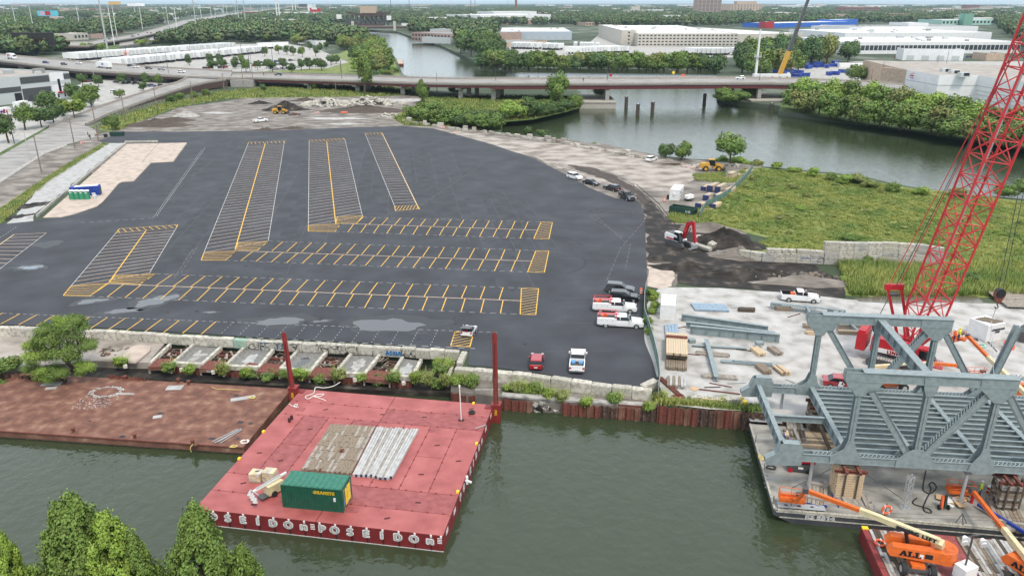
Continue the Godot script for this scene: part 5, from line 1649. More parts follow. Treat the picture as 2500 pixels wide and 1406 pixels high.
# ---------- crawler crane ----------
func crawler_crane():
	var at:=V(51.2,2.28,-91.0)
	var yaw:=-0.62
	var t:=thing("crawler_crane","red lattice boom crawler crane standing on the white gravel","crane",at,yaw)
	for s in [-1.0,1.0]:
		var b:=MB.new()
		var prof:=PackedVector2Array()
		for i in 7:
			var a:=PI/2+PI*i/6
			prof.append(Vector2(-3.2+cos(a)*0.6,0.62+sin(a)*0.6))
		for i in 7:
			var a:=-PI/2+PI*i/6
			prof.append(Vector2(3.2+cos(a)*0.6,0.62+sin(a)*0.6))
		b.prism(prof,0.42,Transform3D(Basis.IDENTITY,V(0,0,s*2.4)))
		var tr:=part(t,"crawler_track",b.mesh(),M.dark_steel)
		for i in 22:
			var c:=bx(t,"track_pad",M.concrete,V(-3.3+i*0.315,1.25,s*2.4),V(0.24,0.06,0.95))
			c.name="track_pad"
		tr.name="crawler_track"
	bx(t,"car_body",M.dark_steel,V(0,0.9,0),V(3.0,0.7,4.0))
	bx(t,"turntable",M.dark_steel,V(0,1.4,0),V(2.4,0.4,2.4))
	bx(t,"machine_house",M.crane_red,V(-1.4,2.6,0.9),V(4.6,1.9,1.3))
	bx(t,"machine_house",M.crane_red,V(-1.4,2.6,-0.9),V(4.6,1.9,1.3))
	bx(t,"deck_frame",M.dark_steel,V(-0.4,1.75,0),V(6.4,0.4,3.0))
	bx(t,"counterweight",M.crane_red,V(-4.9,2.7,0),V(1.2,2.5,3.6))
	bx(t,"counterweight_cap",M.crane_red,V(-4.95,4.05,0),V(0.9,0.25,3.2))
	bx(t,"white_band",M.white,V(-0.9,2.0,1.57),V(3.6,0.6,0.04))
	text(t,"lettering","LINK",M.crane_red,0.45,V(-0.9,2.0,1.6),Basis.IDENTITY)
	var cab:=MB.new()
	cab.prism(PackedVector2Array([Vector2(-0.9,0),Vector2(0.9,0),Vector2(1.1,0.9),Vector2(0.8,2.0),Vector2(-0.9,2.0)]),0.6)
	part(t,"cab",cab.mesh(),M.crane_red,V(2.6,1.7,1.6))
	bx(t,"cab_window",M.glass,V(3.56,2.8,1.6),V(0.1,1.3,1.0))
	bx(t,"cab_window",M.glass,V(2.7,2.9,2.22),V(1.2,1.1,0.04))
	for k in 4:
		br(t,"walkway_rail",M.bar_red,V(3.9+0.3*k,1.7,2.4),V(3.9+0.3*k,2.8,2.4),0.03)
	br(t,"walkway_rail",M.bar_red,V(3.9,2.8,2.4),V(4.9,2.8,2.4),0.03)
	bx(t,"walkway",M.crane_red,V(4.3,1.65,2.0),V(1.4,0.1,0.9))
	for z in [-0.7,0.7]:
		var d:=MB.new()
		d.cyl(V(0.5+z,2.4,-0.55),V(0.5+z,2.4,0.55),0.42,0.42,14)
		part(t,"winch_drum",d.mesh(),M.dark_steel)
	var inv:=t.global_transform.affine_inverse()
	var e0: Vector3=inv*V(49.06,12.2,-93.69)
	var e1: Vector3=inv*V(50.83,12.2,-93.69)
	var f0: Vector3=inv*V(51.64,4.4,-93.06)
	var f1: Vector3=inv*V(53.06,4.4,-93.06)
	var gm:=(e0+e1)*0.5
	var ex:=(e1-e0).normalized()
	bm(t,"gantry_leg",M.crane_red,f0,e0,0.34,0.34)
	bm(t,"gantry_leg",M.crane_red,f1,e1,0.34,0.34)
	bm(t,"gantry_head",M.crane_red,e0-ex*0.3,e1+ex*0.3,0.5,0.75)
	br(t,"sheave",M.dark_steel,e0+V(0,-1.0,0)+ex*0.3,e1+V(0,-1.0,0)-ex*0.3,0.35)
	bm(t,"gantry_tie",M.crane_red,e0.lerp(f0,0.55),e1.lerp(f1,0.55),0.2,0.2)
	for z in [-0.5,-0.15,0.2,0.5]:
		br(t,"reeving_line",M.dark_steel,gm+V(-0.2,-0.8,z),V(-4.2,3.4,z),0.03)
	var foot: Vector3=inv*V(52.4,4.7,-91.4)
	var tip: Vector3=inv*V(58.7,50.0,-87.4)
	var ax:=(tip-foot).normalized()
	var cr:=ax.cross(V(0,1,0)).normalized()
	var up:=cr.cross(ax)
	cr=cr.rotated(ax,0.5)
	up=up.rotated(ax,0.5)
	var n:=18
	var ring:=[]
	for i in n+1:
		var f:=float(i)/n
		var c:=foot.lerp(tip,f)
		var w:=minf(1.9,0.6+f*n*0.9)
		var h:=minf(1.6,0.5+f*n*0.8)
		ring.append([c+cr*w+up*h,c-cr*w+up*h,c-cr*w-up*h,c+cr*w-up*h])
	for i in n:
		for k in 4:
			br(t,"boom_chord",M.bar_red,ring[i][k],ring[i+1][k],0.14)
			br(t,"boom_lacing",M.bar_red,ring[i][k],ring[i+1][(k+1)%4],0.07)
			if i%2==0:
				br(t,"boom_lacing",M.bar_red,ring[i][(k+1)%4],ring[i+1][k],0.07)
			br(t,"boom_strut",M.bar_red,ring[i][k],ring[i][(k+1)%4],0.075)
	bx(t,"boom_foot",M.crane_red,foot+V(0,-0.6,0),V(0.7,1.6,1.6))
	for z in [-0.25,0.1,0.4]:
		br(t,"hoist_line",M.galvanised,foot+V(0,0.6,z*0.6)+up*0.3,tip+cr*z*0.6+up*0.3,0.075)
	for z in [-0.7,0.7]:
		br(t,"pendant_line",M.bar_red,gm+V(0,0.4,0)+ex*z,tip+V(0,0,z)+up*1.2,0.05)
		br(t,"pendant_line",M.dark_steel,gm+V(0.2,0.2,z*0.6),foot.lerp(tip,0.93)+up*1.5,0.035)
	var hk:=V(63.25,11,-92.65)
	var hook:=thing("crane_hook","brown hook block hanging from the crane with long slings","hook",hk)
	var b:=MB.new()
	b.prism(PackedVector2Array([Vector2(-0.62,0.9),Vector2(-0.7,0.5),Vector2(-0.25,-0.6),Vector2(0.25,-0.6),Vector2(0.7,0.5),Vector2(0.62,0.9)]),0.25)
	part(hook,"block",b.mesh(),M.rust_plain)
	b=MB.new()
	b.cyl(V(0,0.75,-0.32),V(0,0.75,0.32),0.6,0.6,14)
	part(hook,"sheave",b.mesh(),M.black)
	b=MB.new()
	b.tube([V(0,-0.6,0),V(0,-0.95,0),V(0.22,-1.15,0),V(0.1,-1.4,0),V(-0.15,-1.35,0),V(-0.22,-1.15,0)],0.08,7)
	part(hook,"hook",b.mesh(),M.dark_steel)
	var bt:=V(58.7,50,-87.4)-hk
	for s in [-0.3,0.3]:
		br(hook,"hoist_line",M.dark_steel,V(s,0.8,0),bt+V(s,0,0),0.04)
	var c0:=V(-0.2,-3.2,0)
	br(hook,"sling",M.galvanised,V(-0.05,-1.4,0),c0,0.045)
	for e in [V(50.56,10,-72.82),V(50.96,10,-72.53)]:
		br(hook,"sling",M.galvanised,c0*V(1,1,1),e-hk,0.03)

# ---------- boom lifts and workers ----------
func basket(t: Node3D,at: Vector3,yaw: float,lx: float,lz: float,m: Material):
	var p:=Basis(Vector3.UP,yaw)
	bx(t,"basket_floor",m,at+V(0,0.06,0),V(lx,0.12,lz),yaw)
	bx(t,"toe_board",m,at+p*V(0,0.25,lz/2),V(lx,0.28,0.05),yaw)
	bx(t,"toe_board",m,at+p*V(0,0.25,-lz/2),V(lx,0.28,0.05),yaw)
	var c:=[V(-lx/2,0,-lz/2),V(0,0,-lz/2),V(lx/2,0,-lz/2),V(lx/2,0,0),V(lx/2,0,lz/2),V(0,0,lz/2),V(-lx/2,0,lz/2),V(-lx/2,0,0)]
	for i in 8:
		var a: Vector3=at+p*c[i]
		var b: Vector3=at+p*c[(i+1)%8]
		br(t,"basket_post",m,a,a+V(0,1.1,0),0.03)
		for y in [0.6,1.1]:
			br(t,"basket_rail",m,a+V(0,y,0),b+V(0,y,0),0.03)
	bx(t,"control_box",M.dark_steel,at+p*V(lx*0.25,0.95,lz*0.3),V(0.6,0.3,0.35),yaw)

func boom_lift(label: String,base: Vector3,cy: float,ty: float,pts: Array,bat: Vector3,byaw: float,lettering:="") -> Node3D:
	var t:=thing("boom_lift",label,"boom lift",base)
	var k:=Basis(Vector3.UP,cy)
	var q:=Basis(Vector3.UP,ty)
	for x in [-1.5,1.5]:
		for z in [-1.15,1.15]:
			var b:=MB.new()
			b.cyl(V(0,0,-0.2),V(0,0,0.2),0.55,0.55,16)
			var w:=part(t,"wheel",b.mesh(),M.rubber,k*V(x,0.56,z),k)
			b=MB.new()
			b.cyl(V(0,0,-0.215),V(0,0,0.215),0.3,0.3,14)
			part(w,"rim",b.mesh(),M.galvanised)
	bx(t,"chassis",M.orange,k*V(0,0.75,0),V(3.2,0.5,1.1),cy)
	bx(t,"axle",M.dark_steel,k*V(1.5,0.6,0),V(0.3,0.25,2.1),cy)
	bx(t,"axle",M.dark_steel,k*V(-1.5,0.6,0),V(0.3,0.25,2.1),cy)
	bx(t,"turntable",M.dark_steel,V(0,1.1,0),V(1.3,0.25,1.3),ty)
	var hood:=MB.new()
	hood.loft(PackedVector2Array([Vector2(-2.5,1.25),Vector2(2.0,1.25),Vector2(2.3,1.6),Vector2(1.9,2.15),Vector2(-1.9,2.35),Vector2(-2.5,2.1)]),PackedFloat32Array([0.42,0.42,0.4,0.34,0.38,0.42]))
	for z in [-0.72,0.72]:
		part(t,"engine_hood",hood.mesh(),M.orange,q*V(0,0,z),q)
	var cw:=MB.new()
	cw.cyl(V(-2.2,1.2,0),V(-2.2,2.3,0),1.15,1.05,18)
	part(t,"counterweight",cw.mesh(),M.orange,Vector3.ZERO,q)
	var sd:=-1.0 if cos(ty)<0.0 else 1.0
	bx(t,"hood_grille",M.black,q*V(-0.9,1.8,sd*1.13),V(0.6,0.45,0.04),ty)
	if lettering:
		text(t,"lettering",lettering,M.ink,0.5,q*V(0.5,1.75,sd*1.14),q if sd>0 else q*Basis(Vector3.UP,PI),"serif",0.03,1.2)
		bx(t,"sticker",M.white,q*V(-0.35,1.7,sd*1.14),V(0.3,0.4,0.02),ty)
	bm(t,"riser",M.cream,q*V(-1.9,1.9,0),pts[0]-base,0.6,0.6)
	bm(t,"lift_ram",M.black,q*V(0.6,1.9,0.1),(pts[0] as Vector3).lerp(pts[1],0.4)-base+V(0,-0.3,0),0.22,0.22)
	bm(t,"boom",M.cream,pts[0]-base,pts[1]-base,0.42,0.5)
	bm(t,"fly_boom",M.orange,pts[1]-base,pts[2]-base,0.32,0.36)
	bm(t,"hose_tray",M.ink,(pts[0] as Vector3).lerp(pts[1],0.3)-base+V(0,-0.05,0.35),(pts[0] as Vector3).lerp(pts[1],0.55)-base+V(0,-0.05,0.35),0.08,0.3)
	bm(t,"jib",M.orange,pts[2]-base,pts[3]-base,0.24,0.24)
	bx(t,"jib_knuckle",M.dark_steel,pts[2]-base,V(0.5,0.5,0.5),ty)
	bm(t,"basket_arm",M.orange,pts[3]-base,bat-base+V(0,0.3,0),0.2,0.2)
	basket(t,bat-base,byaw,2.3,0.9,M.orange)
	return t

func lifts():
	var l1:=boom_lift("orange boom lift with black lettering on the timber deck",V(34.65,1.4,-53.84),1.4,2.84,[V(35.94,4.6,-52.77),V(30.93,4.7,-56.83),V(27.13,4.8,-59.68),V(26.84,2.9,-60.62)],V(26.9,2.1,-61.84),-0.2,"ALL")
	var pb:=(V(35.94,4.6,-52.77) as Vector3).lerp(V(30.93,4.7,-56.83),0.2)
	var yb:=yaw_of(V(30.93,4.7,-56.83),V(35.94,4.6,-52.77))
	text(l1,"boom_lettering","JLG LIFT",M.ink,0.34,pb-l1.position+Basis(Vector3.UP,yb)*V(0,0,0.29),Basis(Vector3.UP,yb),"sans",0.02,1.2)
	boom_lift("second orange boom lift reaching up beside the pipe shore",V(43.38,1.4,-51.16),0.5,2.0,[V(41.83,4.4,-47.35),V(43.27,3.6,-55.65),V(44.13,3.2,-61.87),V(44.35,2.4,-62.54)],V(44.23,1.7,-63.72),-0.15,"ALL")
	boom_lift("orange boom lift with two workers in its raised basket",V(61.52,2.3,-80),0.2,2.5,[V(58.55,5,-75.63),V(58.18,6.4,-84.61),V(57.78,7.4,-88.74),V(57.24,6.9,-88.34)],V(56.99,6.4,-89.69),0.4)
	var at:=V(46.3,2.3,-84.31)
	boom_lift("orange boom lift standing behind the steel floor",at,0.1,0.15,[at+V(-2.0,2.9,0),at+V(5.5,3.1,-0.6),at+V(9.0,2.6,-1.0),at+V(10.5,1.6,-1.1)],at+V(11.6,0.9,-1.3),0.0)
	var t:=thing("light_tower","white mobile light tower with raised lamps on the timber deck","light tower",V(37.94,1.4,-51.83))
	bx(t,"engine_box",M.white,V(0.1,0.95,0),V(1.5,1.2,1.1),0.4)
	bx(t,"chassis",M.dark_steel,V(0,0.3,0),V(2.2,0.14,1.0),0.4)
	for z in [-0.6,0.6]:
		var b:=MB.new()
		b.cyl(V(0,0.3,z-0.1),V(0,0.3,z+0.1),0.3,0.3,12)
		part(t,"wheel",b.mesh(),M.rubber)
	br(t,"mast",M.dark_steel,V(0,0.5,0),V(0,4.6,0),0.08)
	bx(t,"lamp_bar",M.dark_steel,V(0,4.5,0),V(1.7,0.08,0.08),0.2)
	for k in 4:
		var b:=MB.new()
		b.cyl(V(0,0,0),V(0,-0.12,0.3),0.14,0.32,14)
		part(t,"lamp_head",b.mesh(),M.lamp_white,V([-0.8,-0.75,0.7,0.85][k],[4.55,4.15,4.3,3.95][k],0.1))
	var suits:=[[Color(0.75,0.12,0.02),Color(0.02,0.03,0.08),Color(0.8,0.8,0.8)],[Color(0.65,0.75,0.05),Color(0.03,0.04,0.1),Color(0.8,0.7,0.1)],[Color(0.55,0.7,0.1),Color(0.05,0.05,0.06),Color(0.8,0.8,0.8)],[Color(0.02,0.02,0.025),Color(0.03,0.03,0.04),Color(0.03,0.02,0.02)]]
	person("worker in an orange vest reaching forward in the raised basket",V(56.15,6.52,-88.67),2.6,suits[0],true)
	person("worker in a yellow vest at the rail of the raised basket",V(57,6.52,-89.18),2.2,suits[1],true)
	person("worker in a pale green vest standing by the boom on deck",V(46.18,1.31,-63.6),2.4,suits[2],false)
	person("walker in dark clothes on the pale road",V(-150.4,2.25,-273.1),0.4,suits[3],false)
	person("walker in dark clothes on the bridge footway",V(-131,10.6,-417.3),1.0,suits[3],false)
	person("walker in black halfway over the river bridge",V(34.85,10.6,-386.2),1.0,suits[3],false)
	person("dark figure at the road barrier near the lot gate",V(-147,2.25,-267.9),2.0,suits[3],false)

# a standing figure as one skin: tapered bones joined by a smooth minimum, meshed as surface nets
func person(label: String,at: Vector3,yaw: float,suit: Array,reach: bool):
	var key:="person_%s_%s"%[suit[0],reach]
	if not proto.has(key):
		var arm:=V(0.42,1.15,0.3) if reach else V(0.1,0.82,0.3)
		var arm2:=V(0.42,1.15,-0.3) if reach else V(0.06,0.82,-0.3)
		var el:=V(0.16,1.2,0.3) if reach else V(-0.02,1.12,0.28)
		var el2:=V(0.16,1.2,-0.3) if reach else V(-0.02,1.12,-0.28)
		var B:=[[V(0,0.95,0),V(0,1.4,0),0.15,0.17,0],[V(0,1.38,-0.16),V(0,1.38,0.16),0.1,0.1,0],[V(0,1.45,0),V(0.01,1.55,0),0.06,0.06,3],[V(0.02,1.62,0),V(0.02,1.68,0),0.1,0.11,3],[V(0,1.72,0),V(0.03,1.73,0),0.12,0.11,2],[V(0,1.38,0.2),el,0.07,0.055,0],[el,arm,0.052,0.04,0],[V(0,1.38,-0.2),el2,0.07,0.055,0],[el2,arm2,0.052,0.04,0],[arm,arm+V(0.08,-0.03,0),0.042,0.03,3],[arm2,arm2+V(0.08,-0.03,0),0.042,0.03,3],[V(0,0.92,0.09),V(0.03,0.5,0.11),0.1,0.07,1],[V(0.03,0.5,0.11),V(0,0.09,0.12),0.065,0.05,1],[V(0,0.92,-0.09),V(0.03,0.5,-0.11),0.1,0.07,1],[V(0.03,0.5,-0.11),V(0,0.09,-0.12),0.065,0.05,1],[V(-0.03,0.05,0.12),V(0.17,0.04,0.14),0.05,0.04,4],[V(-0.03,0.05,-0.12),V(0.17,0.04,-0.14),0.05,0.04,4]]
		var cs:=0.035
		var lo:=V(-0.25,-0.05,-0.45)
		var nx:=24
		var ny:=57
		var nzz:=26
		var fld:=PackedFloat32Array()
		fld.resize(nx*ny*nzz)
		var who:=PackedInt32Array()
		who.resize(nx*ny*nzz)
		for i in nx:
			for j in ny:
				for k in nzz:
					var p:=lo+V(i,j,k)*cs
					var d:=9.0
					var best:=9.0
					var w:=0
					for bn in B:
						var a: Vector3=bn[0]
						var ab: Vector3=bn[1]-a
						var h:=clampf((p-a).dot(ab)/maxf(ab.length_squared(),1e-6),0,1)
						var e: float=p.distance_to(a+ab*h)-lerpf(bn[2],bn[3],h)
						if e<best:
							best=e
							w=bn[4]
						var hh:=clampf(0.5+0.5*(d-e)/0.04,0,1)
						d=lerpf(d,e,hh)-0.04*hh*(1-hh)
					fld[(i*ny+j)*nzz+k]=d
					who[(i*ny+j)*nzz+k]=w
		var cols:=[suit[0],suit[1],suit[2],Color(0.4,0.25,0.18),Color(0.03,0.025,0.02)]
		var vert:={}
		var nets:=MB.new()
		nets.colored=true
		var at_:=func(i: int,j: int,k: int) -> float: return fld[(i*ny+j)*nzz+k]
		for i in nx-1:
			for j in ny-1:
				for k in nzz-1:
					var s:=Vector3.ZERO
					var c:=0
					for e in [[0,0,0,1,0,0],[0,1,0,1,1,0],[0,0,1,1,0,1],[0,1,1,1,1,1],[0,0,0,0,1,0],[1,0,0,1,1,0],[0,0,1,0,1,1],[1,0,1,1,1,1],[0,0,0,0,0,1],[1,0,0,1,0,1],[0,1,0,0,1,1],[1,1,0,1,1,1]]:
						var f0: float=at_.call(i+e[0],j+e[1],k+e[2])
						var f1: float=at_.call(i+e[3],j+e[4],k+e[5])
						if (f0<0) != (f1<0):
							s += V(e[0],e[1],e[2]).lerp(V(e[3],e[4],e[5]),f0/(f0-f1))
							c += 1
					if c:
						vert[(i*ny+j)*nzz+k]=lo+(V(i,j,k)+s/c)*cs
		for i in range(1,nx-1):
			for j in range(1,ny-1):
				for k in range(1,nzz-1):
					var id:=(i*ny+j)*nzz+k
					var f0:=fld[id]
					nets.col=cols[who[id]]
					for ax in 3:
						var st: int=[ny*nzz,nzz,1][ax]
						var f1:=fld[id+st]
						if (f0<0)==(f1<0):
							continue
						var u: int=[nzz,1,ny*nzz][ax]
						var w: int=[1,ny*nzz,nzz][ax]
						var q:=[id,id-u,id-u-w,id-w]
						var ok:=true
						for z in q:
							ok=ok and vert.has(z)
						if not ok:
							continue
						if f0<0:
							nets.quad(vert[q[0]],vert[q[1]],vert[q[2]],vert[q[3]])
						else:
							nets.quad(vert[q[3]],vert[q[2]],vert[q[1]],vert[q[0]])
		proto[key]=nets.mesh()
	var o:=solo("person",label,"person",proto[key],M.vc,at,yaw)
	o.name=o.name

# ---------- goods in the white yard ----------
func plate_girder(label: String,a: Vector3,b: Vector3,deep: float,wide: float,grp:=""):
	var c:=(a+b)*0.5
	var t:=thing("plate_girder",label,"girder",c,yaw_of(a,b),grp)
	var l:=a.distance_to(b)
	bx(t,"web",M.steel_grey,V(0,deep/2,0),V(l,deep-0.08,0.05))
	bx(t,"top_flange",M.steel_grey,V(0,deep,0),V(l,0.06,wide))
	bx(t,"bottom_flange",M.steel_grey,V(0,0.03,0),V(l,0.06,wide))
	for k in 7:
		bx(t,"stiffener",M.steel_grey,V(-l/2+0.4+(l-0.8)*k/6.0,deep/2,0),V(0.05,deep-0.1,wide*0.8))

func beams_stack(nm: String,label: String,a: Vector3,b: Vector3,rows: int,layers: int,w: float,h: float,m: Material,sd: int,cat:="timbers") -> Node3D:
	var c:=(a+b)*0.5
	var t:=thing(nm,label,cat,c,yaw_of(a,b))
	var r:=RandomNumberGenerator.new()
	r.seed=sd
	var l:=a.distance_to(b)
	for k in layers:
		for j in rows:
			bx(t,"beam" if cat=="beams" else "timber",m if r.randf()<0.75 else M.wood_brown if cat != "beams" else m,V(r.randf_range(-0.15,0.15),h*(k+0.5),(j-(rows-1)*0.5)*w),V(l,h-0.03,w-0.04))
	return t

func yard_goods():
	var y:=2.29
	plate_girder("long grey plate girder on the far side of the white yard",V(25.42,2.3,-105.9),V(36.95,2.3,-101.3),1.0,0.5)
	plate_girder("long grey plate girder squeezed between two others",V(25.51,2.3,-103.1),V(37.31,2.3,-99.31),0.95,0.5)
	plate_girder("deep grey plate girder lying nearest the loose beams",V(25.6,2.3,-101),V(37.49,2.3,-97.92),1.25,0.55)
	for k in 6:
		solo("channel_beam","blue grey channel beam lying in the flat stack","beam",box_mesh(V(5.2,0.28,0.42)),M.steel_blue,V(30.79,2.3,-110.8)+V(0.02*k,0.15+0.02*(k%2),-1.1+0.47*k),-0.09,"blue grey beams in the flat stack")
	for k in 4:
		solo("channel_beam","short blue grey beam lying beside the white container","beam",box_mesh(V(4.6,0.3,0.45)),M.steel_blue,V(22.94,2.3,-101.3)+V(-0.6+0.48*k,0.16+0.05*k,0),1.42,"short blue grey beams by the container")
	for k in 3:
		solo("rusty_rail","red brown rail lying at the fence corner","rail",box_mesh(V(5.0,0.2,0.16)),M.rust_plain,V(19.29,2.3,-84.63)+V(0.25*k,0.11,0),-1.25,"red brown rails at the fence corner")
	var s:=beams_stack("timber_stack","tall stack of pale square timbers beside the fence",V(21.31,2.3,-89.13),V(23.19,2.3,-99.03),9,1,0.3,0.45,M.wood_brown,3)
	for k in 9:
		bx(s,"timber",M.timber_pale if k%4 else M.timber,V(0.4,1.35,(k-4)*0.31),V(6.8,0.32,0.29))
		bx(s,"timber",M.wood_dark,V(0.2,0.92,(k-4)*0.31),V(6.2,0.4,0.28))
	for x in [2.0,2.35]:
		bx(s,"rusty_beam",M.rust_plain,V(x,1.62,0),V(0.2,0.2,2.9))
	for k in 2:
		bx(s,"end_strap",M.black,V(-3.1,1.35,-0.4+0.8*k),V(0.2,0.4,0.08))
	beams_stack("timber_stack","low pallet of grey slats at the foot of the tall stack",V(20.34,2.3,-84.31),V(20.85,2.3,-86.83),7,2,0.34,0.2,M.wood_silver,5)
	ib_thing("grey wide flange beam lying across the pale timbers",V(27.13,2.75,-97.48),V(25.67,2.75,-85.96),0.6,0.55)
	ib_thing("low grey beam lying behind the crossing beam",V(24.96,2.35,-96.58),V(32.26,2.35,-95.51),0.45,0.35)
	var la:=thing("laced_strut","grey laced strut lying flat on the gravel","strut",V(31.38,2.4,-90.97),yaw_of(V(27.09,2.4,-91.95),V(35.74,2.4,-90.48)))
	for z in [-0.28,0.28]:
		bx(la,"channel",M.steel_grey,V(0,0.1,z),V(7.4,0.25,0.08))
	lace(la,V(-2.0,0.22,0),V(2.6,0.22,0),V(0,0,0.26),0.3,M.steel_grey)
	bx(la,"end_plate",M.steel_grey,V(3.2,0.2,0),V(1.0,0.06,0.62))
	bx(la,"end_plate",M.steel_grey,V(-3.0,0.2,0),V(1.4,0.06,0.62))
	for a in [[V(25.02,2.3,-94.31),V(29.23,2.3,-93.41),3,"grey timbers under the crossing beam's far end",M.wood],[V(24.14,2.3,-87.63),V(28.52,2.3,-86.83),3,"grey timbers under the crossing beam's near end",M.wood]]:
		beams_stack("timber_bed",a[3],a[0],a[1],a[2],1,0.34,0.3,a[4],hash(a[3]))
	var tb:=[[V(33.46,2.3,-94.44),M.timber,"yellow timber bundle near the girders"],[V(35.83,2.3,-94.7),M.wood,"grey timber bundle beside the yellow one"],[V(32.55,2.3,-89.13),M.wood_brown,"dark brown timber bundle at the strut's end"],[V(34.77,2.3,-88.78),M.timber,"tan timber bundle at the strut's end"],[V(42.07,2.3,-110),M.wood_brown,"small timber bundle under the laced truss"],[V(49.19,2.3,-100.9),M.timber,"fresh timber bundle behind the steel span"],[V(49.81,2.3,-103.1),M.wood,"grey timber bundle behind the steel span"],[V(43.99,2.3,-103.1),M.wood_brown,"small stack of blocks near the span post"],[V(43.59,2.3,-100.9),M.timber,"short pale timbers near the span post"],[V(36.27,2.3,-109.5),M.wood_dark,"upright dark blocks behind the girders"]]
	for i in tb.size():
		var a: Array=tb[i]
		var dir:=V(0.25,0,1.0).normalized()*1.1 if i<4 else V(1.0,0,0.1)*(1.2 if i != 5 and i != 6 else 2.2)
		beams_stack("timber_bundle",a[2],a[0]-dir,a[0]+dir,4 if i<4 else 3,2,0.3,0.26,a[1],i)
	var q0:=V(40.4,3,-110.8)
	var q1:=V(50.63,3,-107.4)
	var tr:=thing("laced_truss","grey laced truss piece lying beyond the girders","truss",(q0+q1)*0.5-V(0,0.5,0),yaw_of(q0,q1))
	var l:=q0.distance_to(q1)
	bx(tr,"chord",M.steel_grey,V(0,0.72,0),V(l,0.1,0.6))
	bx(tr,"chord",M.steel_grey,V(0,0.05,0),V(l,0.1,0.6))
	for k in 12:
		bm(tr,"lacing_bar",M.steel_grey,V(-l*0.36+k*0.42,0.08,0.28),V(-l*0.36+(k+1)*0.42,0.7,0.28),0.05,0.06)
		bm(tr,"lacing_bar",M.steel_grey,V(-l*0.36+(k+1)*0.42,0.08,0.27),V(-l*0.36+k*0.42,0.7,0.27),0.05,0.06)
	for x in [-0.47,-0.4,0.3,0.45]:
		bx(tr,"web_plate",M.steel_grey,V(l*x,0.38,0),V(0.9,0.62,0.5))
	ib_thing("grey diagonal beam slanting from the laced truss",V(45.41,3.1,-109.5),V(44.33,2.4,-102.1),0.4,0.4)
	ib_thing("short grey brace leaning at the truss end",V(50.28,3.2,-107.3),V(48.54,2.5,-106),0.4,0.35)
	ib_thing("grey strut sloping down to the fresh timbers",V(49.01,3.2,-105.6),V(49.92,2.6,-100.6),0.4,0.35)
	solo("grey_bracket","curved grey bracket lying by the girder ends","bracket",box_mesh(V(0.9,0.5,0.7)),M.steel_grey,V(25.24,2.55,-97.92),0.2)
	solo("grey_bracket","grey bracket on the yellow timbers","bracket",box_mesh(V(1.0,0.45,0.8)),M.steel_grey,V(34.19,2.9,-96.33),0.2)
	solo("steel_bar","thin rusty bar on the gravel by the bulkhead","bar",bar_beam(V(23.08,2.38,-83.94),V(27.77,2.38,-82.68),0.12),M.rust_plain)
	solo("board","square tan board on the white gravel","board",box_mesh(V(0.9,0.04,0.9)),M.cardboard,V(22.53,2.32,-84.16),0.6)
	solo("rusty_plate","rusty scrap plate near the yellow pails","plate",box_mesh(V(1.5,0.06,1.0)),M.rust_plain,V(20.15,2.33,-82.15),0.2)
	solo("yellow_timber","long yellow timber lying behind the bulkhead","timber",bar_beam(V(22.82,2.45,-81.32),V(25.29,2.45,-80.82),0.22),M.timber)
	for k in 2:
		var kb:=solo("kerb_block",["dark concrete block beside the yellow pails","pale concrete block next to the yellow timber"][k],"block",proto.block[k],[M.block_grey,M.block][k],[V(26.32,2.3,-80.59),V(22.07,2.3,-81.19)][k]+V(0,0.3,0),0.05)
		kb.scale=V([1.7,1.3][k],0.6,0.55)
	pail("yellow_pail","yellow pail on the bulkhead edge",V(27.56,2.3,-80),0.3,0.55,M.sign_yellow,M.sign_yellow)
	pail("yellow_pail","tipped pale yellow pail beside the upright one",V(27.62,2.3,-81.39),0.24,0.4,M.sign_yellow,M.cream)
	var r:=RandomNumberGenerator.new()
	r.seed=77
	for k in 12:
		var p:=[V(25.99,2.36,-85.06),V(24.84,2.36,-84.52),V(28.18,2.36,-85.6),V(24.38,2.36,-93.93),V(31.95,2.36,-95.23),V(25.31,2.36,-82.41),V(24.57,2.36,-103),V(26.31,2.36,-106.1),V(35.18,2.36,-111),V(42.98,2.36,-107.7),V(46.71,2.36,-107.7),V(35.03,2.36,-86.16)][k] as Vector3
		var d:=V(r.randf_range(-1,1),0,r.randf_range(-0.5,0.5)).normalized()*r.randf_range(0.6,1.4)
		solo("scrap_bar","small loose scrap bar on the white gravel","bar",bar_beam(p-d,p+d,0.09),[M.rust_plain,M.wood_dark,M.galvanised][k%3],Vector3.ZERO,0,"loose scrap bars on the gravel")
	container("site_hut","white container standing beside the fence",V(22.22,2.3,-106.2),yaw_of(V(22.22,2.3,-106.2),V(24.65,2.3,-105.7)),2.3,4.6,2.4,M.white,M.white_clean,false)
	var h:=container("site_hut","white steel box with black print and planks on its roof",V(66.43,2.3,-97.92),0.35,3.2,3.0,2.5,M.white,M.white_clean,false)
	text(h,"lettering","METROPOLITAN",M.ink,0.24,V(1.9,1.7,0.06),Basis.IDENTITY,"sans",0.03)
	text(h,"lettering","STEEL",M.ink,0.24,V(1.9,1.35,0.06),Basis.IDENTITY,"sans",0.03)
	for k in 5:
		bx(h,"roof_plank",M.wood_brown,V(0.8+0.4*k,2.66,-1.3),V(0.16,0.14,2.4),0.5)
	var tb2:=thing("tool_box","open orange tool box in front of the white steel box","tool box",V(68.39,2.3,-95.75),0.1)
	bx(tb2,"box",M.drum_orange,V(0,0.3,0),V(1.2,0.6,0.7))
	bx(tb2,"lid",M.drum_orange,V(0,0.85,-0.38),V(1.2,0.6,0.06))
	pail("gas_can","round orange can beside the open tool box",V(67.39,2.3,-95.22),0.3,0.45,M.drum_orange,M.dark_steel)
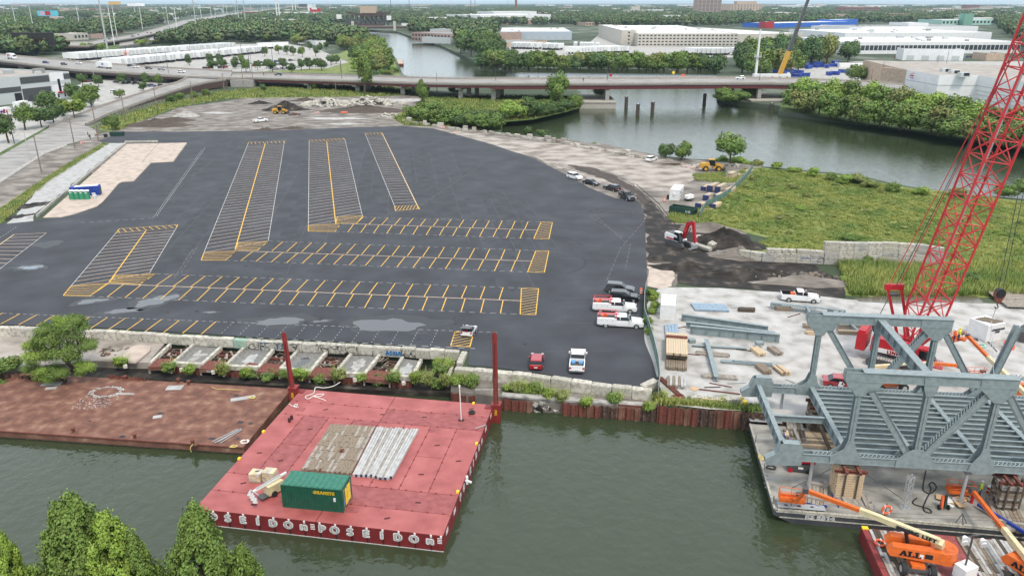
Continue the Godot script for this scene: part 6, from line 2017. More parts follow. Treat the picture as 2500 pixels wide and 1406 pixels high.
	var pp:=thing("pipe_coil","black corrugated pipe lying at the yard's east edge","pipe",V(72.57,2.4,-99.23),0.9)
	for k in 14:
		var b:=MB.new()
		b.cyl(V(-1.8+0.26*k,0.75,0),V(-1.62+0.26*k,0.75,0),0.75,0.75,16)
		part(pp,"pipe_ring",b.mesh(),M.dark_steel)
	rope_heap("netting_heap","heap of pale green netting on the gravel",mk("net_pale",0.35,0.55,0.45,0.9),V(65.6,2.3,-96.69),1.3,0.8,6,17,0.06)
	line_rope("cable","dark cable curling on the gravel by the white box",M.black,Q(2.36,[65.47,-99.18,65.68,-98.34,65.97,-99.46,66.95,-99.75,66.95,-98.34,66.25,-94.83]),0.05)
	for k in 2:
		var tbl:=thing("timber_platform",["long timber platform at the reed edge","second timber platform overlapping the first"][k],"platform",[V(81.12,2.7,-115.1),V(81.02,2.6,-111.8)][k],-0.12)
		for j in 9:
			bx(tbl,"plank",[M.wood,M.wood_brown][j%2],V(0,0.1,-1.6+0.4*j),V(7.5,0.14,0.38))
		for x in [-3.0,0,3.0]:
			bx(tbl,"bearer",M.dark_steel,V(x,-0.15,0),V(0.25,0.34,3.4))

func ib_thing(label: String,a: Vector3,b: Vector3,w: float,h: float):
	var t:=thing("steel_beam",label,"beam",(a+b)*0.5)
	ib(t,"rolled_section",M.steel_grey,a-t.position,b-t.position,w,h)
	var d:=frame_of(a,b)
	part(t,"top_face",unit_box,M.steel_grey,d.y*(h*0.5+0.012),d*Basis.from_scale(V(a.distance_to(b),0.02,w)))

# ---------- vehicles: x is forward, the origin lies on the ground under the middle ----------
func wheel_set(t: Node3D,xf: float,xr: float,half: float,r: float,w: float):
	for x in [xf,xr]:
		for z in [-half,half]:
			if not proto.has("wheel_%s"%r):
				var b:=MB.new()
				b.cyl(V(0,0,-w/2),V(0,0,w/2),r,r,14)
				proto["wheel_%s"%r]=b.mesh()
				b=MB.new()
				b.cyl(V(0,0,-w/2-0.012),V(0,0,w/2+0.012),r*0.58,r*0.58,10)
				proto["rim_%s"%r]=b.mesh()
			var o:=part(t,"wheel",proto["wheel_%s"%r],M.rubber,V(x,r,z))
			part(o,"rim",proto["rim_%s"%r],M.galvanised)

func body_mesh(pts: Array,half: float,tuck:=0.08) -> Mesh:
	var poly:=PackedVector2Array()
	var w:=PackedFloat32Array()
	var top:=-9.0
	var low:=9.0
	for p in pts:
		top=maxf(top,p[1])
		low=minf(low,p[1])
	for p in pts:
		poly.append(Vector2(p[0],p[1]))
		var f: float=(p[1]-low)/(top-low)
		w.append(half-tuck*absf(f-0.45)*1.6)
	var b:=MB.new()
	b.loft(poly,w)
	return b.mesh()

func glass_mesh(pts: Array,half: float,top_half: float) -> Mesh:
	var poly:=PackedVector2Array()
	var w:=PackedFloat32Array()
	var top:=-9.0
	var low:=9.0
	for p in pts:
		top=maxf(top,p[1])
		low=minf(low,p[1])
	for p in pts:
		poly.append(Vector2(p[0],p[1]))
		w.append(lerpf(half,top_half,(p[1]-low)/(top-low)))
	var b:=MB.new()
	b.loft(poly,w)
	return b.mesh()

func lamps(t: Node3D,front: float,rear: float,half: float,y: float):
	for z in [-half,half]:
		bx(t,"headlight",M.lamp_white,V(front,y,z),V(0.12,0.16,0.34))
		bx(t,"taillight",M.lamp_red,V(rear,y+0.08,z),V(0.1,0.22,0.26))
	bx(t,"number_plate",M.white,V(rear-0.02,y-0.12,0),V(0.05,0.14,0.42))

# kind: sedan, hatch, suv
func car(nm: String,label: String,kind: String,m: Material,rear: Vector3,front: Vector3,grp:="") -> Node3D:
	var d:=(front-rear)
	d.y=0
	d=d.normalized()
	var L: float={"sedan": 4.8,"hatch": 4.0,"suv": 4.75,"small": 2.9,"coupe": 4.6}[kind]
	var t:=thing(nm,label,"car",rear+d*L/2,yaw_of(rear,rear+d),grp)
	var h:=L/2
	var W:=0.92
	if kind=="suv":
		part(t,"body",body_mesh([[-h,0.45],[-h,0.95],[-h+0.12,1.12],[h-1.45,1.1],[h-0.25,0.98],[h,0.75],[h,0.4],[h-0.3,0.3],[-h+0.3,0.3]],W),m)
		part(t,"windows",glass_mesh([[-h+0.1,1.08],[-h+0.45,1.62],[h-2.15,1.62],[h-1.35,1.08]],W-0.06,W-0.2),M.glass)
		part(t,"roof",glass_mesh([[-h+0.35,1.6],[-h+0.5,1.7],[h-2.4,1.7],[h-2.05,1.6]],W-0.17,W-0.24),m)
	elif kind=="hatch" or kind=="small":
		part(t,"body",body_mesh([[-h,0.4],[-h+0.02,0.85],[-h+0.15,1.0],[h-1.1,0.98],[h-0.2,0.82],[h,0.6],[h-0.05,0.32],[-h+0.2,0.28]],W-0.06),m)
		part(t,"windows",glass_mesh([[-h+0.1,0.96],[-h+0.4,1.42],[h-1.7,1.42],[h-0.9,0.96]],W-0.1,W-0.24),M.glass)
		part(t,"roof",glass_mesh([[-h+0.3,1.4],[-h+0.45,1.49],[h-1.9,1.49],[h-1.6,1.4]],W-0.2,W-0.28),M.car_black if kind=="small" else m)
	else:
		part(t,"body",body_mesh([[-h,0.45],[-h+0.05,0.9],[-h+0.7,0.98],[h-1.5,0.95],[h-0.2,0.78],[h,0.58],[h-0.05,0.3],[-h+0.2,0.28]],W),m)
		part(t,"windows",glass_mesh([[-h+0.55,0.94],[-h+1.2,1.38],[h-2.2,1.38],[h-1.35,0.94]],W-0.08,W-0.24),M.glass)
		part(t,"roof",glass_mesh([[-h+1.1,1.36],[-h+1.25,1.45],[h-2.4,1.45],[h-2.1,1.36]],W-0.2,W-0.28),m)
	for z in [-1.0,1.0]:
		bx(t,"mirror",m,V(h-1.75,1.02,z*(W+0.06)),V(0.12,0.14,0.2))
		bx(t,"pillar",m,V(-0.1,1.25,z*(W-0.11)),V(0.1,0.5,0.04))
	wheel_set(t,h-0.85,-h+0.85,W-0.1,0.33,0.22)
	lamps(t,h-0.06,-h+0.03,W-0.24,0.72)
	return t

func pickup(nm: String,label: String,m: Material,rear: Vector3,front: Vector3,cargo:="",L:=5.9) -> Node3D:
	var d:=(front-rear)
	d.y=0
	d=d.normalized()
	var t:=thing(nm,label,"truck",rear+d*L/2,yaw_of(rear,rear+d))
	var h:=L/2
	var W:=1.0
	part(t,"body",body_mesh([[-h,0.5],[-h,0.86],[h-1.75,0.9],[h-1.75,1.22],[h-0.3,1.12],[h,0.85],[h,0.45],[h-0.3,0.36],[-h+0.4,0.4]],W),m)
	part(t,"cab",glass_mesh([[-h+2.15,0.86],[-h+2.15,1.3],[h-1.6,1.24],[h-1.6,0.86]],W-0.02,W-0.05),m)
	part(t,"windows",glass_mesh([[-h+2.2,1.27],[-h+2.45,1.82],[h-2.5,1.82],[h-1.7,1.23]],W-0.06,W-0.2),M.glass)
	part(t,"roof",glass_mesh([[-h+2.4,1.8],[-h+2.55,1.9],[h-2.8,1.9],[h-2.45,1.8]],W-0.17,W-0.25),m)
	for z in [-1.0,1.0]:
		bx(t,"bed_side",m,V(-h+1.08,1.08,z*(W-0.07)),V(2.14,0.44,0.12))
		bx(t,"mirror",M.black if m==M.car_black else m,V(h-1.95,1.35,z*(W+0.12)),V(0.14,0.26,0.22))
		bx(t,"pillar",m,V(-h+3.2,1.56,z*(W-0.12)),V(0.12,0.54,0.04))
	bx(t,"tailgate",m,V(-h+0.05,1.08,0),V(0.1,0.44,1.8))
	bx(t,"bed_floor",M.black if cargo != "" else M.dark_steel,V(-h+1.1,0.9,0),V(2.05,0.05,1.76))
	bx(t,"bumper",M.chrome,V(-h-0.06,0.55,0),V(0.18,0.2,1.9))
	bx(t,"bumper",M.dark_steel,V(h+0.03,0.58,0),V(0.16,0.22,1.86))
	bx(t,"grille",M.black,V(h+0.01,0.86,0),V(0.08,0.26,1.2))
	wheel_set(t,h-1.0,-h+1.15,W-0.1,0.41,0.28)
	lamps(t,h-0.02,-h+0.02,W-0.16,0.88)
	if cargo=="boxes":
		for k in 2:
			bx(t,"cargo_box",mk("crate_blue%d"%k,0.12,0.32,0.62,0.5),V(-h+1.5-0.05*k,1.1,-0.5+0.95*k),V(0.6,0.3,0.5))
		bx(t,"cargo_sheet",M.wood_dark,V(-h+0.8,0.98,0.1),V(1.2,0.1,1.1))
	elif cargo=="tools":
		bx(t,"tool_chest",M.drum_orange,V(-h+1.75,1.2,0),V(0.6,0.4,0.7))
		bx(t,"tool_rack",M.black,V(-h+1.0,1.25,-0.7),V(1.9,0.35,0.3))
	return t

func service_truck(label: String,rear: Vector3,front: Vector3):
	var t:=pickup("service_truck",label,M.white_clean,rear,front,"",6.6)
	var h:=3.3
	for z in [-1.0,1.0]:
		bx(t,"side_locker",M.white_clean,V(-h+1.3,1.1,z*0.86),V(2.8,0.95,0.42))
		for k in 3:
			bx(t,"locker_latch",M.dark_steel,V(-h+0.5+0.8*k,1.2,z*1.08),V(0.08,0.08,0.02))
	bx(t,"tool_well",M.black,V(-h+1.3,1.3,0),V(2.7,0.3,1.2))
	for x in [-h+0.1,-h+2.6]:
		for z in [-0.85,0.85]:
			br(t,"rack_post",M.bar_red,V(x,1.5,z),V(x,2.15,z),0.05)
		br(t,"rack_bar",M.bar_red,V(x,2.15,-0.85),V(x,2.15,0.85),0.05)
	for z in [-0.85,0.85]:
		br(t,"rack_rail",M.bar_red,V(-h,2.15,z),V(-h+2.8,2.15,z),0.05)
	for z in [0.55,0.75]:
		bm(t,"ladder",mk("ladder_red",0.62,0.12,0.13,0.6),V(-h-0.1,2.25,z),V(-h+3.0,2.25,z),0.06,0.1)
	for k in 9:
		bx(t,"ladder_rung",M.white,V(-h+0.1+0.33*k,2.25,0.65),V(0.05,0.05,0.2))
	br(t,"hose_reel",M.drum_orange,V(-h+1.0,1.6,-0.2),V(-h+1.0,1.6,0.3),0.28)
	bx(t,"tool_chest",M.drum_orange,V(-h+0.6,1.6,0.2),V(0.4,0.3,0.4))

func vehicles():
	pickup("pickup_truck","white pickup with blue boxes in its bed near the lower blocks",M.white_clean,V(8.29,2.2,-88.05),V(8.98,2.2,-93.88),"boxes")
	car("parked_car","red hatchback parked near the tall red spud post","hatch",M.car_red,V(3.07,2.2,-88.98),V(3.48,2.2,-93.62))
	service_truck("white service truck with red ladder rack nearest the fence bend",V(12.73,2.2,-104.3),V(19.15,2.2,-103.5))
	service_truck("white service truck with black tool well beside the dark cars",V(12.65,2.2,-110.2),V(19.33,2.2,-109.4))
	car("parked_car","dark sports utility car in front of the orange drum","suv",M.car_grey,V(15.44,2.2,-118.5),V(20.42,2.2,-117.3))
	car("parked_car","black estate car squeezed beside the service truck","suv",M.car_black,V(15.61,2.2,-114.7),V(19.91,2.2,-114))
	var sm:=car("parked_car","tiny white and black car with its hatch open","small",M.white_clean,V(-6.52,2.2,-99.54),V(-5.76,2.2,-103))
	bx(sm,"open_hatch",M.car_black,V(-1.55,1.62,0),V(0.5,0.06,1.3))
	bx(sm,"red_luggage",M.crane_red,V(-1.36,1.08,0),V(0.2,0.2,0.4))
	car("parked_car","white estate car at the head of the kerbside row","suv",M.white_clean,V(15.53,2.2,-206.3),V(18.65,2.2,-202.2))
	car("parked_car","black saloon behind the white estate car","sedan",M.car_black,V(19.15,2.2,-199.2),V(22.74,2.2,-195.4))
	car("parked_car","black sports utility car between saloon and pickup","suv",M.car_black,V(26.8,2.2,-189),V(23.38,2.2,-193.5))
	pickup("pickup_truck","black pickup closing the row at the asphalt edge",M.car_black,V(26.98,2.2,-184.2),V(29.04,2.2,-178.5),"",5.5)
	car("parked_car","white sports utility car by the river blocks","suv",M.white_clean,V(40.6,2.2,-227.4),V(44.81,2.2,-233.1))
	pickup("pickup_truck","white pickup alone on the dirt behind the lot",M.white_clean,V(-102.3,2.2,-306.8),V(-98.43,2.2,-311.3))
	pickup("pickup_truck","white pickup with black bed in the gravel yard",M.white_clean,V(43.15,2.2,-114.6),V(48.93,2.2,-113.5),"tools")
	var rc:=car("parked_car","red sports coupe behind the steel span","coupe",M.car_red,V(38.85,2.2,-85.58),V(41.77,2.2,-84.71))
	rc.name=rc.name
	var dg:=thing("plush_dog","white spotted toy dog sitting beside the red coupe","toy",V(40.45,2.3,-83.99),0.4)
	var b:=MB.new()
	b.cyl(V(0,0,0),V(0,0.55,0),0.32,0.24,12)
	b.cyl(V(0,0.5,0),V(0.12,0.95,0),0.3,0.26,12)
	b.cyl(V(0.15,0.72,0),V(0.55,0.62,0),0.2,0.14,10)
	part(dg,"body",b.mesh(),M.white)
	for z in [-0.14,0.14]:
		bx(dg,"eye",M.black,V(0.38,0.85,z),V(0.06,0.1,0.08))
		bx(dg,"ear",M.black,V(-0.05,0.95,z*2.0),V(0.2,0.25,0.06))

# ---------- heavy machines ----------
func wheel_loader(label: String,at: Vector3,yaw: float):
	var t:=thing("wheel_loader",label,"loader",at,yaw)
	part(t,"engine_hood",body_mesh([[-3.2,0.9],[-3.3,1.5],[-3.1,2.3],[-0.9,2.4],[-0.6,1.0]],0.95),M.cat_yellow)
	bx(t,"front_frame",M.cat_yellow,V(1.2,1.25,0),V(2.0,0.9,1.0))
	part(t,"cab",glass_mesh([[-0.9,1.6],[-0.9,3.2],[0.5,3.2],[0.8,1.6]],0.75,0.68),M.glass)
	bx(t,"cab_roof",M.cat_yellow,V(-0.2,3.28,0),V(1.7,0.16,1.5))
	for x in [-1.9,1.7]:
		for z in [-1.05,1.05]:
			if not proto.has("big_wheel"):
				var b:=MB.new()
				b.cyl(V(0,0,-0.3),V(0,0,0.3),0.78,0.78,16)
				proto.big_wheel=b.mesh()
				b=MB.new()
				b.cyl(V(0,0,-0.32),V(0,0,0.32),0.42,0.42,12)
				proto.big_rim=b.mesh()
			var w:=part(t,"wheel",proto.big_wheel,M.rubber,V(x,0.78,z))
			part(w,"rim",proto.big_rim,M.cat_yellow)
	for z in [-0.55,0.55]:
		bm(t,"lift_arm",M.cat_yellow,V(0.9,2.0,z),V(3.3,0.9,z),0.25,0.4)
	bm(t,"tilt_link",M.cat_yellow,V(1.2,2.2,0),V(3.2,1.5,0),0.25,0.3)
	part(t,"bucket",body_mesh([[3.1,0.1],[3.1,1.2],[3.6,1.3],[3.5,0.35],[4.3,0.12],[4.3,0.02]],1.4,0.0),M.dark_steel)
	bx(t,"exhaust",M.dark_steel,V(-1.6,2.7,0.4),V(0.15,0.6,0.15))

func machines():
	wheel_loader("yellow wheel loader beside the heap of roots",V(-99.14,2.2,-332.9),-0.05)
	wheel_loader("yellow wheel loader under the leafy tree by the river",V(56.64,2.2,-214.9),-0.05)
	var t:=thing("excavator","white and red excavator digging in the black mud","excavator",V(32.71,2.2,-143.7),-0.95)
	for z in [-1.15,1.15]:
		part(t,"track",body_mesh([[-2.0,0.1],[-2.3,0.5],[-2.0,0.95],[2.0,0.95],[2.3,0.5],[2.0,0.1]],0.32,0.0),M.dark_steel,V(0,0,z))
	bx(t,"undercarriage",M.dark_steel,V(0,0.85,0),V(2.0,0.5,1.8))
	part(t,"house",body_mesh([[-2.6,1.2],[-2.7,2.1],[-2.4,2.5],[0.4,2.4],[1.0,1.2]],1.3,0.1),M.white_clean)
	bx(t,"engine_deck",M.dark_steel,V(-1.4,2.52,0),V(1.8,0.12,2.0))
	part(t,"cab",glass_mesh([[-0.3,1.3],[-0.2,3.0],[0.9,3.0],[1.3,1.3]],0.5,0.44),M.glass,V(0,0,0.75))
	bx(t,"cab_roof",M.white_clean,V(0.35,3.05,0.75),V(1.3,0.12,0.95))
	bx(t,"side_stripe",M.crane_red,V(-1.2,1.5,1.31),V(1.8,0.3,0.04))
	bm(t,"boom",M.crane_red,V(0.9,1.8,-0.2),V(1.9,5.0,-0.2),0.5,0.7)
	bm(t,"boom",M.crane_red,V(1.8,4.9,-0.2),V(3.3,5.3,-0.2),0.48,0.65)
	bm(t,"stick",M.crane_red,V(3.1,5.5,-0.2),V(3.9,1.6,-0.2),0.42,0.55)
	bm(t,"ram",M.chrome,V(1.5,1.9,-0.2),V(2.6,4.2,-0.2),0.18,0.18)
	bm(t,"ram",M.chrome,V(2.0,5.4,-0.2),V(3.2,5.75,-0.2),0.16,0.16)
	part(t,"bucket",body_mesh([[4.3,1.6],[4.9,1.3],[4.8,0.4],[4.1,0.0],[3.6,0.3],[4.4,0.6]],0.75,0.0),M.galvanised,V(-0.7,0,-0.2))

# ---------- goods on the lot's edges ----------
func mound(nm: String,label: String,c: Vector3,rx: float,rz: float,h: float,m: Material,sd: int,yaw:=0.0,cat:="heap"):
	var f:=FastNoiseLite.new()
	f.seed=sd
	f.frequency=0.22
	var b:=MB.new()
	var rings:=9
	var seg:=22
	var g:=[]
	for i in rings+1:
		var row:=[]
		for j in seg:
			var t:=TAU*j/seg
			var k:=float(i)/rings
			var e:=1.0+0.35*f.get_noise_2d(cos(t)*6,sin(t)*6)
			var p:=Basis(Vector3.UP,yaw)*V(cos(t)*rx*k*e,0,sin(t)*rz*k*e)
			var y:=h*pow(1.0-k,1.15)*(1.0+0.5*f.get_noise_2d(p.x*3+50,p.z*3))+(0.18*f.get_noise_2d(p.x*9,p.z*9)*h if k<0.95 else 0.0)
			p.y=maxf(y,-0.02 if k>0.95 else 0.02)
			row.append(p)
		g.append(row)
	for i in rings:
		for j in seg:
			var j2:=(j+1)%seg
			b.quad(g[i][j],g[i][j2],g[i+1][j2],g[i+1][j])
	solo(nm,label,cat,b.mesh(),m,c)

func chunk_pile(nm: String,label: String,c: Vector3,rx: float,rz: float,h: float,count: int,mats: Array,sd: int,size: float):
	var t:=thing(nm,label,"rubble",c)
	var r:=RandomNumberGenerator.new()
	r.seed=sd
	for i in count:
		var a:=r.randf()*TAU
		var k:=sqrt(r.randf())
		var s:=V(r.randf_range(0.4,1.6),r.randf_range(0.2,0.6),r.randf_range(0.4,1.2))*size
		part(t,"slab_piece",proto.block[i%3],mats[i%mats.size()],V(cos(a)*rx*k,maxf(0.1,h*(1.0-k)*r.randf_range(0.6,1.0)),sin(a)*rz*k),Basis.from_euler(V(r.randf_range(-0.7,0.7),r.randf()*TAU,r.randf_range(-0.7,0.7)))*Basis.from_scale(s))

func drum(at: Vector3,label: String,grp:=""):
	var t:=thing("traffic_drum",label,"drum",at,0,grp)
	for k in 5:
		var b:=MB.new()
		b.cyl(V(0,0.06+0.19*k,0),V(0,0.25+0.19*k,0),0.29-0.012*k,0.28-0.012*k,12)
		part(t,"band",b.mesh(),M.white if k%2 else M.drum_orange)
	bx(t,"foot",M.rubber,V(0,0.04,0),V(0.7,0.08,0.7))

func timber_bundle(label: String,at: Vector3,yaw: float,l: float,w: float,h: float,painted: bool):
	var t:=thing("lumber_bundle",label,"lumber",at,yaw)
	var nx:=maxi(2,int(w/0.32))
	var ny:=maxi(1,int(h/0.32))
	var r:=RandomNumberGenerator.new()
	r.seed=hash(label)
	for i in nx:
		for j in ny:
			bx(t,"timber",[M.timber_pale,M.timber,M.wood][r.randi()%3],V(r.randf_range(-0.08,0.08),0.16+j*0.32,(i-(nx-1)*0.5)*0.32),V(l,0.3,0.3))
	if painted:
		bx(t,"end_wrap",M.navy,V(-l/2,h*0.5,0),V(0.5,h+0.02,w+0.04))

func site_goods():
	var bl:=thing("blue_container","blue roll-off box behind the green toilets","container",V(-104.9,2.2,-184.2),yaw_of(V(-107.1,2.2,-181.3),V(-100.8,2.2,-183.4)))
	bx(bl,"body",M.blue_box,V(0,1.25,-1.2),V(6.6,2.4,2.2))
	bx(bl,"roof",M.white,V(0.3,2.48,-1.2),V(5.2,0.06,1.6))
	for k in 12:
		bx(bl,"rib",M.blue_box,V(-3.1+0.56*k,1.25,-0.06),V(0.12,2.3,0.1))
	bx(bl,"end_panel",M.dark_green,V(3.32,1.0,-1.2),V(0.04,1.8,1.9))
	for k in 4:
		var p:=thing("portable_toilet","dark green portable toilet in the row of four","toilet",V(-106.6,2.2,-181.3).lerp(V(-102.9,2.2,-181.3),k/3.0),bl.rotation.y,"row of portable toilets")
		bx(p,"cabin",M.toilet_green,V(0,1.05,0),V(1.1,2.1,1.1))
		bx(p,"door",mk("toilet_door",0.03,0.24,0.13,0.5) if k==0 else M.toilet_door,V(0,1.0,0.56),V(0.8,1.8,0.04))
		bx(p,"sign",M.white,V(-0.1,1.75,0.59),V(0.4,0.16,0.02))
		var rf:=MB.new()
		rf.prism(PackedVector2Array([Vector2(-0.58,0),Vector2(0.58,0),Vector2(0.4,0.2),Vector2(-0.4,0.2)]),0.58)
		part(p,"roof",rf.mesh(),M.white,V(0,2.1,0))
	for k in 2:
		var w:=thing("wash_stand",["white wash stand beside the green toilets","grey wash stand beside the white one"][k],"wash stand",[V(-102.4,2.2,-183.4),V(-101,2.2,-181.3)][k],0.1)
		bx(w,"tank",[M.white,M.wall_grey][k],V(0,0.5,0),V(0.6,1.0,0.5))
		bx(w,"basin",M.white_clean,V(0,1.05,0.05),V(0.7,0.12,0.6))
	container("site_container","white container with black graffiti beside the lumber",V(38.02,2.2,-180.9),yaw_of(V(38.02,2.2,-180.9),V(40.03,2.2,-180.1)),2.4,6.0,2.6,M.white,M.white_clean,false)
	var sc:=get_child(-1) as Node3D
	for k in 2:
		scribble(sc,V(2.46,0.4,-0.6-2.6*k),V(0,0,-2.4),V(0,1.7,0),M.ink,500+k,8)
	bx(sc,"air_unit",M.white_clean,V(1.2,1.6,0.15),V(0.5,0.5,0.25))
	bx(sc,"side_box",M.black,V(-0.4,0.55,-0.6),V(0.5,1.0,0.5))
	var gen:=thing("generator","white trailer generator next to the white container","generator",V(42.69,2.2,-180.1),0.5)
	part(gen,"hood",body_mesh([[-1.0,0.6],[-1.0,1.3],[-0.8,1.5],[0.8,1.5],[1.0,1.3],[1.0,0.6]],0.6,0.1),M.white_clean)
	bx(gen,"skid",M.black,V(0,0.45,0),V(2.1,0.3,1.1))
	wheel_set(gen,0.1,0.15,0.6,0.3,0.18)
	bm(gen,"tow_bar",M.black,V(-1.0,0.45,0),V(-1.9,0.4,0),0.1,0.1)
	var sk:=thing("skip","dark green open skip full of scraps","skip",V(38.66,2.2,-167.9),-0.62)
	for z in [-1.1,1.1]:
		bx(sk,"side",M.dark_green,V(0,0.85,z),V(5.8,1.5,0.1))
		for k in 6:
			bx(sk,"rib",M.dark_green,V(-2.6+1.04*k,0.85,z*1.06),V(0.12,1.5,0.1))
		bx(sk,"top_rail",M.dark_green,V(0,1.62,z),V(5.9,0.12,0.18))
	for x in [-2.9,2.9]:
		bx(sk,"end",M.dark_green,V(x,0.85,0),V(0.1,1.5,2.2))
	bx(sk,"floor",M.rust_plain,V(0,0.3,0),V(5.7,0.1,2.1))
	bx(sk,"scrap",M.cardboard,V(0.9,0.9,0.1),V(2.6,0.5,1.5),0.1)
	bx(sk,"scrap",M.rust_plain,V(-1.3,0.8,-0.2),V(1.8,0.4,1.4),0.3)
	bx(sk,"scrap",M.white,V(-1.6,1.05,0.3),V(0.7,0.2,0.6),0.8)
	text(sk,"lettering","LRS",M.white,0.5,V(1.6,0.95,1.17),Basis.IDENTITY)
	bx(sk,"hook_plate",M.black,V(2.98,0.9,0),V(0.08,0.9,0.8))
	var lum:=[[1710,507,3.6,1.3,1.2,"lumber bundle with navy end next to the generator"],[1748,505,4.2,1.4,1.2,"lumber bundle with navy end by the net fence"],[1728,482,3.6,1.3,1.3,"lumber bundle with navy end in the second row"],[1758,476,4.0,1.3,1.0,"lumber bundle in the second row by the net fence"],[1724,460,3.6,1.2,1.0,"small lumber bundle in the third row"],[1748,462,5.0,1.3,1.6,"tall lumber bundle in the third row"],[1772,464,5.5,1.3,1.6,"tallest lumber bundle at the net fence"],[1790,452,5.0,1.3,1.3,"lumber bundle in the last row"]]
	var lp:=Q(2.2,[44.18,-174.2,47.53,-173.8,47.72,-181.7,50.83,-183.4,49.6,-192.1,51.26,-191.2,53.11,-190.3,54.71,-188.5])
	for i in lum.size():
		timber_bundle(lum[i][5],lp[i],0.95,lum[i][2],lum[i][3],lum[i][4],i != 7)
	timber_bundle("loose pale planks at the foot of the lumber",V(44.26,2.2,-170.4),0.75,4.5,1.6,0.3,false)
	timber_bundle("reddish lumber block behind the loader",V(59.75,2.2,-205.8),0.9,3.0,2.0,1.6,false)
	timber_bundle("flat planks lying beyond the lumber rows",V(62.18,2.2,-208.9),0.9,4.0,3.0,0.3,false)
	timber_bundle("pale planks at the far end of the net fence",V(66.92,2.2,-214.4),0.9,4.0,1.6,0.5,false)
	chunk_pile("rubble_heap","heap of pinkish concrete lumps beside the loader",V(53.4,2.2,-220.1),4.5,2.5,1.0,26,[M.pink_wash,M.block,M.block_pale],41,1.1)
	chunk_pile("rubble_heap","row of pale concrete lumps beyond the loader",V(62.76,2.2,-221.9),5.0,2.0,0.7,16,[M.block_pale,M.block],42,1.2)
	var pk:=thing("plank_pile","loose pile of weathered planks by the white car","planks",V(46.98,2.2,-223.7))
	for k in 14:
		var r:=RandomNumberGenerator.new()
		r.seed=200+k
		bx(pk,"plank",[M.wood,M.wood_dark,M.wood_brown][k%3],V(r.randf_range(-1.2,1.2),0.1+0.09*(k/3),r.randf_range(-1.8,1.8)),V(r.randf_range(4.0,7.0),0.12,0.35),r.randf_range(-0.45,0.1))
	net_fence("green mesh fence curving along the meadow",Q(2.2,[41.32,-163.4,44.69,-172.3,52.63,-183.4,61.4,-200.2,68.58,-216.1]),1.8)
	net_fence("green mesh fence between asphalt and gravel yard",Q(2.2,[22.54,-119.6,21.16,-114,19.87,-106.4,19.72,-101.1,19.47,-96.23,19.02,-89.92,18.31,-84.82,17.55,-81.68]),1.9)
	drum(V(21.13,2.2,-117.1),"orange and white drum by the parked dark car")
	drum(V(36.53,2.2,-179.3),"orange and white drum beside the white container")
	drum(V(-150.6,2.2,-278.8),"orange and white drum near the lot gate")
	drum(V(-26.62,2.2,-292.2),"orange drum on the river edge track")
	drum(V(-25.69,2.2,-292.2),"orange drum touching its neighbour on the river track")
	drum(V(-21.15,2.2,-280.6),"orange drum alone beside the river track")
	drum(V(-145.1,2.2,-258.3),"orange drum at the end of the road barrier")
	var ba:=thing("road_barrier","striped road barrier by the lot gate","barrier",V(-143,2.2,-258.3),0.05)
	bx(ba,"board",M.white,V(0,0.9,0),V(3.4,0.25,0.06))
	for k in 5:
		bx(ba,"stripe",M.drum_orange,V(-1.4+0.7*k,0.9,0.035),V(0.3,0.24,0.02))
	for x in [-1.4,1.4]:
		bx(ba,"leg",M.galvanised,V(x,0.5,0),V(0.08,1.0,0.5))
	var du:=thing("dumpster","dark green steel bin at the lot's far corner","bin",V(-141.1,2.2,-275.2),0.02)
	part(du,"bin",body_mesh([[-2.2,0.2],[-2.3,1.5],[2.3,1.5],[2.2,0.2]],0.9,0.0),M.dark_green)
	bx(du,"lid",M.black,V(0,1.52,0),V(4.4,0.06,1.7))
	bx(du,"side_rib",M.dark_green,V(0,0.9,0.94),V(4.6,0.12,0.1))
	solo("rubbish_bin","black bin beside the dark green steel bin","bin",body_mesh([[-0.5,0],[-0.6,1.2],[0.6,1.2],[0.5,0]],0.5,0.0),M.black,V(-143.9,2.2,-272.5),0.3)
	mound("dirt_heap","big brown heap of earth behind the lot's corner",V(-137.4,2.2,-300.4),13.5,6.0,2.6,M.soil,1)
	mound("dirt_heap","low brown heap beside the big one",V(-136,2.2,-312.4),9.0,4.0,1.6,M.soil,2)
	mound("sand_heap","pale sand cone on the dirt",V(-136.7,2.2,-326.6),6.0,4.0,2.2,M.concrete,3)
	mound("root_heap","dark heap of roots behind the wheel loader",V(-100.4,2.2,-346.2),10.0,6.0,4.0,M.mud,4)
	mound("dirt_heap","brown ridge of earth before the broken concrete",V(-64.48,2.2,-340.8),22.0,6.0,2.6,M.soil,5)
	mound("dirt_heap","small grey heap at the asphalt's far edge",V(-91.97,2.2,-288.2),6.0,2.0,1.0,M.soil,6)
	mound("dirt_heap","second small grey heap at the asphalt's far edge",V(-82.79,2.2,-292.2),7.0,2.0,0.9,M.soil,7)
	mound("dirt_heap","low dark lump west of the loader",V(-119.2,2.2,-368.1),6.0,3.0,1.5,M.mud,8)
	mound("dirt_heap","dark earth lump under the bridge side",V(-100.2,2.2,-379.3),8.0,3.0,1.6,M.soil,9)
	chunk_pile("concrete_rubble","white heap of broken concrete slabs nearest the sapling",V(-85.73,2.2,-363.5),13,7,3.4,150,[M.block_pale,M.block,M.concrete],51,1.7)
	chunk_pile("concrete_rubble","white heap of broken concrete slabs by the pale hardstand",V(-66.26,2.2,-366.6),16,7,3.6,170,[M.block_pale,M.block,M.concrete],52,1.8)
	chunk_pile("concrete_rubble","loose scatter of white concrete beside the spit",V(-51.79,2.2,-327.9),5,6,0.6,30,[M.block_pale,M.block],53,1.0)
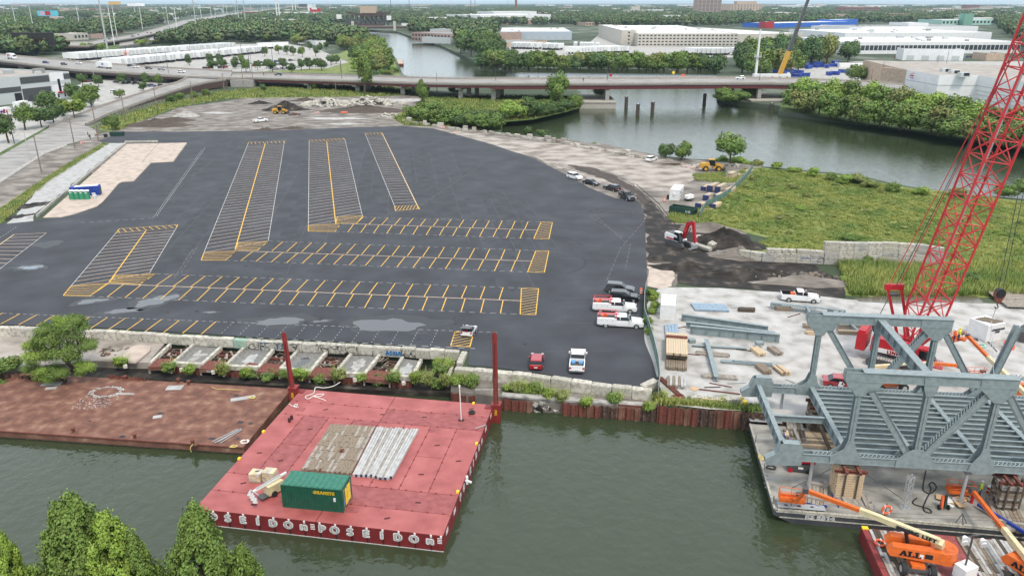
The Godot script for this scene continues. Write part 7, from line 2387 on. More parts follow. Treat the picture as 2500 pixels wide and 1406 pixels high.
	for a in [[V(-72.99,2.2,-318.2),12.0,3.6],[V(-64.99,2.2,-303.6),8.0,2.0],[V(-52.8,2.2,-381),14.0,6.0],[V(-127,2.2,-335.5),8.0,2.5]]:
		var q:=sheet(self,named("white_patch"),M.gravel,blob(a[0],a[1],a[2],0.0,hash(a[1]),0.4),2.27)
		meta(q,"","","","structure")
	chunk_pile("scrap_heap","small heap of scrap at the loader's bucket",V(-92.17,2.2,-329.1),3.0,1.5,1.0,24,[M.mud,M.wood_dark,M.rust_plain],54,0.8)
	solo("red_scrap","crumpled red scrap on the dirt","scrap",proto.block[0],M.pink_wash,V(-84.17,2.2,-335.5),0.5).scale=V(2.4,1.0,1.4)
	solo("red_scrap","flat orange scrap on the dirt ridge","scrap",proto.block[1],M.drum_orange,V(-71.58,3,-332.1),0.2).scale=V(2.8,0.4,1.4)
	mound("mud_heap","long black heap of wet mud beside the excavator",V(41.91,2.2,-144.8),8.5,3.4,3.2,M.mud,12,-0.35)
	mound("mud_heap","low black mud bank in front of the excavator",V(31.63,2.2,-130.1),7.5,3.0,1.2,M.mud,13,-0.2)
	mound("mud_heap","brown mud bank below the stone wall",V(41.46,2.2,-126),13.0,3.4,1.5,M.mud,14,-0.1)
	mound("mud_heap","rough mud rise next to the meadow",V(41.64,2.2,-154.6),7.5,3.0,1.8,M.dirt,15,-0.2)
	mound("mud_heap","grey brown spoil heap against the meadow wall",V(42.22,2.2,-136.5),6.0,2.6,2.0,M.dirt,16,-0.3)
	mound("mud_heap","brown spoil strip below the reeds",V(49.56,2.2,-122.6),10.0,2.6,1.2,M.dirt,17,-0.1)
	mound("mud_heap","black spoil ridge beside the asphalt edge",V(27.15,2.2,-135.5),2.6,1.6,0.7,M.mud,18,0.2)
	for a in [[V(36.87,2.2,-140.5),V(3.6,0.6,0.8),-0.95,"long fallen concrete block beside the digger bucket"],[V(38.83,2.2,-142.1),V(1.9,1.0,1.2),0.9,"squat stone block tipped in the mud"],[V(37.24,2.2,-147),V(1.4,0.8,1.0),0.3,"small stone block behind the digger arm"]]:
		var o:=solo("stone_block",a[3],"block",proto.block[1],M.block_grey,a[0]+V(0,0.7,0),a[2])
		o.basis=Basis(Vector3.UP,a[2])*Basis(V(1,0,0),0.3)*Basis.from_scale(a[1])
	chunk_pile("root_tangle","tangle of pale roots and branches on the mud bank",V(48.17,2.2,-124.7),9.0,2.5,0.8,60,[M.wood_brown,M.wood_dark,M.dirt],55,0.8)

func net_fence(label: String,line: Array,h: float):
	var t:=thing("mesh_fence",label,"fence",line[0])
	for i in line.size()-1:
		var a: Vector3=line[i]-line[0]
		var b: Vector3=line[i+1]-line[0]
		var m:=MB.new()
		m.beam(a+V(0,h/2,0),b+V(0,h/2,0),0.015,h)
		part(t,"mesh_panel",m.mesh(),M.net_green)
		br(t,"top_rail",M.galvanised,a+V(0,h,0),b+V(0,h,0),0.03)
		var k:=maxi(1,int(a.distance_to(b)/3.0))
		for j in k+1:
			var p:=a.lerp(b,float(j)/k)
			br(t,"post",M.galvanised,p,p+V(0,h,0),0.035)

# ---------- elevated roads ----------
func ribbon(a: Array,b: Array,thick: float) -> Mesh:
	var m:=MB.new()
	var dn:=V(0,-thick,0)
	for i in a.size()-1:
		m.quad(a[i],a[i+1],b[i+1],b[i])
		m.quad(b[i]+dn,b[i+1]+dn,a[i+1]+dn,a[i]+dn)
		m.quad(a[i]+dn,a[i+1]+dn,a[i+1],a[i])
		m.quad(b[i],b[i+1],b[i+1]+dn,b[i]+dn)
	var n:=a.size()-1
	m.quad(b[0]+dn,a[0]+dn,a[0],b[0])
	m.quad(a[n]+dn,b[n]+dn,b[n],a[n])
	return m.mesh()

# wall standing along a line, its foot dy above the line
func curtain(line: Array,dy: float,h: float,w: float) -> Mesh:
	var m:=MB.new()
	for i in line.size()-1:
		var a: Vector3=line[i]+V(0,dy,0)
		var b: Vector3=line[i+1]+V(0,dy,0)
		var s:=(b-a).cross(Vector3.UP).normalized()*w*0.5
		var u:=V(0,h,0)
		m.quad(a+s,b+s,b+s+u,a+s+u)
		m.quad(b-s,a-s,a-s+u,b-s+u)
		m.quad(a+s+u,b+s+u,b-s+u,a-s+u)
		m.quad(a-s,b-s,b+s,a+s)
	return m.mesh()

func along(line: Array,step: float) -> Array:
	var out:=[]
	for i in line.size()-1:
		var k:=maxi(1,int(line[i].distance_to(line[i+1])/step))
		for j in k:
			out.append((line[i] as Vector3).lerp(line[i+1],float(j)/k))
	return out

func side_shift(line: Array,d: float) -> Array:
	var out:=[]
	for i in line.size():
		var a: Vector3=line[maxi(i-1,0)]
		var b: Vector3=line[mini(i+1,line.size()-1)]
		var s:=(b-a)
		s.y=0
		out.append(line[i]+s.cross(Vector3.UP).normalized()*d)
	return out

func road_deck(t: Node3D,near: Array,far: Array,girder: Material,gh: float):
	part(t,"deck",ribbon(near,far,0.5),M.road)
	part(t,"parapet",curtain(near,0.0,1.0,0.35),M.parapet)
	part(t,"parapet",curtain(far,0.0,1.0,0.35),M.parapet)
	part(t,"girder",curtain(side_shift(near,-0.6),-0.5-gh,gh,0.4),girder)
	part(t,"girder",curtain(side_shift(far,0.6),-0.5-gh,gh,0.4),girder)
	part(t,"soffit",ribbon(side_shift(near,-1.0).map(func(p): return p+V(0,-0.52,0)),side_shift(far,1.0).map(func(p): return p+V(0,-0.52,0)),gh*0.5),M.pier)

func viaduct():
	var near:=[V(-159.5,6.5,-446.3),V(-151.1,6.5,-448.8),V(-119.1,7,-433.6),V(-91.52,7.6,-420.2),V(-67.44,8.3,-406.2),V(-44.23,9,-392.7),V(-26.88,9.6,-383.5),V(-9.82,10,-378.4),V(17.49,10.4,-374.3),V(45.43,10.6,-372.2),V(81.59,10.6,-374.2),V(119.8,10.4,-378.2),V(147.4,9.8,-378.5),V(172.7,9,-373.2),V(188,8,-368.4)]
	var far:=side_shift(near,-27.0)
	var t:=thing("river_bridge","long low road bridge with red girders crossing the river","bridge",near[8]*V(1,0,1))
	var o:=t.position
	var rel:=func(l: Array) -> Array: return l.map(func(p): return p-o)
	var n0: Array=rel.call(near)
	var f0: Array=rel.call(far)
	part(t,"deck",ribbon(n0,f0,0.5),M.road)
	part(t,"parapet",curtain(n0,0.0,0.75,0.35),M.parapet)
	part(t,"parapet",curtain(f0,0.0,0.9,0.35),M.parapet)
	part(t,"footway",ribbon(side_shift(n0,-0.5).map(func(p): return p+V(0,0.02,0)),side_shift(n0,-3.0).map(func(p): return p+V(0,0.2,0)),0.1),M.pavement)
	part(t,"handrail",curtain(n0,1.15,0.09,0.09),M.galvanised)
	part(t,"handrail",curtain(f0,1.25,0.09,0.09),M.galvanised)
	for p in along(n0,5.5):
		bx(t,"rail_post",M.pole_grey,p+V(0,0.95,0),V(0.16,0.55,0.16))
	var cut:=7
	part(t,"girder",curtain(side_shift(n0.slice(0,cut+1),-0.6),-1.7,1.2,0.4),M.girder_red)
	part(t,"girder",curtain(side_shift(n0.slice(cut),-0.6),-2.3,1.8,0.4),M.girder_red)
	part(t,"girder",curtain(side_shift(f0,0.6),-2.2,1.7,0.4),M.girder_red)
	part(t,"soffit",ribbon(side_shift(n0,-1.2).map(func(p): return p+V(0,-0.55,0)),side_shift(f0,1.2).map(func(p): return p+V(0,-0.55,0)),0.8),M.pier)
	text(t,"graffiti","ABC VANDALS",M.white_line,1.3,V(-1.99,8.3,-382)-o+V(0,0,0.6),Basis(Vector3.UP,yaw_of(near[6],near[8])),"sans",0.05,1.4)
	text(t,"graffiti","BUN",M.white_line,1.6,V(163.9,7.6,-375.7)-o+V(0,0,1.0),Basis(Vector3.UP,yaw_of(near[12],near[13])),"sans",0.05,1.2)
	for k in [[2,0.2],[3,0.3],[4,0.4],[6,0.0],[7,0.0]]:
		var a: Vector3=near[k[0]].lerp(near[k[0]+1],k[1])
		var b: Vector3=far[k[0]].lerp(far[k[0]+1],k[1])
		var top:=a.y-1.75
		for f in [0.15,0.5,0.85]:
			var c:=a.lerp(b,f)
			bx(t,"pier_column",M.pier,V(c.x,top/2-0.6,c.z)-o,V(2.2,top+1.2-1.0,2.2))
		bm(t,"pier_cap",M.pier,V(a.x,top-0.5,a.z)-o+(b-a)*0.04,V(b.x,top-0.5,b.z)-o-(b-a)*0.04,2.8,1.0)
	for k in 2:
		var a: Vector3=[near[9],near[11]][k]
		var b: Vector3=[far[9],far[11]][k]
		for f in [0.08,0.5,0.92]:
			var c:=a.lerp(b,f)
			bx(t,"pier_column",M.pier,V(c.x,4.4,c.z)-o,V(1.8,7.4,2.6))
		var m: Vector3=a.lerp(b,0.5)
		bx(t,"pier_base",M.block,V(m.x-[5,-4][k],0.6,m.z+1)-o,V(17,4.2,34))
		bx(t,"pier_lip",M.block_grey,V(m.x-[5,-4][k],2.85,m.z+1)-o,V(17.6,0.5,34.6))
	var un:=[V(-483.5,8.5,-674.9),V(-357,8.2,-555.6),V(-270.8,7.4,-490.4),V(-226.9,7,-472),V(-186.5,6.5,-453.8),V(-158.9,6.45,-444.4)]
	var uf:=[V(-547.9,8.5,-766.8),V(-401.3,8.2,-626.3),V(-311.9,7.4,-567.1),V(-254.5,7,-531.4),V(-210.1,6.5,-511),V(-174.4,6.45,-493.1)]
	var w:=thing("elevated_road","elevated concrete road with piers above the car park","bridge",un[3]*V(1,0,1))
	o=w.position
	road_deck(w,un.map(func(p): return p-o),uf.map(func(p): return p-o),M.girder_brown,1.2)
	for k in [[1,0.3],[1,0.85],[2,0.4],[3,0.1],[3,0.6],[2,0.95]]:
		var a: Vector3=un[k[0]].lerp(un[k[0]+1],k[1])
		var b: Vector3=uf[k[0]].lerp(uf[k[0]+1],k[1])
		for f in [0.2,0.75]:
			var c:=a.lerp(b,f)
			part(w,"pier_column",body_mesh([[-2.6,4.6],[-1.5,0],[1.5,0],[2.6,4.6]],1.2,0.0),M.pier,V(c.x,2.2,c.z)-o,Basis.from_scale(V(1,(a.y-3.9)/4.6,1)))
	var ln:=[V(-159.6,6.42,-439.9),V(-165.5,6,-428.1),V(-169.2,5.4,-412.6),V(-170.1,4.7,-388.3),V(-170.3,3.9,-364.9),V(-168.1,2.8,-321),V(-164.5,2.32,-298.5)]
	var lf:=[V(-185.7,6.46,-451.7),V(-183.5,6.1,-441),V(-182.6,5.6,-430),V(-184.5,5,-412.5),V(-184.8,4.3,-392),V(-183.5,3,-342.7),V(-175.9,2.32,-293.4)]
	var r:=thing("ramp_road","curved concrete ramp sloping down from the junction","ramp",ln[3]*V(1,0,1))
	o=r.position
	var l0: Array=ln.map(func(p): return p-o)
	var l1: Array=lf.map(func(p): return p-o)
	part(r,"deck",ribbon(l0,l1,0.4),M.road)
	part(r,"parapet",curtain(l0,0.0,1.0,0.35),M.parapet)
	part(r,"parapet",curtain(l1,0.0,1.0,0.35),M.parapet)
	part(r,"side_wall",curtain(side_shift(l0,-0.8),-3.2,2.8,0.4),M.girder_brown)
	bx(r,"abutment",M.pier,V(-152.2,2.2,-440)-o+V(0,1.6,-8),V(13,4.2,8))
	for a in [[V(54.46,0,-372.1),5.0,"dark mooring pile with a white capped top, alone nearest the bridge pier"],[V(55.6,0,-344),5.0,"dark mooring pile closest to the white car's shore"],[V(63.5,0,-352),5.0,"dark mooring pile between the two outer ones"],[V(94.69,0,-384.6),5.0,"dark mooring pile standing apart near the far bank"],[V(120.9,0,-363.2),3.0,"short dark pile at the bridge pier's foot"]]:
		var d:=thing("mooring_pile",a[2],"pile",a[0])
		for k in 7:
			var ang:=TAU*k/7
			br(d,"timber_pile",M.wood_dark,V(cos(ang)*0.55,-1,sin(ang)*0.55),V(cos(ang)*0.5,a[1],sin(ang)*0.5),0.33)
		br(d,"cap",M.dark_steel,V(0,a[1]-0.9,0),V(0,a[1]-0.5,0),0.95)
		br(d,"white_ring",M.white,V(0,a[1]-0.15,0),V(0,a[1]+0.2,0),0.3)
	far_car("white sports utility car crossing the river bridge",M.white_clean,V(115.6,10.5,-400),PI)
	far_car("dark grey car on the bridge near the junction",M.car_grey,V(-136.2,7,-461.2),PI)
	far_car("blue car on the elevated road",M.car_blue,V(-320.1,7.8,-545.9),-0.35)
	far_car("dark car following on the elevated road",M.car_grey,V(-301,7.6,-533.9),-0.35)
	far_car("white car at the junction's edge",M.white_clean,V(-202.6,6.6,-485.3),-0.15)
	far_car("grey car queueing behind the white lorry",M.car_grey,V(-233.2,6.9,-509.2),-0.15)
	far_car("silver car in the junction queue",M.car_silver,V(-221.5,6.8,-500.9),-0.15)
	far_car("white car in the junction queue",M.white_clean,V(-245.5,7,-517.7),-0.15)
	far_car("dark car next to the junction queue",M.car_black,V(-253.5,7,-527.9),-0.15)
	far_car("white van leading the lorry on the elevated road",M.white_clean,V(-296.7,7.4,-544),-0.3)
	lorry("white lorry with blue lettering on the elevated road",V(-255.9,7.2,-505.4),V(-292.1,7.5,-535.3),15.0,"W3")
	lorry("white parcel van with coloured lettering on the elevated road",V(-369.1,8.2,-584.5),V(-352.5,8.2,-571.8),8.0,"FedEx")
	for a in [[V(48.63,10.7,-389.3),"round red disc sign on the river bridge",M.lamp_red],[V(84.35,10.7,-389.3),"orange work sign on the river bridge",M.drum_orange],[V(82.52,10.7,-404.5),"small yellow sign by the bridge's far kerb",M.sign_yellow]]:
		var s:=thing("road_sign",a[1],"sign",a[0])
		br(s,"post",M.pole_grey,V(0,0,0),V(0,2.2,0),0.08)
		br(s,"disc",a[2],V(0,2.6,-0.05),V(0,2.6,0.05),0.75)
	var tc:=thing("telescopic_crane","tall telescopic crane boom with a yellow foot beside the bridge","crane",V(145.1,8,-429.8))
	var e:=V(155.7,47.61,-430)-tc.position
	bm(tc,"boom_base",M.cat_yellow,V(0,1.0,0),e*0.36,2.1,2.1)
	bm(tc,"boom",M.dark_steel,e*0.36,e*0.72,1.7,1.7)
	bm(tc,"fly_boom",M.dark_steel,e*0.72,e*1.12,1.3,1.3)
	bx(tc,"carrier",M.white,V(-4,1.4,0),V(20,2.2,3.0))
	for k in 5:
		br(tc,"wheel",M.rubber,V(-12+4*k,0.6,1.2),V(-12+4*k,0.6,1.8),0.65)
	var cb:=thing("moored_barge","tan moored barge at the canal bank","barge",V(-85.77,0,-628.5),0.15)
	bx(cb,"hull",M.rust_plain,V(-6,0.4,-18),V(12,2.6,44))
	bx(cb,"deck",M.wall_tan,V(-6,1.72,-18),V(11.4,0.1,43))
	bx(cb,"rub_rail",M.rust,V(-6,0.9,4.1),V(12,0.4,0.3))

func far_car(label: String,m: Material,at: Vector3,yaw: float,grp:=""):
	if grp:
		label={M.white_clean: "white ",M.car_grey: "dark grey ",M.car_silver: "silver ",M.car_black: "black ",M.car_red: "red ",M.car_blue: "blue "}[m]+label
	var t:=thing("car",label,"car",at,yaw,grp)
	if not proto.has("far_car"):
		proto.far_car=[body_mesh([[-2.35,0.35],[-2.3,0.95],[0.9,0.98],[2.2,0.85],[2.35,0.4]],0.92),glass_mesh([[-2.0,0.95],[-1.6,1.5],[0.2,1.5],[1.0,0.95]],0.85,0.72),glass_mesh([[-1.7,1.48],[-1.55,1.6],[0.05,1.6],[0.25,1.48]],0.76,0.68)]
		var b:=MB.new()
		for x in [-1.4,1.45]:
			b.cyl(V(x,0.33,-0.93),V(x,0.33,0.93),0.33,0.33,10)
		proto.far_car.append(b.mesh())
	part(t,"body",proto.far_car[0],m)
	part(t,"windows",proto.far_car[1],M.glass)
	part(t,"roof",proto.far_car[2],m)
	part(t,"wheels",proto.far_car[3],M.rubber)

func lorry(label: String,a: Vector3,b: Vector3,length: float,words: String):
	var t:=thing("lorry",label,"lorry",a,yaw_of(a,b))
	bx(t,"box",M.white,V(length/2,2.5,0),V(length,2.9,2.6))
	bx(t,"chassis",M.dark_steel,V(length/2,0.85,0),V(length,0.3,1.2))
	bx(t,"cab",M.white_clean,V(length+1.5,1.8,0),V(2.4,2.6,2.4))
	bx(t,"windscreen",M.glass,V(length+2.72,2.4,0),V(0.05,1.0,2.1))
	for x in [1.5,2.9,length-1.0,length+2.0]:
		for z in [-1.0,1.0]:
			br(t,"wheel",M.rubber,V(x,0.5,z-0.15),V(x,0.5,z+0.15),0.5)
	for s in [1.0,-1.0]:
		if words=="FedEx":
			text(t,"lettering","Fed",M.purple,1.4,V(length*0.36,2.6,s*1.32),Basis(Vector3.UP,0.0 if s>0 else PI))
			text(t,"lettering","Ex",M.drum_orange,1.4,V(length*0.62,2.6,s*1.32),Basis(Vector3.UP,0.0 if s>0 else PI))
		else:
			text(t,"lettering","NFI",M.sign_blue,1.2,V(length*0.5,2.6,s*1.32),Basis(Vector3.UP,0.0 if s>0 else PI))

func highway():
	var an:=[V(-527,7,-752.8),V(-494.2,7,-774.2),V(-446.7,7,-774.2),V(-414.3,6.5,-783.8),V(-439.4,6,-867),V(-457.5,6,-977.3),V(-525.2,6,-1232.6),V(-691.5,6,-1732),V(-929.1,6,-2672),V(-1581,6,-5620)]
	var af:=[V(-567.9,7,-812.5),V(-531,7,-833),V(-484.9,7,-841.6),V(-456.6,6.5,-865.4),V(-480.9,6,-944.6),V(-507.7,6,-1076.6),V(-600.2,6,-1371.2),V(-768.7,6,-1884),V(-1044.4,6,-2946),V(-1747,6,-6136)]
	var t:=thing("highway","elevated highway carriageway running toward the horizon","highway",an[4]*V(1,0,1))
	var o:=t.position
	road_deck(t,an.map(func(p): return p-o),af.map(func(p): return p-o),M.girder_brown,1.3)
	for k in [[0,0.6],[1,0.2],[1,0.65],[2,0.1],[2,0.6],[3,0.0]]:
		var a: Vector3=an[k[0]].lerp(an[k[0]+1],k[1])
		var b: Vector3=af[k[0]].lerp(af[k[0]+1],k[1])
		var c:=a.lerp(b,0.4)
		part(t,"pier_column",body_mesh([[-5,4.6],[-2.2,0],[2.2,0],[5,4.6]],1.5,0.0),M.pier,V(c.x,1.2,c.z)-o,Basis.from_scale(V(1,0.85,1)))
	var bn:=[V(-404.2,4,-824.4),V(-403.7,4.5,-889.6),V(-430.1,5,-1024.8),V(-564,5,-1427.6),V(-701.1,5,-1888),V(-870.2,5,-2616),V(-1285.9,5,-4694)]
	var bf:=[V(-432,4,-882.1),V(-442.8,4.5,-968.4),V(-504,5,-1193.5),V(-633.2,5,-1582),V(-779.8,5,-2065),V(-968.9,5,-2871),V(-1409,5,-5098)]
	t=thing("highway","second highway carriageway beyond the grass median","highway",bn[2]*V(1,0,1))
	o=t.position
	road_deck(t,bn.map(func(p): return p-o),bf.map(func(p): return p-o),M.pier,1.3)
	var md:=sheet(self,"median_lawn",M.lawn,Q(2.2,[-396.5,-759.3,-402,-828,-435.7,-1043.8,-588.3,-1498.3,-824.9,-2369,-1170.7,-3275,-860.7,-2104,-677.3,-1548,-535.8,-1133.3,-468.9,-910]),2.3)
	meta(md,"grass beside and between the carriageways","","","structure")
	var r:=RandomNumberGenerator.new()
	r.seed=12
	var mats:=[M.white_clean,M.car_grey,M.car_silver,M.car_black,M.car_red,M.white_clean,M.car_blue]
	for i in 44:
		var road: Array=[[an,af],[bn,bf]][i%2]
		var k: int=r.randi_range(4 if i%2==0 else 1,road[0].size()-2)
		var f:=r.randf()
		var p: Vector3=(road[0][k] as Vector3).lerp(road[0][k+1],f).lerp((road[1][k] as Vector3).lerp(road[1][k+1],f),r.randf_range(0.15,0.85))
		var yaw:=yaw_of(road[0][k],road[0][k+1])
		if i%6==5:
			bus_box("white box lorry driving on the highway",p,yaw)
		else:
			far_car("small car driving on the highway",mats[r.randi()%7],p+V(0,0.02,0),yaw,"cars on the highway")
	var sl:=thing("lorry","white lorry with a red nose on the elevated highway","lorry",V(-468.5,7.1,-818.5),0.0)
	bx(sl,"box",M.white,V(6,2.6,0),V(11,3.0,2.6))
	bx(sl,"cab",M.car_red,V(13.6,2.0,0),V(4.0,3.2,2.5))
	for x in [1.5,3.0,12.5,14.5]:
		br(sl,"wheel",M.rubber,V(x,0.5,-1.2),V(x,0.5,1.2),0.5)

func bus_box(label: String,p: Vector3,yaw: float):
	var t:=thing("box_lorry",label,"lorry",p,yaw,"box lorries on the highway")
	bx(t,"box",M.white,V(0,2.4,0),V(9,3.0,2.6))
	bx(t,"cab",M.white_clean,V(5.6,1.7,0),V(2.0,2.4,2.4))
	bx(t,"underbody",M.black,V(0.5,0.55,0),V(10.5,0.8,2.0))

func far_lift_bridge():
	var a:=V(-282.8,2.2,-1366.6)
	var t:=thing("bascule_bridge","dark steel drawbridge with a tan counterweight at the canal's end","bridge",a)
	var b:=V(-183.2,2.2,-1327.6)
	var l:=a.distance_to(b)
	var m: Material=M.girder_brown
	bx(t,"road_deck",m,V(l*0.55,5.0,0),V(l*1.15,3.0,16))
	bx(t,"road_parapet",M.parapet,V(l*0.55,7.0,8),V(l*1.15,1.0,0.5))
	for z in [-7.0,7.0]:
		bm(t,"truss_chord",m,V(-6,9,z),V(66,9,z),2.4,3.0)
		bm(t,"truss_chord",m,V(6,29,z),V(42,22,z),2.2,2.6)
		bm(t,"truss_chord",m,V(42,22,z),V(78,28,z),2.2,2.6)
		for k in 9:
			bm(t,"truss_member",M.dark_steel,V(2+8*k,8,z),V(6+8*k,25,z),1.4,1.6)
			bm(t,"truss_member",M.dark_steel,V(10+8*k,8,z),V(4+8*k,24,z),1.4,1.6)
	bx(t,"counterweight",M.wall_tan,V(42,33,0),V(27,11,14))
	bx(t,"counterweight_frame",m,V(48,26,0),V(34,8,12))
	bx(t,"operator_house",M.white,V(76,20,4),V(7,7,6))
	bx(t,"operator_house",M.white,V(-8,22,2),V(8,7,6))
	for x in [16.0,86.0]:
		bx(t,"pylon",M.wall_cream,V(x,6,12),V(4,18,4))
	bx(t,"lorry_on_deck",M.white,V(104,9.5,4),V(14,3.5,3))

# ---------- freight yard and car parks on the west side ----------
func trailer_rows(base: Node3D,a: Vector3,b: Vector3,count: int,face: float,label: String,grp: String):
	for i in count:
		var p:=a.lerp(b,(i+0.5)/count)
		p.y=2.35
		if rng.randf()<0.1:
			continue
		p += (b-a).cross(Vector3.UP).normalized()*rng.randf_range(-1.6,1.6)
		copy_of(base,p,yaw_of(a,b)+face,label,grp).scale=V(1.2,1.5,1.15)

func freight_yard():
	for a in [[Q(2.2,[-357.8,-632.6,-366.5,-680,-320.3,-910,-260.4,-928.3,-192.1,-799.1,-130.1,-632.6,-133.7,-576.1,-176.2,-541.5,-223.5,-548.1,-280.6,-554.8]),"pale concrete freight yard full of trailers"],[Q(2.2,[-240.2,-435.6,-262.9,-483,-245.6,-499.2,-206.8,-499.2,-199,-467.8,-194.1,-411.3,-191.7,-369.7,-190.7,-354.7,-211.7,-398.3]),"concrete car park under the elevated road"],[Q(2.2,[-213.3,-277,-209.7,-318.2,-221.4,-354.7,-215.7,-389.4,-189.4,-354.7,-178.7,-298.3,-162.9,-243.4,-149.1,-188.5]),"pale service yard in front of the grey depot"],[Q(2.2,[-4.55,-892.3,80.44,-875.3,144.1,-1290.8,163.8,-1290.8,118.4,-875.3,239.1,-851,205.4,-690.3,108.2,-680,46.74,-700.9,0,-717.5]),"pale trailer yard on the far bank"],[Q(2.2,[157.8,-460.5,195.8,-579.8,277,-641.5,412.2,-641.5,351.6,-544.7,271.4,-544.7,203,-407.5,195.6,-417.1]),"worn lot behind the bridge's far end"]]:
		var q:=sheet(self,named("hardstand"),M.pavement,a[0],2.31)
		meta(q,a[1],"","","structure")
	var t:=thing("box_trailer","white box trailer parked in the long far row of the freight yard","trailer",V(0,-50,0),0,"trailers in the far row")
	bx(t,"box",M.white_clean,V(0,2.65,0),V(14.6,2.9,2.6))
	bx(t,"rear_doors",M.wall_grey,V(7.33,2.6,0),V(0.06,2.6,2.3))
	bx(t,"bogie",M.black,V(5.0,0.6,0),V(3.0,1.0,2.3))
	bx(t,"landing_leg",M.dark_steel,V(-4.0,0.6,0),V(0.3,1.2,2.0))
	bx(t,"underframe",M.dark_steel,V(0,1.12,0),V(13.5,0.2,1.2))
	trailer_rows(t,V(-358,2.2,-646.1),V(-289.4,2.2,-820.5),46,-PI/2,"white box trailer parked in the long far row of the freight yard","trailers in the far row")
	trailer_rows(t,V(-294.1,2.2,-583.6),V(-239.9,2.2,-753),40,-PI/2,"white box trailer parked in the middle row of the freight yard","trailers in the middle row")
	trailer_rows(t,V(-253.6,2.2,-813.3),V(-236.1,2.2,-828),3,0.1,"white lettered trailer standing sideways at the yard's end","sideways trailers at the yard's end")
	trailer_rows(t,V(54.6,2.2,-734.8),V(105,2.2,-759.3),16,-1.0,"white trailer in the tight row on the far bank yard","trailers in the tight far bank row")
	trailer_rows(t,V(2.12,2.2,-828),V(49.05,2.2,-799.1),14,-1.4,"white trailer near the blue grey warehouse","trailers by the blue grey warehouse")
	trailer_rows(t,V(63.48,2.2,-828),V(89.4,2.2,-813.3),8,-1.2,"white trailer beside the yard road","trailers beside the yard road")
	trailer_rows(t,V(159.4,2.2,-723.2),V(209.4,2.2,-723.2),12,-1.3,"white trailer before the long warehouse","trailers before the long warehouse")
	t.position=V(-336.5,2.2,-690.3)
	t.rotation.y=-0.6
	t.set_meta("label","orange box trailer among the white ones of the far row")
	t.set_meta("group","")
	t.remove_meta("group")
	(t.get_child(0) as MeshInstance3D).material_override=M.drum_orange
	var r:=RandomNumberGenerator.new()
	r.seed=6
	var mats:=[M.white_clean,M.car_grey,M.car_silver,M.car_black,M.white_clean,M.car_red,M.car_blue]
	for row in [[V(-255.8,2.2,-467.8),V(-252.6,2.2,-472.8),6,0.9,"cars under the elevated road"],[V(-234.2,2.2,-467.8),V(-218.9,2.2,-458.1),7,0.8,"cars under the elevated road"],[V(-240.4,2.2,-504.9),V(-251,2.2,-510.6),4,0.3,"cars under the elevated road"],[V(-218.7,2.2,-491),V(-202.8,2.2,-483),7,0.8,"cars under the elevated road"],[V(-197.5,2.2,-444.4),V(-203.3,2.2,-444.4),2,0.1,"cars under the elevated road"],[V(-220,2.2,-568.8),V(-171.9,2.2,-607.1),18,1.2,"cars in the tree lined car park"],[V(-212.9,2.2,-599.1),V(-177.2,2.2,-650.7),14,1.2,"cars in the tree lined car park"],[V(333,2.2,-690.3),V(345.6,2.2,-680),5,0.4,"cars beside the white factory"],[V(395,2.2,-690.3),V(420.7,2.2,-700.9),7,0.4,"cars beside the white factory"],[V(-168.9,2.2,-554.8),V(-155.4,2.2,-579.8),6,1.2,"cars in the tree lined car park"]]:
		for i in row[2]:
			if r.randf()<0.85:
				far_car({"cars under the elevated road": "parked car under the elevated road","cars in the tree lined car park": "parked car in the tree lined car park","cars beside the white factory": "parked car beside the white factory"}[row[4]],mats[r.randi()%7],(row[0] as Vector3).lerp(row[1],i/maxf(1.0,row[2]-1.0))+V(0,0.12,0),row[3],row[4])
	for k in 2:
		var s:=thing("tractor_unit",["white lorry tractor with a tall sleeper cab by the depot","white day cab tractor tucked against the depot corner"][k],"lorry",[V(-221.3,2.2,-411.3),V(-229.3,2.2,-419.1)][k]+V(0,0.12,0),-1.9)
		bx(s,"cab",M.white_clean,V(1.0,2.2,0),V(2.2,3.0-0.5*k,2.4))
		bx(s,"bonnet",M.white_clean,V(2.8,1.4,0),V(1.8,1.4,2.0))
		bx(s,"windscreen",M.glass,V(2.12,2.6,0),V(0.05,0.9,2.1))
		bx(s,"frame",M.black,V(-2.0,0.8,0),V(4.4,0.35,1.1))
		for x in [2.8,-2.0,-3.4]:
			for z in [-1.0,1.0]:
				br(s,"wheel",M.rubber,V(x,0.52,z-0.2),V(x,0.52,z+0.2),0.52)
	far_car("white van parked alone beside the lawn island",M.white_clean,V(-210.5,2.2,-415.2),0.2)
	for k in 2:
		lorry(["white parcel van by the street trees","white parcel van nearer the depot dock"][k],[V(-211.4,2.35,-317.1),V(-216,2.35,-339.6)][k],[V(-209.4,2.35,-324.3),V(-216,2.35,-350.6)][k],7.0,"FedEx")
	var gt:=thing("entrance_gate","pale metal gate frame by the car park entrance","gate",V(-169.7,2.2,-541.5))
	for k in 3:
		br(gt,"post",M.pole_white,V(-6+6*k,0,0),V(-6+6*k,3.4,0),0.15)
	br(gt,"rail",M.pole_white,V(-6,3.4,0),V(6,3.4,0),0.15)
	br(gt,"rail",M.pole_white,V(-6,1.8,0),V(6,1.8,0),0.12)

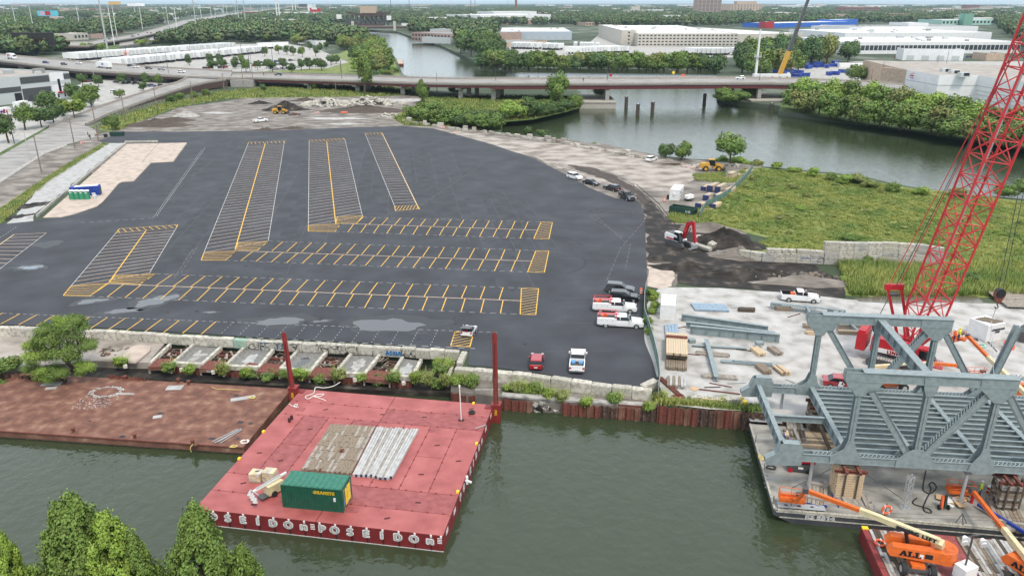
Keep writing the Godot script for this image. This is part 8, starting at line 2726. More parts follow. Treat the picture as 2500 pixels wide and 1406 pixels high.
# ---------- buildings ----------
# box building: a and b are the front lower corners (a on the left as seen), the body goes back
func house(nm: String,label: String,a: Vector3,b: Vector3,deep: float,top: float,wall: Material,roof: Material,o:={}) -> Node3D:
	var t:=thing(nm,label,"building",a*V(1,0,1)+V(0,GY,0),yaw_of(a,b),o.get("group",""))
	var w:=a.distance_to(b)
	var h:=top-GY
	bx(t,"wall",wall,V(w/2,h/2,-deep/2),V(w,h,deep))
	bx(t,"roof",roof,V(w/2,h+0.02,-deep/2),V(w-0.8,0.1,deep-0.8))
	bx(t,"roof_edge",o.get("edge",wall),V(w/2,h+0.35,-0.2),V(w,0.7,0.4))
	bx(t,"roof_edge",o.get("edge",wall),V(0.2,h+0.35,-deep/2),V(0.4,0.7,deep-0.8))
	bx(t,"roof_edge",o.get("edge",wall),V(w-0.2,h+0.35,-deep/2),V(0.4,0.7,deep-0.8))
	var rows: int=o.get("rows",0)
	var cols: int=o.get("cols",0)
	var ww: float=o.get("ww",0.55)
	for i in rows:
		for j in cols:
			var cw:=w/cols
			var rh:=h/rows
			bx(t,"window",M.window,V(cw*(j+0.5),rh*(i+0.55),0.03),V(cw*ww,rh*0.45,0.1))
			if o.get("side",false) and j<cols/2:
				var sx: float=w if b.x<0 else 0.0
				bx(t,"window",M.window,V(sx,rh*(i+0.55),-deep*(j+0.5)/(cols/2)),V(0.1,rh*0.45,deep/(cols/2)*ww))
	var r:=RandomNumberGenerator.new()
	r.seed=hash(label)
	for i in o.get("units",0):
		var s:=r.randf_range(1.5,3.5)
		bx(t,"roof_unit",[M.galvanised,M.wall_grey,M.roof_grey][i%3],V(r.randf_range(0.1,0.9)*w,h+s*0.35,-r.randf_range(0.15,0.85)*deep),V(s*1.4,s*0.7,s))
	for i in o.get("docks",0):
		bx(t,"dock_door",M.wall_grey,V(w*(i+0.5)/o.docks,2.2,0.06),V(w/o.docks*0.5,3.6,0.14))
	return t

func buildings():
	var a:=V(-241.9,2.2,-351.8)
	var b:=V(-221.9,2.2,-396.5)
	var h:=11.6
	var t:=house("depot","grey and charcoal parcel depot with a white entrance bay",a,b,60.0,GY+h,M.wall_grey,M.roof_tan,{"units": 9})
	var w:=a.distance_to(b)
	bx(t,"dark_band",M.wall_dark,V(w*0.62,h*0.86,0.06),V(w*0.3,h*0.26,0.16))
	bx(t,"dark_band",M.wall_dark,V(w*0.62,h*0.27,0.06),V(w*0.3,h*0.54,0.16))
	bx(t,"dark_band",M.wall_dark,V(w*0.24,h*0.55,0.06),V(w*0.44,h*0.2,0.16))
	bx(t,"entrance_bay",M.wall_white,V(w*0.85,h*0.52,0.2),V(w*0.145,h*1.08,0.5))
	bx(t,"bay_glass",M.glass,V(w*0.862,h*0.5,0.47),V(w*0.028,h*0.6,0.08))
	bx(t,"light_band",M.wall_grey,V(w*0.85,h*0.66,0.455),V(w*0.145,h*0.14,0.05))
	bx(t,"canopy",M.crane_red,V(w*0.87,h*0.26,1.2),V(w*0.085,0.5,1.8))
	bx(t,"dark_band",M.wall_dark,V(w*0.965,h*0.3,0.07),V(w*0.066,h*0.5,0.16))
	bx(t,"dark_band",M.wall_dark,V(w*0.965,h*0.88,0.07),V(w*0.066,h*0.22,0.16))
	bx(t,"dock_door",M.black,V(w*0.42,h*0.2,0.1),V(w*0.07,h*0.4,0.2))
	for k in 4:
		for i in 2:
			for j in 3:
				bx(t,"window",M.window,V(w*(0.545+0.055*k)+0.75*(j-1),1.4+1.1*i,0.17),V(0.65,0.9,0.06))
	for k in 2:
		bx(t,"window",M.window,V(w*(0.83+0.075*k),1.4,0.47),V(1.0,1.8,0.06))
	var top:=14.6
	var fp:=Q(2.2,[201.4,-403.8,203.3,-376.1,221.1,-374.5,221.5,-353.2,222.6,-330.4])
	var wp:=thing("white_plant","big white factory with a round emblem beyond the shoreline trees","building",fp[0])
	var o:=wp.position
	for i in 4:
		var p: Vector3=fp[i]-o
		var q: Vector3=fp[i+1]-o
		var mm:=MB.new()
		mm.quad(p,q,q+V(0,top-2.2,0),p+V(0,top-2.2,0))
		mm.quad(q+V(0,0,-0.4),p+V(0,0,-0.4),p+V(0,top-2.2,-0.4),q+V(0,top-2.2,-0.4))
		mm.quad(p+V(0,top-2.2,0),q+V(0,top-2.2,0),q+V(0,top-2.2,-0.4),p+V(0,top-2.2,-0.4))
		part(wp,"wall_panel",mm.mesh(),M.wall_white)
		bm(wp,"dark_trim",M.wall_grey,p+V(0,(top-2.2)*0.62,0.06),q+V(0,(top-2.2)*0.62,0.06),0.1,0.4)
		if i >= 2:
			for k in 3:
				bm(wp,"dark_trim",M.wall_grey,p+V(0,(top-2.2)*(0.15+0.15*k),0.06),q+V(0,(top-2.2)*(0.15+0.15*k),0.06),0.1,0.35)
	var rp:=fp.duplicate()
	rp.append(V(260,0,-300))
	rp.append(V(280,0,-430))
	rp.append(fp[0]+V(10,0,-75))
	var rb:=MB.new()
	rb.slab(rp.map(func(p): return p-o),top-2.3,99.0)
	part(wp,"roof",rb.mesh(),M.roof_tan)
	var lw:=MB.new()
	lw.quad(fp[0]+V(10,0,-75)-o,fp[0]-o,fp[0]-o+V(0,top-2.2,0),fp[0]+V(10,top-2.2,-75)-o)
	part(wp,"wall_panel",lw.mesh(),M.wall_tan)
	for k in 3:
		bx(wp,"roof_unit",M.wall_grey,[V(216.8,15,-396.3),V(216.1,15,-386.8),V(213.2,15,-373.2)][k]-o,V(4.5,2.0,3.0))
		bx(wp,"unit_front",M.black,[V(216.8,15,-396.3),V(216.1,15,-386.8),V(213.2,15,-373.2)][k]-o+V(0.5,0.2,1.52),V(2.6,1.4,0.06))
	var em: Vector3=fp[0].lerp(fp[1],0.22)-o+V(0,(top-2.2)*0.82,0.25)
	var ring:=MB.new()
	var rpts:=[]
	for k in 17:
		rpts.append(V(cos(TAU*k/16)*1.8,sin(TAU*k/16)*1.3,0))
	ring.tube(rpts,0.14,6)
	part(wp,"emblem",ring.mesh(),M.car_red,em)
	bx(wp,"emblem_bar",M.sign_blue,em+V(0,-1.1,0),V(2.4,0.4,0.2))
	bx(wp,"emblem_bar",M.car_red,em+V(0,0.1,0),V(2.6,0.7,0.12))
	var lo:=house("tan_annexe","low tan annexe beside the white factory",V(197.2,2.2,-423.1),V(202.8,2.2,-407.5),60,13.68,M.wall_tan,M.roof_tan)
	lo.name=lo.name
	house("warehouse","blue grey metal warehouse with a white roof",V(-14.4,2.2,-1009.6),V(75.07,2.2,-1009.6),170,11.96,M.wall_blue,M.roof_white,{"units": 6,"docks": 9})
	house("warehouse","pale end block of the long warehouse with an outside stair",V(121.6,2.2,-892.3),V(138,2.2,-892.3),240,17.32,M.wall_cream,M.roof_white,{"rows": 4,"cols": 1,"ww": 0.12})
	house("warehouse","very long pale four storey warehouse with a white roof",V(135.9,2.2,-867.1),V(243.5,2.2,-867.1),330,14.82,M.wall_cream,M.roof_white,{"rows": 4,"cols": 26,"ww": 0.6,"units": 10})
	house("warehouse","white warehouse roof continuing behind the trees",V(256.3,2.2,-910),V(339.5,2.2,-937.8),250,12.64,M.wall_cream,M.roof_white,{"units": 4})
	house("white_factory","long white factory with a glazed upper strip",V(308,2.2,-734.8),V(474.4,2.2,-746.9),120,11.97,M.wall_white,M.roof_white,{"units": 16,"rows": 1,"cols": 40,"ww": 0.85})
	house("white_factory","white stepped factory hall behind the glazed one",V(400.3,2.2,-967.3),V(588.9,2.2,-988),150,11.76,M.wall_white,M.roof_white,{"units": 14})
	house("white_factory","tall white factory block at the back",V(480.4,2.2,-1106.2),V(654.5,2.2,-1133.3),110,14.75,M.wall_white,M.roof_grey,{"units": 5})
	house("white_factory","small white tower on the tall factory block",V(569.7,2.2,-1161.6),V(598.6,2.2,-1161.6),60,18.39,M.wall_white,M.roof_white)
	house("white_factory","white hall with a grey roof left of the tall block",V(441.3,2.2,-1191.5),V(480.4,2.2,-1106.2),110,13.8,M.wall_white,M.roof_grey,{"units": 3})
	house("shed","weathered white shed with dark doors in front of the factory",V(321.3,2.2,-655.4),V(365.9,2.2,-646.1),22,10.52,M.wall_white,M.roof_grey,{"docks": 4})
	house("shed","brown roofed yard shelter among small trees",V(387.2,2.2,-650.7),V(401.9,2.2,-650.7),20,7.33,M.wall_tan,M.roof_grey)
	house("store","long low store with a blue fascia and a bright blue end",V(484.3,2.2,-1498.3),V(706.4,2.2,-1658),70,9.73,M.sign_blue,M.roof_white)
	house("store","red corner block of the blue store",V(462.5,2.2,-1474.7),V(478.2,2.2,-1474.7),40,12.79,M.crane_red,M.roof_white)
	house("store","bright blue sign block on the store's end",V(662.8,2.2,-1658),V(734.7,2.2,-1719),40,12.68,M.sign_blue,M.roof_white)
	house("canopy","pale lean-to roof over the blue skips",V(239.1,2.2,-579.8),V(264.3,2.2,-576.1),14,4.5,M.roof_white,M.roof_white)
	house("cold_store","big bright white windowless cold store",V(-73.14,2.2,-1855),V(94.64,2.2,-1972),160,18.75,M.wall_white,M.roof_white,{"units": 5})
	house("cold_store","upper white block on the cold store",V(-50.04,2.2,-2203),V(68.31,2.2,-2256),120,22.55,M.wall_white,M.roof_white)
	house("industrial_block","brick and concrete works by the canal",V(-123.3,2.2,-988),V(-71.02,2.2,-928.3),110,11.93,M.wall_pink,M.roof_grey,{"rows": 2,"cols": 12,"units": 4})
	house("industrial_block","grey silo block rising over the canal works",V(-109.9,2.2,-1080.4),V(-84.77,2.2,-1067.9),40,12.62,M.wall_grey,M.roof_grey,{"rows": 1,"cols": 5,"ww": 0.2})
	house("industrial_block","low grey shed with open bays by the canal works",V(-105.2,2.2,-937.8),V(-70.32,2.2,-919),20,8.51,M.wall_grey,M.roof_grey,{"docks": 4})
	house("shed","brown flat shed beside the far trailers",V(-34.86,2.2,-875.3),V(-5.17,2.2,-843.2),60,6.8,M.wall_tan,M.roof_grey,{"docks": 3})
	house("tower_block","tall pink brown office tower with striped windows",V(656.4,2.2,-2876),V(739,2.2,-2876),75,64.51,M.wall_pink,M.roof_grey,{"rows": 14,"cols": 6,"ww": 0.8})
	house("tower_block","broad tan stone block with tall windows",V(878.9,2.2,-3275),V(1038.4,2.2,-3392),70,39.03,M.wall_tan,M.roof_grey,{"rows": 5,"cols": 10,"ww": 0.45})
	house("tower_block","raised middle of the broad tan block",V(935.9,2.2,-3392),V(1017.9,2.2,-3392),50,50.18,M.wall_tan,M.roof_grey)
	house("concrete_block","angular grey concrete building among trees",V(401.4,2.2,-2876),V(472.4,2.2,-2876),60,21.27,M.wall_cream,M.roof_grey,{"rows": 3,"cols": 7})
	house("concrete_block","upper part of the angular concrete building",V(436.3,2.2,-2966),V(466.2,2.2,-2966),40,31.66,M.wall_cream,M.roof_grey)
	house("brick_hall","long red brick hall behind the trees",V(444,2.2,-2710),V(512.3,2.2,-2710),50,16.34,M.wall_brick,M.roof_grey,{"rows": 2,"cols": 14})
	house("brick_hall","red brick school on the far right wood",V(1322.4,2.2,-3275),V(1484,2.2,-3275),60,26.97,M.wall_brick,M.roof_grey,{"rows": 3,"cols": 18})
	house("brick_hall","tan gabled hall on the skyline wood",V(1646,2.2,-3275),V(1926,2.2,-3392),60,20.79,M.wall_tan,M.roof_grey,{"rows": 3,"cols": 20})
	house("brick_hall","red brick tower behind the tan hall",V(2304,2.2,-4133),V(2370,2.2,-4133),40,33.4,M.wall_brick,M.roof_grey,{"rows": 4,"cols": 5})
	house("low_block","long pale green low block with white roof",V(880.9,2.2,-1658),V(1039,2.2,-1719),60,12.68,mk("mint_wall",0.36,0.55,0.48,0.8),M.roof_white,{"rows": 1,"cols": 16})
	house("low_block","green stair tower on the pale green block",V(925.3,2.2,-1658),V(943.8,2.2,-1658),20,24.32,mk("mint_dark",0.16,0.34,0.26,0.8),M.roof_grey)
	house("low_block","long white roofed block on the far east",V(1054.8,2.2,-1855),V(1172,2.2,-1855),80,12.81,M.wall_cream,M.roof_white)
	house("brick_hall","orange brick works with a teal tank",V(148.4,2.2,-1629),V(234.9,2.2,-1658),60,8.54,M.wall_tan,M.roof_grey,{"rows": 1,"cols": 14})
	house("teal_tank","teal roofed turret among the dark trees",V(189.5,2.2,-1719),V(203.4,2.2,-1719),20,12.05,M.teal,M.teal)
	house("brick_hall","low red brick works west of the highway",V(-636.8,2.2,-1191.5),V(-605.7,2.2,-1255.9),60,8.09,M.wall_brick,M.roof_tan,{"rows": 1,"cols": 10})
	house("low_block","white flat roofed hall above the brick works",V(-720.8,2.2,-1366.6),V(-721.2,2.2,-1548),80,7.77,M.wall_white,M.roof_white,{"units": 4})
	house("low_block","long white roof beside the highway",V(-1142.8,2.2,-2431),V(-1115.8,2.2,-2876),120,14.37,M.wall_white,M.roof_white)
	house("brick_hall","red brick hall with tall windows beyond the highway",V(-1600,2.2,-3165),V(-1586,2.2,-3275),50,21.67,M.wall_brick,M.roof_tan,{"rows": 2,"cols": 9})
	house("brick_hall","tan apartment row beside the tall windowed hall",V(-1666,2.2,-3062),V(-1657,2.2,-3275),40,21.67,M.wall_tan,M.roof_grey,{"rows": 2,"cols": 14})
	house("low_block","pale stucco shop near the highway wall",V(-550.2,2.2,-1009.6),V(-543.9,2.2,-1032.2),30,9.6,M.wall_cream,M.roof_white,{"rows": 1,"cols": 4})
	house("low_block","pink stucco shed near the highway wall",V(-552.3,2.2,-1055.7),V(-542.3,2.2,-1067.9),25,7.3,M.wall_pink,M.roof_tan)
	house("low_block","red roofed shopping hall on the skyline",V(-4742,2.2,-7937),V(-4956,2.2,-8660),120,32.09,M.wall_pink,M.crane_red)
	house("low_block","white shopping hall on the skyline with red signs",V(-4947,2.2,-8660),V(-5632,2.2,-10589),120,33.58,M.wall_white,M.roof_white)
	house("white_factory","white plant with a tall block beside the red billboard",V(-631.5,2.2,-2431),V(-597.1,2.2,-2563),120,17.59,M.wall_white,M.roof_white,{"units": 4})
	house("white_factory","tall narrow white block by the red billboard",V(-680.4,2.2,-2710),V(-666.7,2.2,-2710),60,39.36,M.wall_white,M.roof_white)
	house("low_block","grey shed with a curved roof near the canal trees",V(-218.6,2.2,-892.3),V(-209.2,2.2,-901),40,6.11,M.roof_white,M.roof_white)
	var st:=thing("chimney_stack","tall dark red chimney beyond the white cold store","chimney",V(16.49,2.2,-3275))
	br(st,"shaft",M.wall_brick,V(0,0,0),V(0,80,0),4.5)
	br(st,"band",M.wall_cream,V(0,68,0),V(0,71,0),4.7)
	var r:=RandomNumberGenerator.new()
	r.seed=14
	var sp:=[V(165.4,2.2,-499.2),V(175.7,2.2,-510.6),V(183,2.2,-516.5),V(191.3,2.2,-528.7),V(179.7,2.2,-535),V(188.8,2.2,-541.5),V(210.9,2.2,-576.1),V(212.7,2.2,-568.8),V(221.2,2.2,-579.8),V(227.1,2.2,-583.6),V(228.7,2.2,-576.1),V(237.6,2.2,-587.4),V(221.5,2.2,-599.1),V(232.8,2.2,-607.1),V(250.2,2.2,-615.4),V(207,2.2,-516.5),V(211.7,2.2,-519.5),V(223.9,2.2,-535),V(179.6,2.2,-499.2),V(186.8,2.2,-504.9)]
	for i in sp.size():
		var s:=thing("blue_skip","blue waste skip in the yard beside the bridge","skip",sp[i]+V(0,0.12,0),r.randf()*3,"blue skips beside the bridge")
		part(s,"bin",body_mesh([[-3.2,0.2],[-3.4,2.0+r.randf()*0.8],[3.4,2.2],[3.2,0.2]],1.3,0.0),M.blue_box)
		bx(s,"rim",M.sign_blue,V(0,2.1,1.32),V(6.6,0.25,0.1))
		bx(s,"heap",M.dark_steel,V(0,2.05,0),V(5.6,0.4,2.0))

# ---------- poles, masts, billboards ----------
func pole(nm: String,label: String,base: Vector3,top: float,r: float,m: Material,arms: String,grp:=""):
	var t:=thing(nm,label,"pole",base,0,grp)
	var b:=MB.new()
	b.cyl(V(0,0,0),V(0,top-base.y,0),r,r*0.6,10)
	part(t,"shaft",b.mesh(),m)
	var h:=top-base.y
	if arms=="lamp":
		bm(t,"arm",m,V(0,h,0),V(2.2,h+0.3,0),0.1,0.1)
		bx(t,"lamp_head",M.pole_grey,V(2.4,h+0.25,0),V(0.9,0.15,0.4))
	elif arms=="cross":
		bx(t,"cross_arm",M.pole_wood,V(0,h-0.6,0),V(2.4,0.14,0.12),0.6)
		bx(t,"cross_arm",M.pole_wood,V(0,h-1.4,0),V(1.8,0.12,0.12),0.6)
		for k in 3:
			bx(t,"insulator",M.wall_grey,Basis(Vector3.UP,0.6)*V(-1.0+k,h-0.42,0),V(0.12,0.22,0.12))
	elif arms=="mast":
		bx(t,"lamp_ring",M.pole_grey,V(0,h-0.5,0),V(2.4,0.5,2.4))
	elif arms=="power":
		for k in 3:
			bx(t,"cross_arm",m,V(0,h-4-5*k,0),V(9,0.5,0.5))

func billboard(label: String,base: Vector3,y0: float,y1: float,width: float,face: Material,edge: Material,yaw:=0.0) -> Node3D:
	var t:=thing("billboard",label,"billboard",base,yaw)
	bx(t,"post",M.dark_steel,V(0,(y0-base.y)/2,0),V(1.2,y0-base.y,1.2))
	bx(t,"panel",face,V(0,(y0+y1)/2-base.y,0.3),V(width,y1-y0,0.5))
	bx(t,"frame",edge,V(0,y0-base.y-0.2,0.3),V(width+0.6,0.4,0.9))
	bx(t,"frame",edge,V(0,y1-base.y+0.2,0.3),V(width+0.6,0.4,0.9))
	bx(t,"catwalk",M.dark_steel,V(0,y0-base.y-0.5,1.2),V(width,0.2,1.0))
	return t

func poles_and_signs():
	var up:=[[V(-131.9,2.2,-212.2),12.9],[V(-143.1,2.2,-250.6),11.97],[V(-142.2,2.2,-264),14.2],[V(-154.1,2.2,-309),13.65],[V(-156.6,2.2,-343.5),12.37],[V(-148.4,2.2,-363.5),12.55],[V(-150.7,2.2,-411.3),12.56],[V(-145.7,2.2,-427.2),13.78],[V(-38.55,2.2,-403.8),13.19],[V(-91.39,2.2,-407.5),8.59]]
	var names:=["bare wooden pole beside the pale kerb","wooden utility pole by the road's bend","wooden utility pole at the lot gate","wooden utility pole on the weedy verge by the ramp","wooden utility pole midway up the ramp verge","wooden utility pole near the ramp's top","slim pole at the bridge abutment","slim pole beside the abutment wall","slim pole standing before the bridge's river span","thin pole beside the sapling"]
	for i in up.size():
		pole("utility_pole",names[i],up[i][0],up[i][1],0.2,M.pole_wood,"cross" if i>0 and i<7 else "")
	var sp:=[[V(-167.6,2.2,-258.3),13.57],[V(-174.1,2.2,-268.2),11.74],[V(-145.6,2.2,-229.9),11.02],[V(-206.2,2.2,-381),9.36],[V(-237.5,2.2,-448.9),13.43]]
	for i in sp.size():
		pole("street_lamp",["dark lamp post among the street trees","dark lamp post close behind the street trees","pale lamp post leaning over the road","dark lamp post by the lorry tractors","pale lamp post in front of the piers"][i],sp[i][0],sp[i][1],0.16,M.pole_grey if i>1 else M.dark_steel,"lamp")
	var lp:=[[V(-148.6,6.6,-452.7),19.84],[V(-93.56,7.6,-434.2),17.54],[V(-8.25,10.1,-397.8),15.27],[V(-6.85,10.1,-413.5),16.08],[V(47.27,10.7,-391.4),20.06],[V(123.4,10.5,-393.5),19.52],[V(-208.9,6.7,-481.3),20.96],[V(-272.3,7.3,-523.9),20.7],[V(-364.5,8.2,-576),19.2],[V(-218.9,6.7,-499.1),9.68]]
	for i in lp.size():
		pole("bridge_lamp","thin dark lamp post standing on the elevated road",lp[i][0],lp[i][1],0.14,M.dark_steel,"lamp","lamp posts on the elevated road")
	var yp:=[[V(-305.8,2.2,-632.6),14.62],[V(-357.7,2.2,-759.3),13.31],[V(-270.7,2.2,-607.1),11.18],[V(-282.2,2.2,-700.9),13.17],[V(-229.1,2.2,-623.9),13.24],[V(-230.4,2.2,-680),16.17],[V(-176.9,2.2,-535),17.01],[V(-166.9,2.2,-554.8),16.98],[V(-116.9,2.2,-541.5),9.72]]
	for i in yp.size():
		pole("yard_lamp","dark lamp post in the freight yard or its car park",yp[i][0],yp[i][1],0.22,M.dark_steel,"lamp","yard lamp posts")
	var ms:=[[V(-795.5,2.2,-1273.1),22.93],[V(-792,2.2,-1290.8),42.75],[V(-754.8,2.2,-1273.1),44.01],[V(-637.4,2.2,-1191.5),43.08],[V(-442.7,2.2,-892.3),44.06],[V(-563.3,2.2,-1147.3),42.15],[V(-644.5,2.2,-1407.9),41.04],[V(-743.9,2.2,-1751),44.53],[V(-494.5,2.2,-1191.5),41.96],[V(-710.7,2.2,-1855),47.87],[V(-701,2.2,-1892),39.88],[V(-990.5,2.2,-2710),47],[V(-1020.1,2.2,-2876),42.95],[V(-950.9,2.2,-2710),45.73],[V(-1041.2,2.2,-3062),42.69],[V(-1395.6,2.2,-3518),45.35],[V(-1044.3,2.2,-2563),40.98],[V(-1052,2.2,-3275),42.39],[V(-1166.8,2.2,-3801),43.43],[V(-1053.8,2.2,-3518),42.04],[V(-1189,2.2,-2563),43.39]]
	for i in ms.size():
		pole("highway_mast","tall pale lamp mast beside the highway",ms[i][0],ms[i][1],0.55,M.pole_white,"mast","lamp masts along the highway")
	var mp:=[[V(-400.8,2.2,-792.2),54.04],[V(-448.5,2.2,-1147.3),55.06],[V(-522.1,2.2,-1548),56.42],[V(-493.4,2.2,-1498.3),56.12],[V(-559.2,2.2,-1931),62.36],[V(-576.9,2.2,-2014),63.02],[V(-775.2,2.2,-2876),61.82],[V(-870.6,2.2,-3275),63.87]]
	for i in mp.size():
		pole("power_pole","thick pale steel power pole rising out of the picture's top" if i>3 else "thick grey steel power pole among the highway masts",mp[i][0],mp[i][1],1.0 if i<4 else 1.7,M.pole_white if i>3 else M.pole_grey,"power","pale steel power poles" if i>3 else "grey steel power poles")
	pole("mobile_mast","white monopole mast with antennas at the bridge end",V(133.9,8,-434.6),33.17,0.75,M.pole_white,"")
	var mm:=get_child(-1) as Node3D
	for k in 3:
		bx(mm,"antenna",M.wall_grey,V([-1.6,0.2,1.7][k],11.5,[0.4,1.4,0.3][k]),V(0.4,2.2,0.3))
	bx(mm,"antenna_ring",M.pole_grey,V(0,11,0),V(3.4,0.15,2.6))
	for a in [[V(-25.17,2.2,-5007),24,3],[V(-306.5,2.2,-2431),40,22],[V(-122.6,2.2,-2431),40,8],[V(-123,2.2,-2710),36,6],[V(-361.7,2.2,-2431),44,22]]:
		pole("mast","thin mast on the wooded skyline",a[0],60.0,1.0,M.dark_steel,"","thin masts on the skyline")
	for a in [[V(196.4,2.2,-431.4),13.03],[V(204.9,2.2,-437.8),16.43],[V(212.9,2.2,-472.8),12.58],[V(286.9,2.2,-599.1),11.07],[V(331.9,2.2,-607.1),12.96],[V(325,2.2,-607.1),9.99]]:
		pole("wire_pole","thin wooden pole near the factories across the river",a[0],a[1],0.2,M.pole_wood,"","thin poles near the factories")
	var b:=billboard("cyan and pink billboard above the highway trees",V(-698.7,2.2,-1222.9),27.37,35.48,31.0,mk("cyan_face",0.12,0.5,0.62,0.6),M.dark_steel,0.0)
	bx(b,"picture",M.crane_red,V(0,(b.get_child(1) as Node3D).position.y,0.6),V(8,6,0.1))
	bx(b,"picture",mk("pink_face",0.6,0.35,0.45,0.6),V(-8,(b.get_child(1) as Node3D).position.y,0.6),V(6,6,0.1))
	b=billboard("huge dark billboard seen from behind beside the elevated road",V(-430.7,2.2,-723.2),10.34,21.2,38.0,mk("board_back",0.02,0.018,0.018,0.8),M.dark_steel,0.0)
	for k in 9:
		bx(b,"strut",M.black,V(-17+4.2*k,(b.get_child(1) as Node3D).position.y,0.65),V(0.25,12,0.2))
	text(b,"lettering","LAMAR",M.rust_plain,2.6,V(3,(b.get_child(1) as Node3D).position.y-1,0.8),Basis.IDENTITY,"sans",0.1)
	billboard("orange and white billboard far along the highway",V(-1491.6,2.2,-3062),38.37,48.44,46.0,mk("amber_face",0.7,0.4,0.1,0.6),M.dark_steel)
	billboard("wide white billboard on twin posts by the highway",V(-1250.1,2.2,-2710),34.26,44.45,58.0,M.wall_white,M.dark_steel)
	b=billboard("red and white billboard near the canal woods",V(-509,2.2,-2104),23.19,33.14,28.0,M.crane_red,M.white)
	bx(b,"picture",M.wall_white,V(-2,(b.get_child(1) as Node3D).position.y+3,0.62),V(14,4,0.1))
	billboard("black billboard back low among the canal woods",V(-385,2.2,-1601),9.09,16.73,22.0,M.black,M.dark_steel)
	billboard("dark billboard beyond the red one",V(-841,2.2,-3275),30.06,39.31,34.0,M.dark_steel,M.dark_steel)
	var f:=thing("chain_fence","grey chain link fence along the ramp verge","fence",V(-162.2,2.2,-324.2))
	var line:=Q(2.2,[-155.5,-288.2,-164,-327.9,-164.6,-369.7,-153.8,-403.8])
	for p in along(line,4.0):
		br(f,"post",M.galvanised,p-f.position,p-f.position+V(0,1.9,0),0.05)
	part(f,"top_rail",curtain(line.map(func(p): return p-f.position),1.85,0.06,0.06),M.galvanised)
	part(f,"wire_mesh",curtain(line.map(func(p): return p-f.position),0.05,1.8,0.02),mk("wire",0.2,0.2,0.2,0.7,{"alpha": 0.35}))

# ---------- plants ----------
func leaf_quad(b: MB,p: Vector3,out: Vector3,s: float,r: RandomNumberGenerator):
	var fn:=(out+V(r.randfn(),r.randfn(),r.randfn())*0.55).normalized()
	var u:=fn.cross(V(r.randfn(),r.randfn(),r.randfn())).normalized()
	var w:=fn.cross(u)
	var nn:=(out*0.55+fn*0.6).normalized()
	var a:=p+u*s
	var c:=p-u*s
	var d:=p+w*s*0.62+fn*s*0.18
	var e:=p-w*s*0.62+fn*s*0.18
	b.trin(a,d,c,nn,nn,nn)
	b.trin(a,c,e,nn,nn,nn)

# a crown of lobes, radius 1, standing on y = 0 and 2 high
func crown(sd: int,lobes: int,count: int,leaf: float,droop:=0.0) -> Mesh:
	var r:=RandomNumberGenerator.new()
	r.seed=sd
	var L:=[]
	for i in lobes:
		var a:=r.randf()*TAU
		var y:=r.randf_range(-0.75,0.8)
		var k:=sqrt(maxf(0.05,1.0-y*y))*r.randf_range(0.35,0.68)
		L.append([V(cos(a)*k,1.0+y*0.66,sin(a)*k),r.randf_range(0.26,0.46),r.randf_range(0.7,1.2),r.randf_range(-0.12,0.12)])
	L.append([V(0,1.0,0),0.5,0.85,0.0])
	var b:=MB.new()
	b.colored=true
	for i in count:
		var l: Array=L[r.randi()%L.size()]
		var d:=V(r.randfn(),r.randfn()*0.9+0.15,r.randfn()).normalized()
		var p: Vector3=l[0]+d*l[1]*(pow(r.randf(),0.4)+r.randf_range(-0.02,0.16))
		p.y -= droop*p.length_squared()*0.1
		var out:=(d+(p-V(0,0.8,0)).normalized()*0.8).normalized()
		var k: float=l[2]*r.randf_range(0.6,1.3)
		b.col=Color(k*(1.0+l[3]+r.randf_range(-0.1,0.14)),k,k*(1.0-l[3]))
		leaf_quad(b,p,out,leaf*r.randf_range(0.55,1.3),r)
	return b.mesh()

# a soft conifer: leafy clumps set round a stem, wide below and drawn to a point
func cone_crown(sd: int,clumps: int,per: int,leaf: float) -> Mesh:
	var r:=RandomNumberGenerator.new()
	r.seed=sd
	var b:=MB.new()
	b.colored=true
	for i in clumps:
		var y:=1.95*pow(1.0-(i+r.randf())/clumps,1.0)
		var a:=r.randf()*TAU
		var reach:=pow(1.0-y/2.0,0.85)*r.randf_range(0.45,1.15)
		var c:=V(cos(a)*reach,y,sin(a)*reach)
		var rad:=(0.065+0.08*(1.0-y/2.0))*r.randf_range(0.6,1.3)
		var tint:=r.randf_range(0.65,1.3)
		for j in per:
			var d:=V(r.randfn(),r.randfn()+0.2,r.randfn()).normalized()
			var p:=c+d*rad*pow(r.randf(),0.4)*V(1,0.85,1)+V(0,rad*1.6*r.randf()*r.randf(),0)
			var k:=tint*r.randf_range(0.65,1.3)
			b.col=Color(k*r.randf_range(0.9,1.2),k,k*0.9)
			leaf_quad(b,p,(d+V(cos(a)*0.4,0.5,sin(a)*0.4)).normalized(),leaf*r.randf_range(0.6,1.3),r)
	return b.mesh()

func trunk_mesh(sd: int) -> Mesh:
	var r:=RandomNumberGenerator.new()
	r.seed=sd
	var b:=MB.new()
	b.cyl(V(0,-0.03,0),V(0.02,0.5,0.01),0.035,0.022,8)
	b.cyl(V(0.02,0.5,0.01),V(-0.02,0.9,0.0),0.022,0.008,7)
	for k in 6:
		var a:=TAU*k/6+r.randf()
		var y:=r.randf_range(0.28,0.62)
		b.cyl(V(0.01,y,0),V(cos(a)*0.22,y+r.randf_range(0.15,0.3),sin(a)*0.22),0.014,0.005,6)
	return b.mesh()

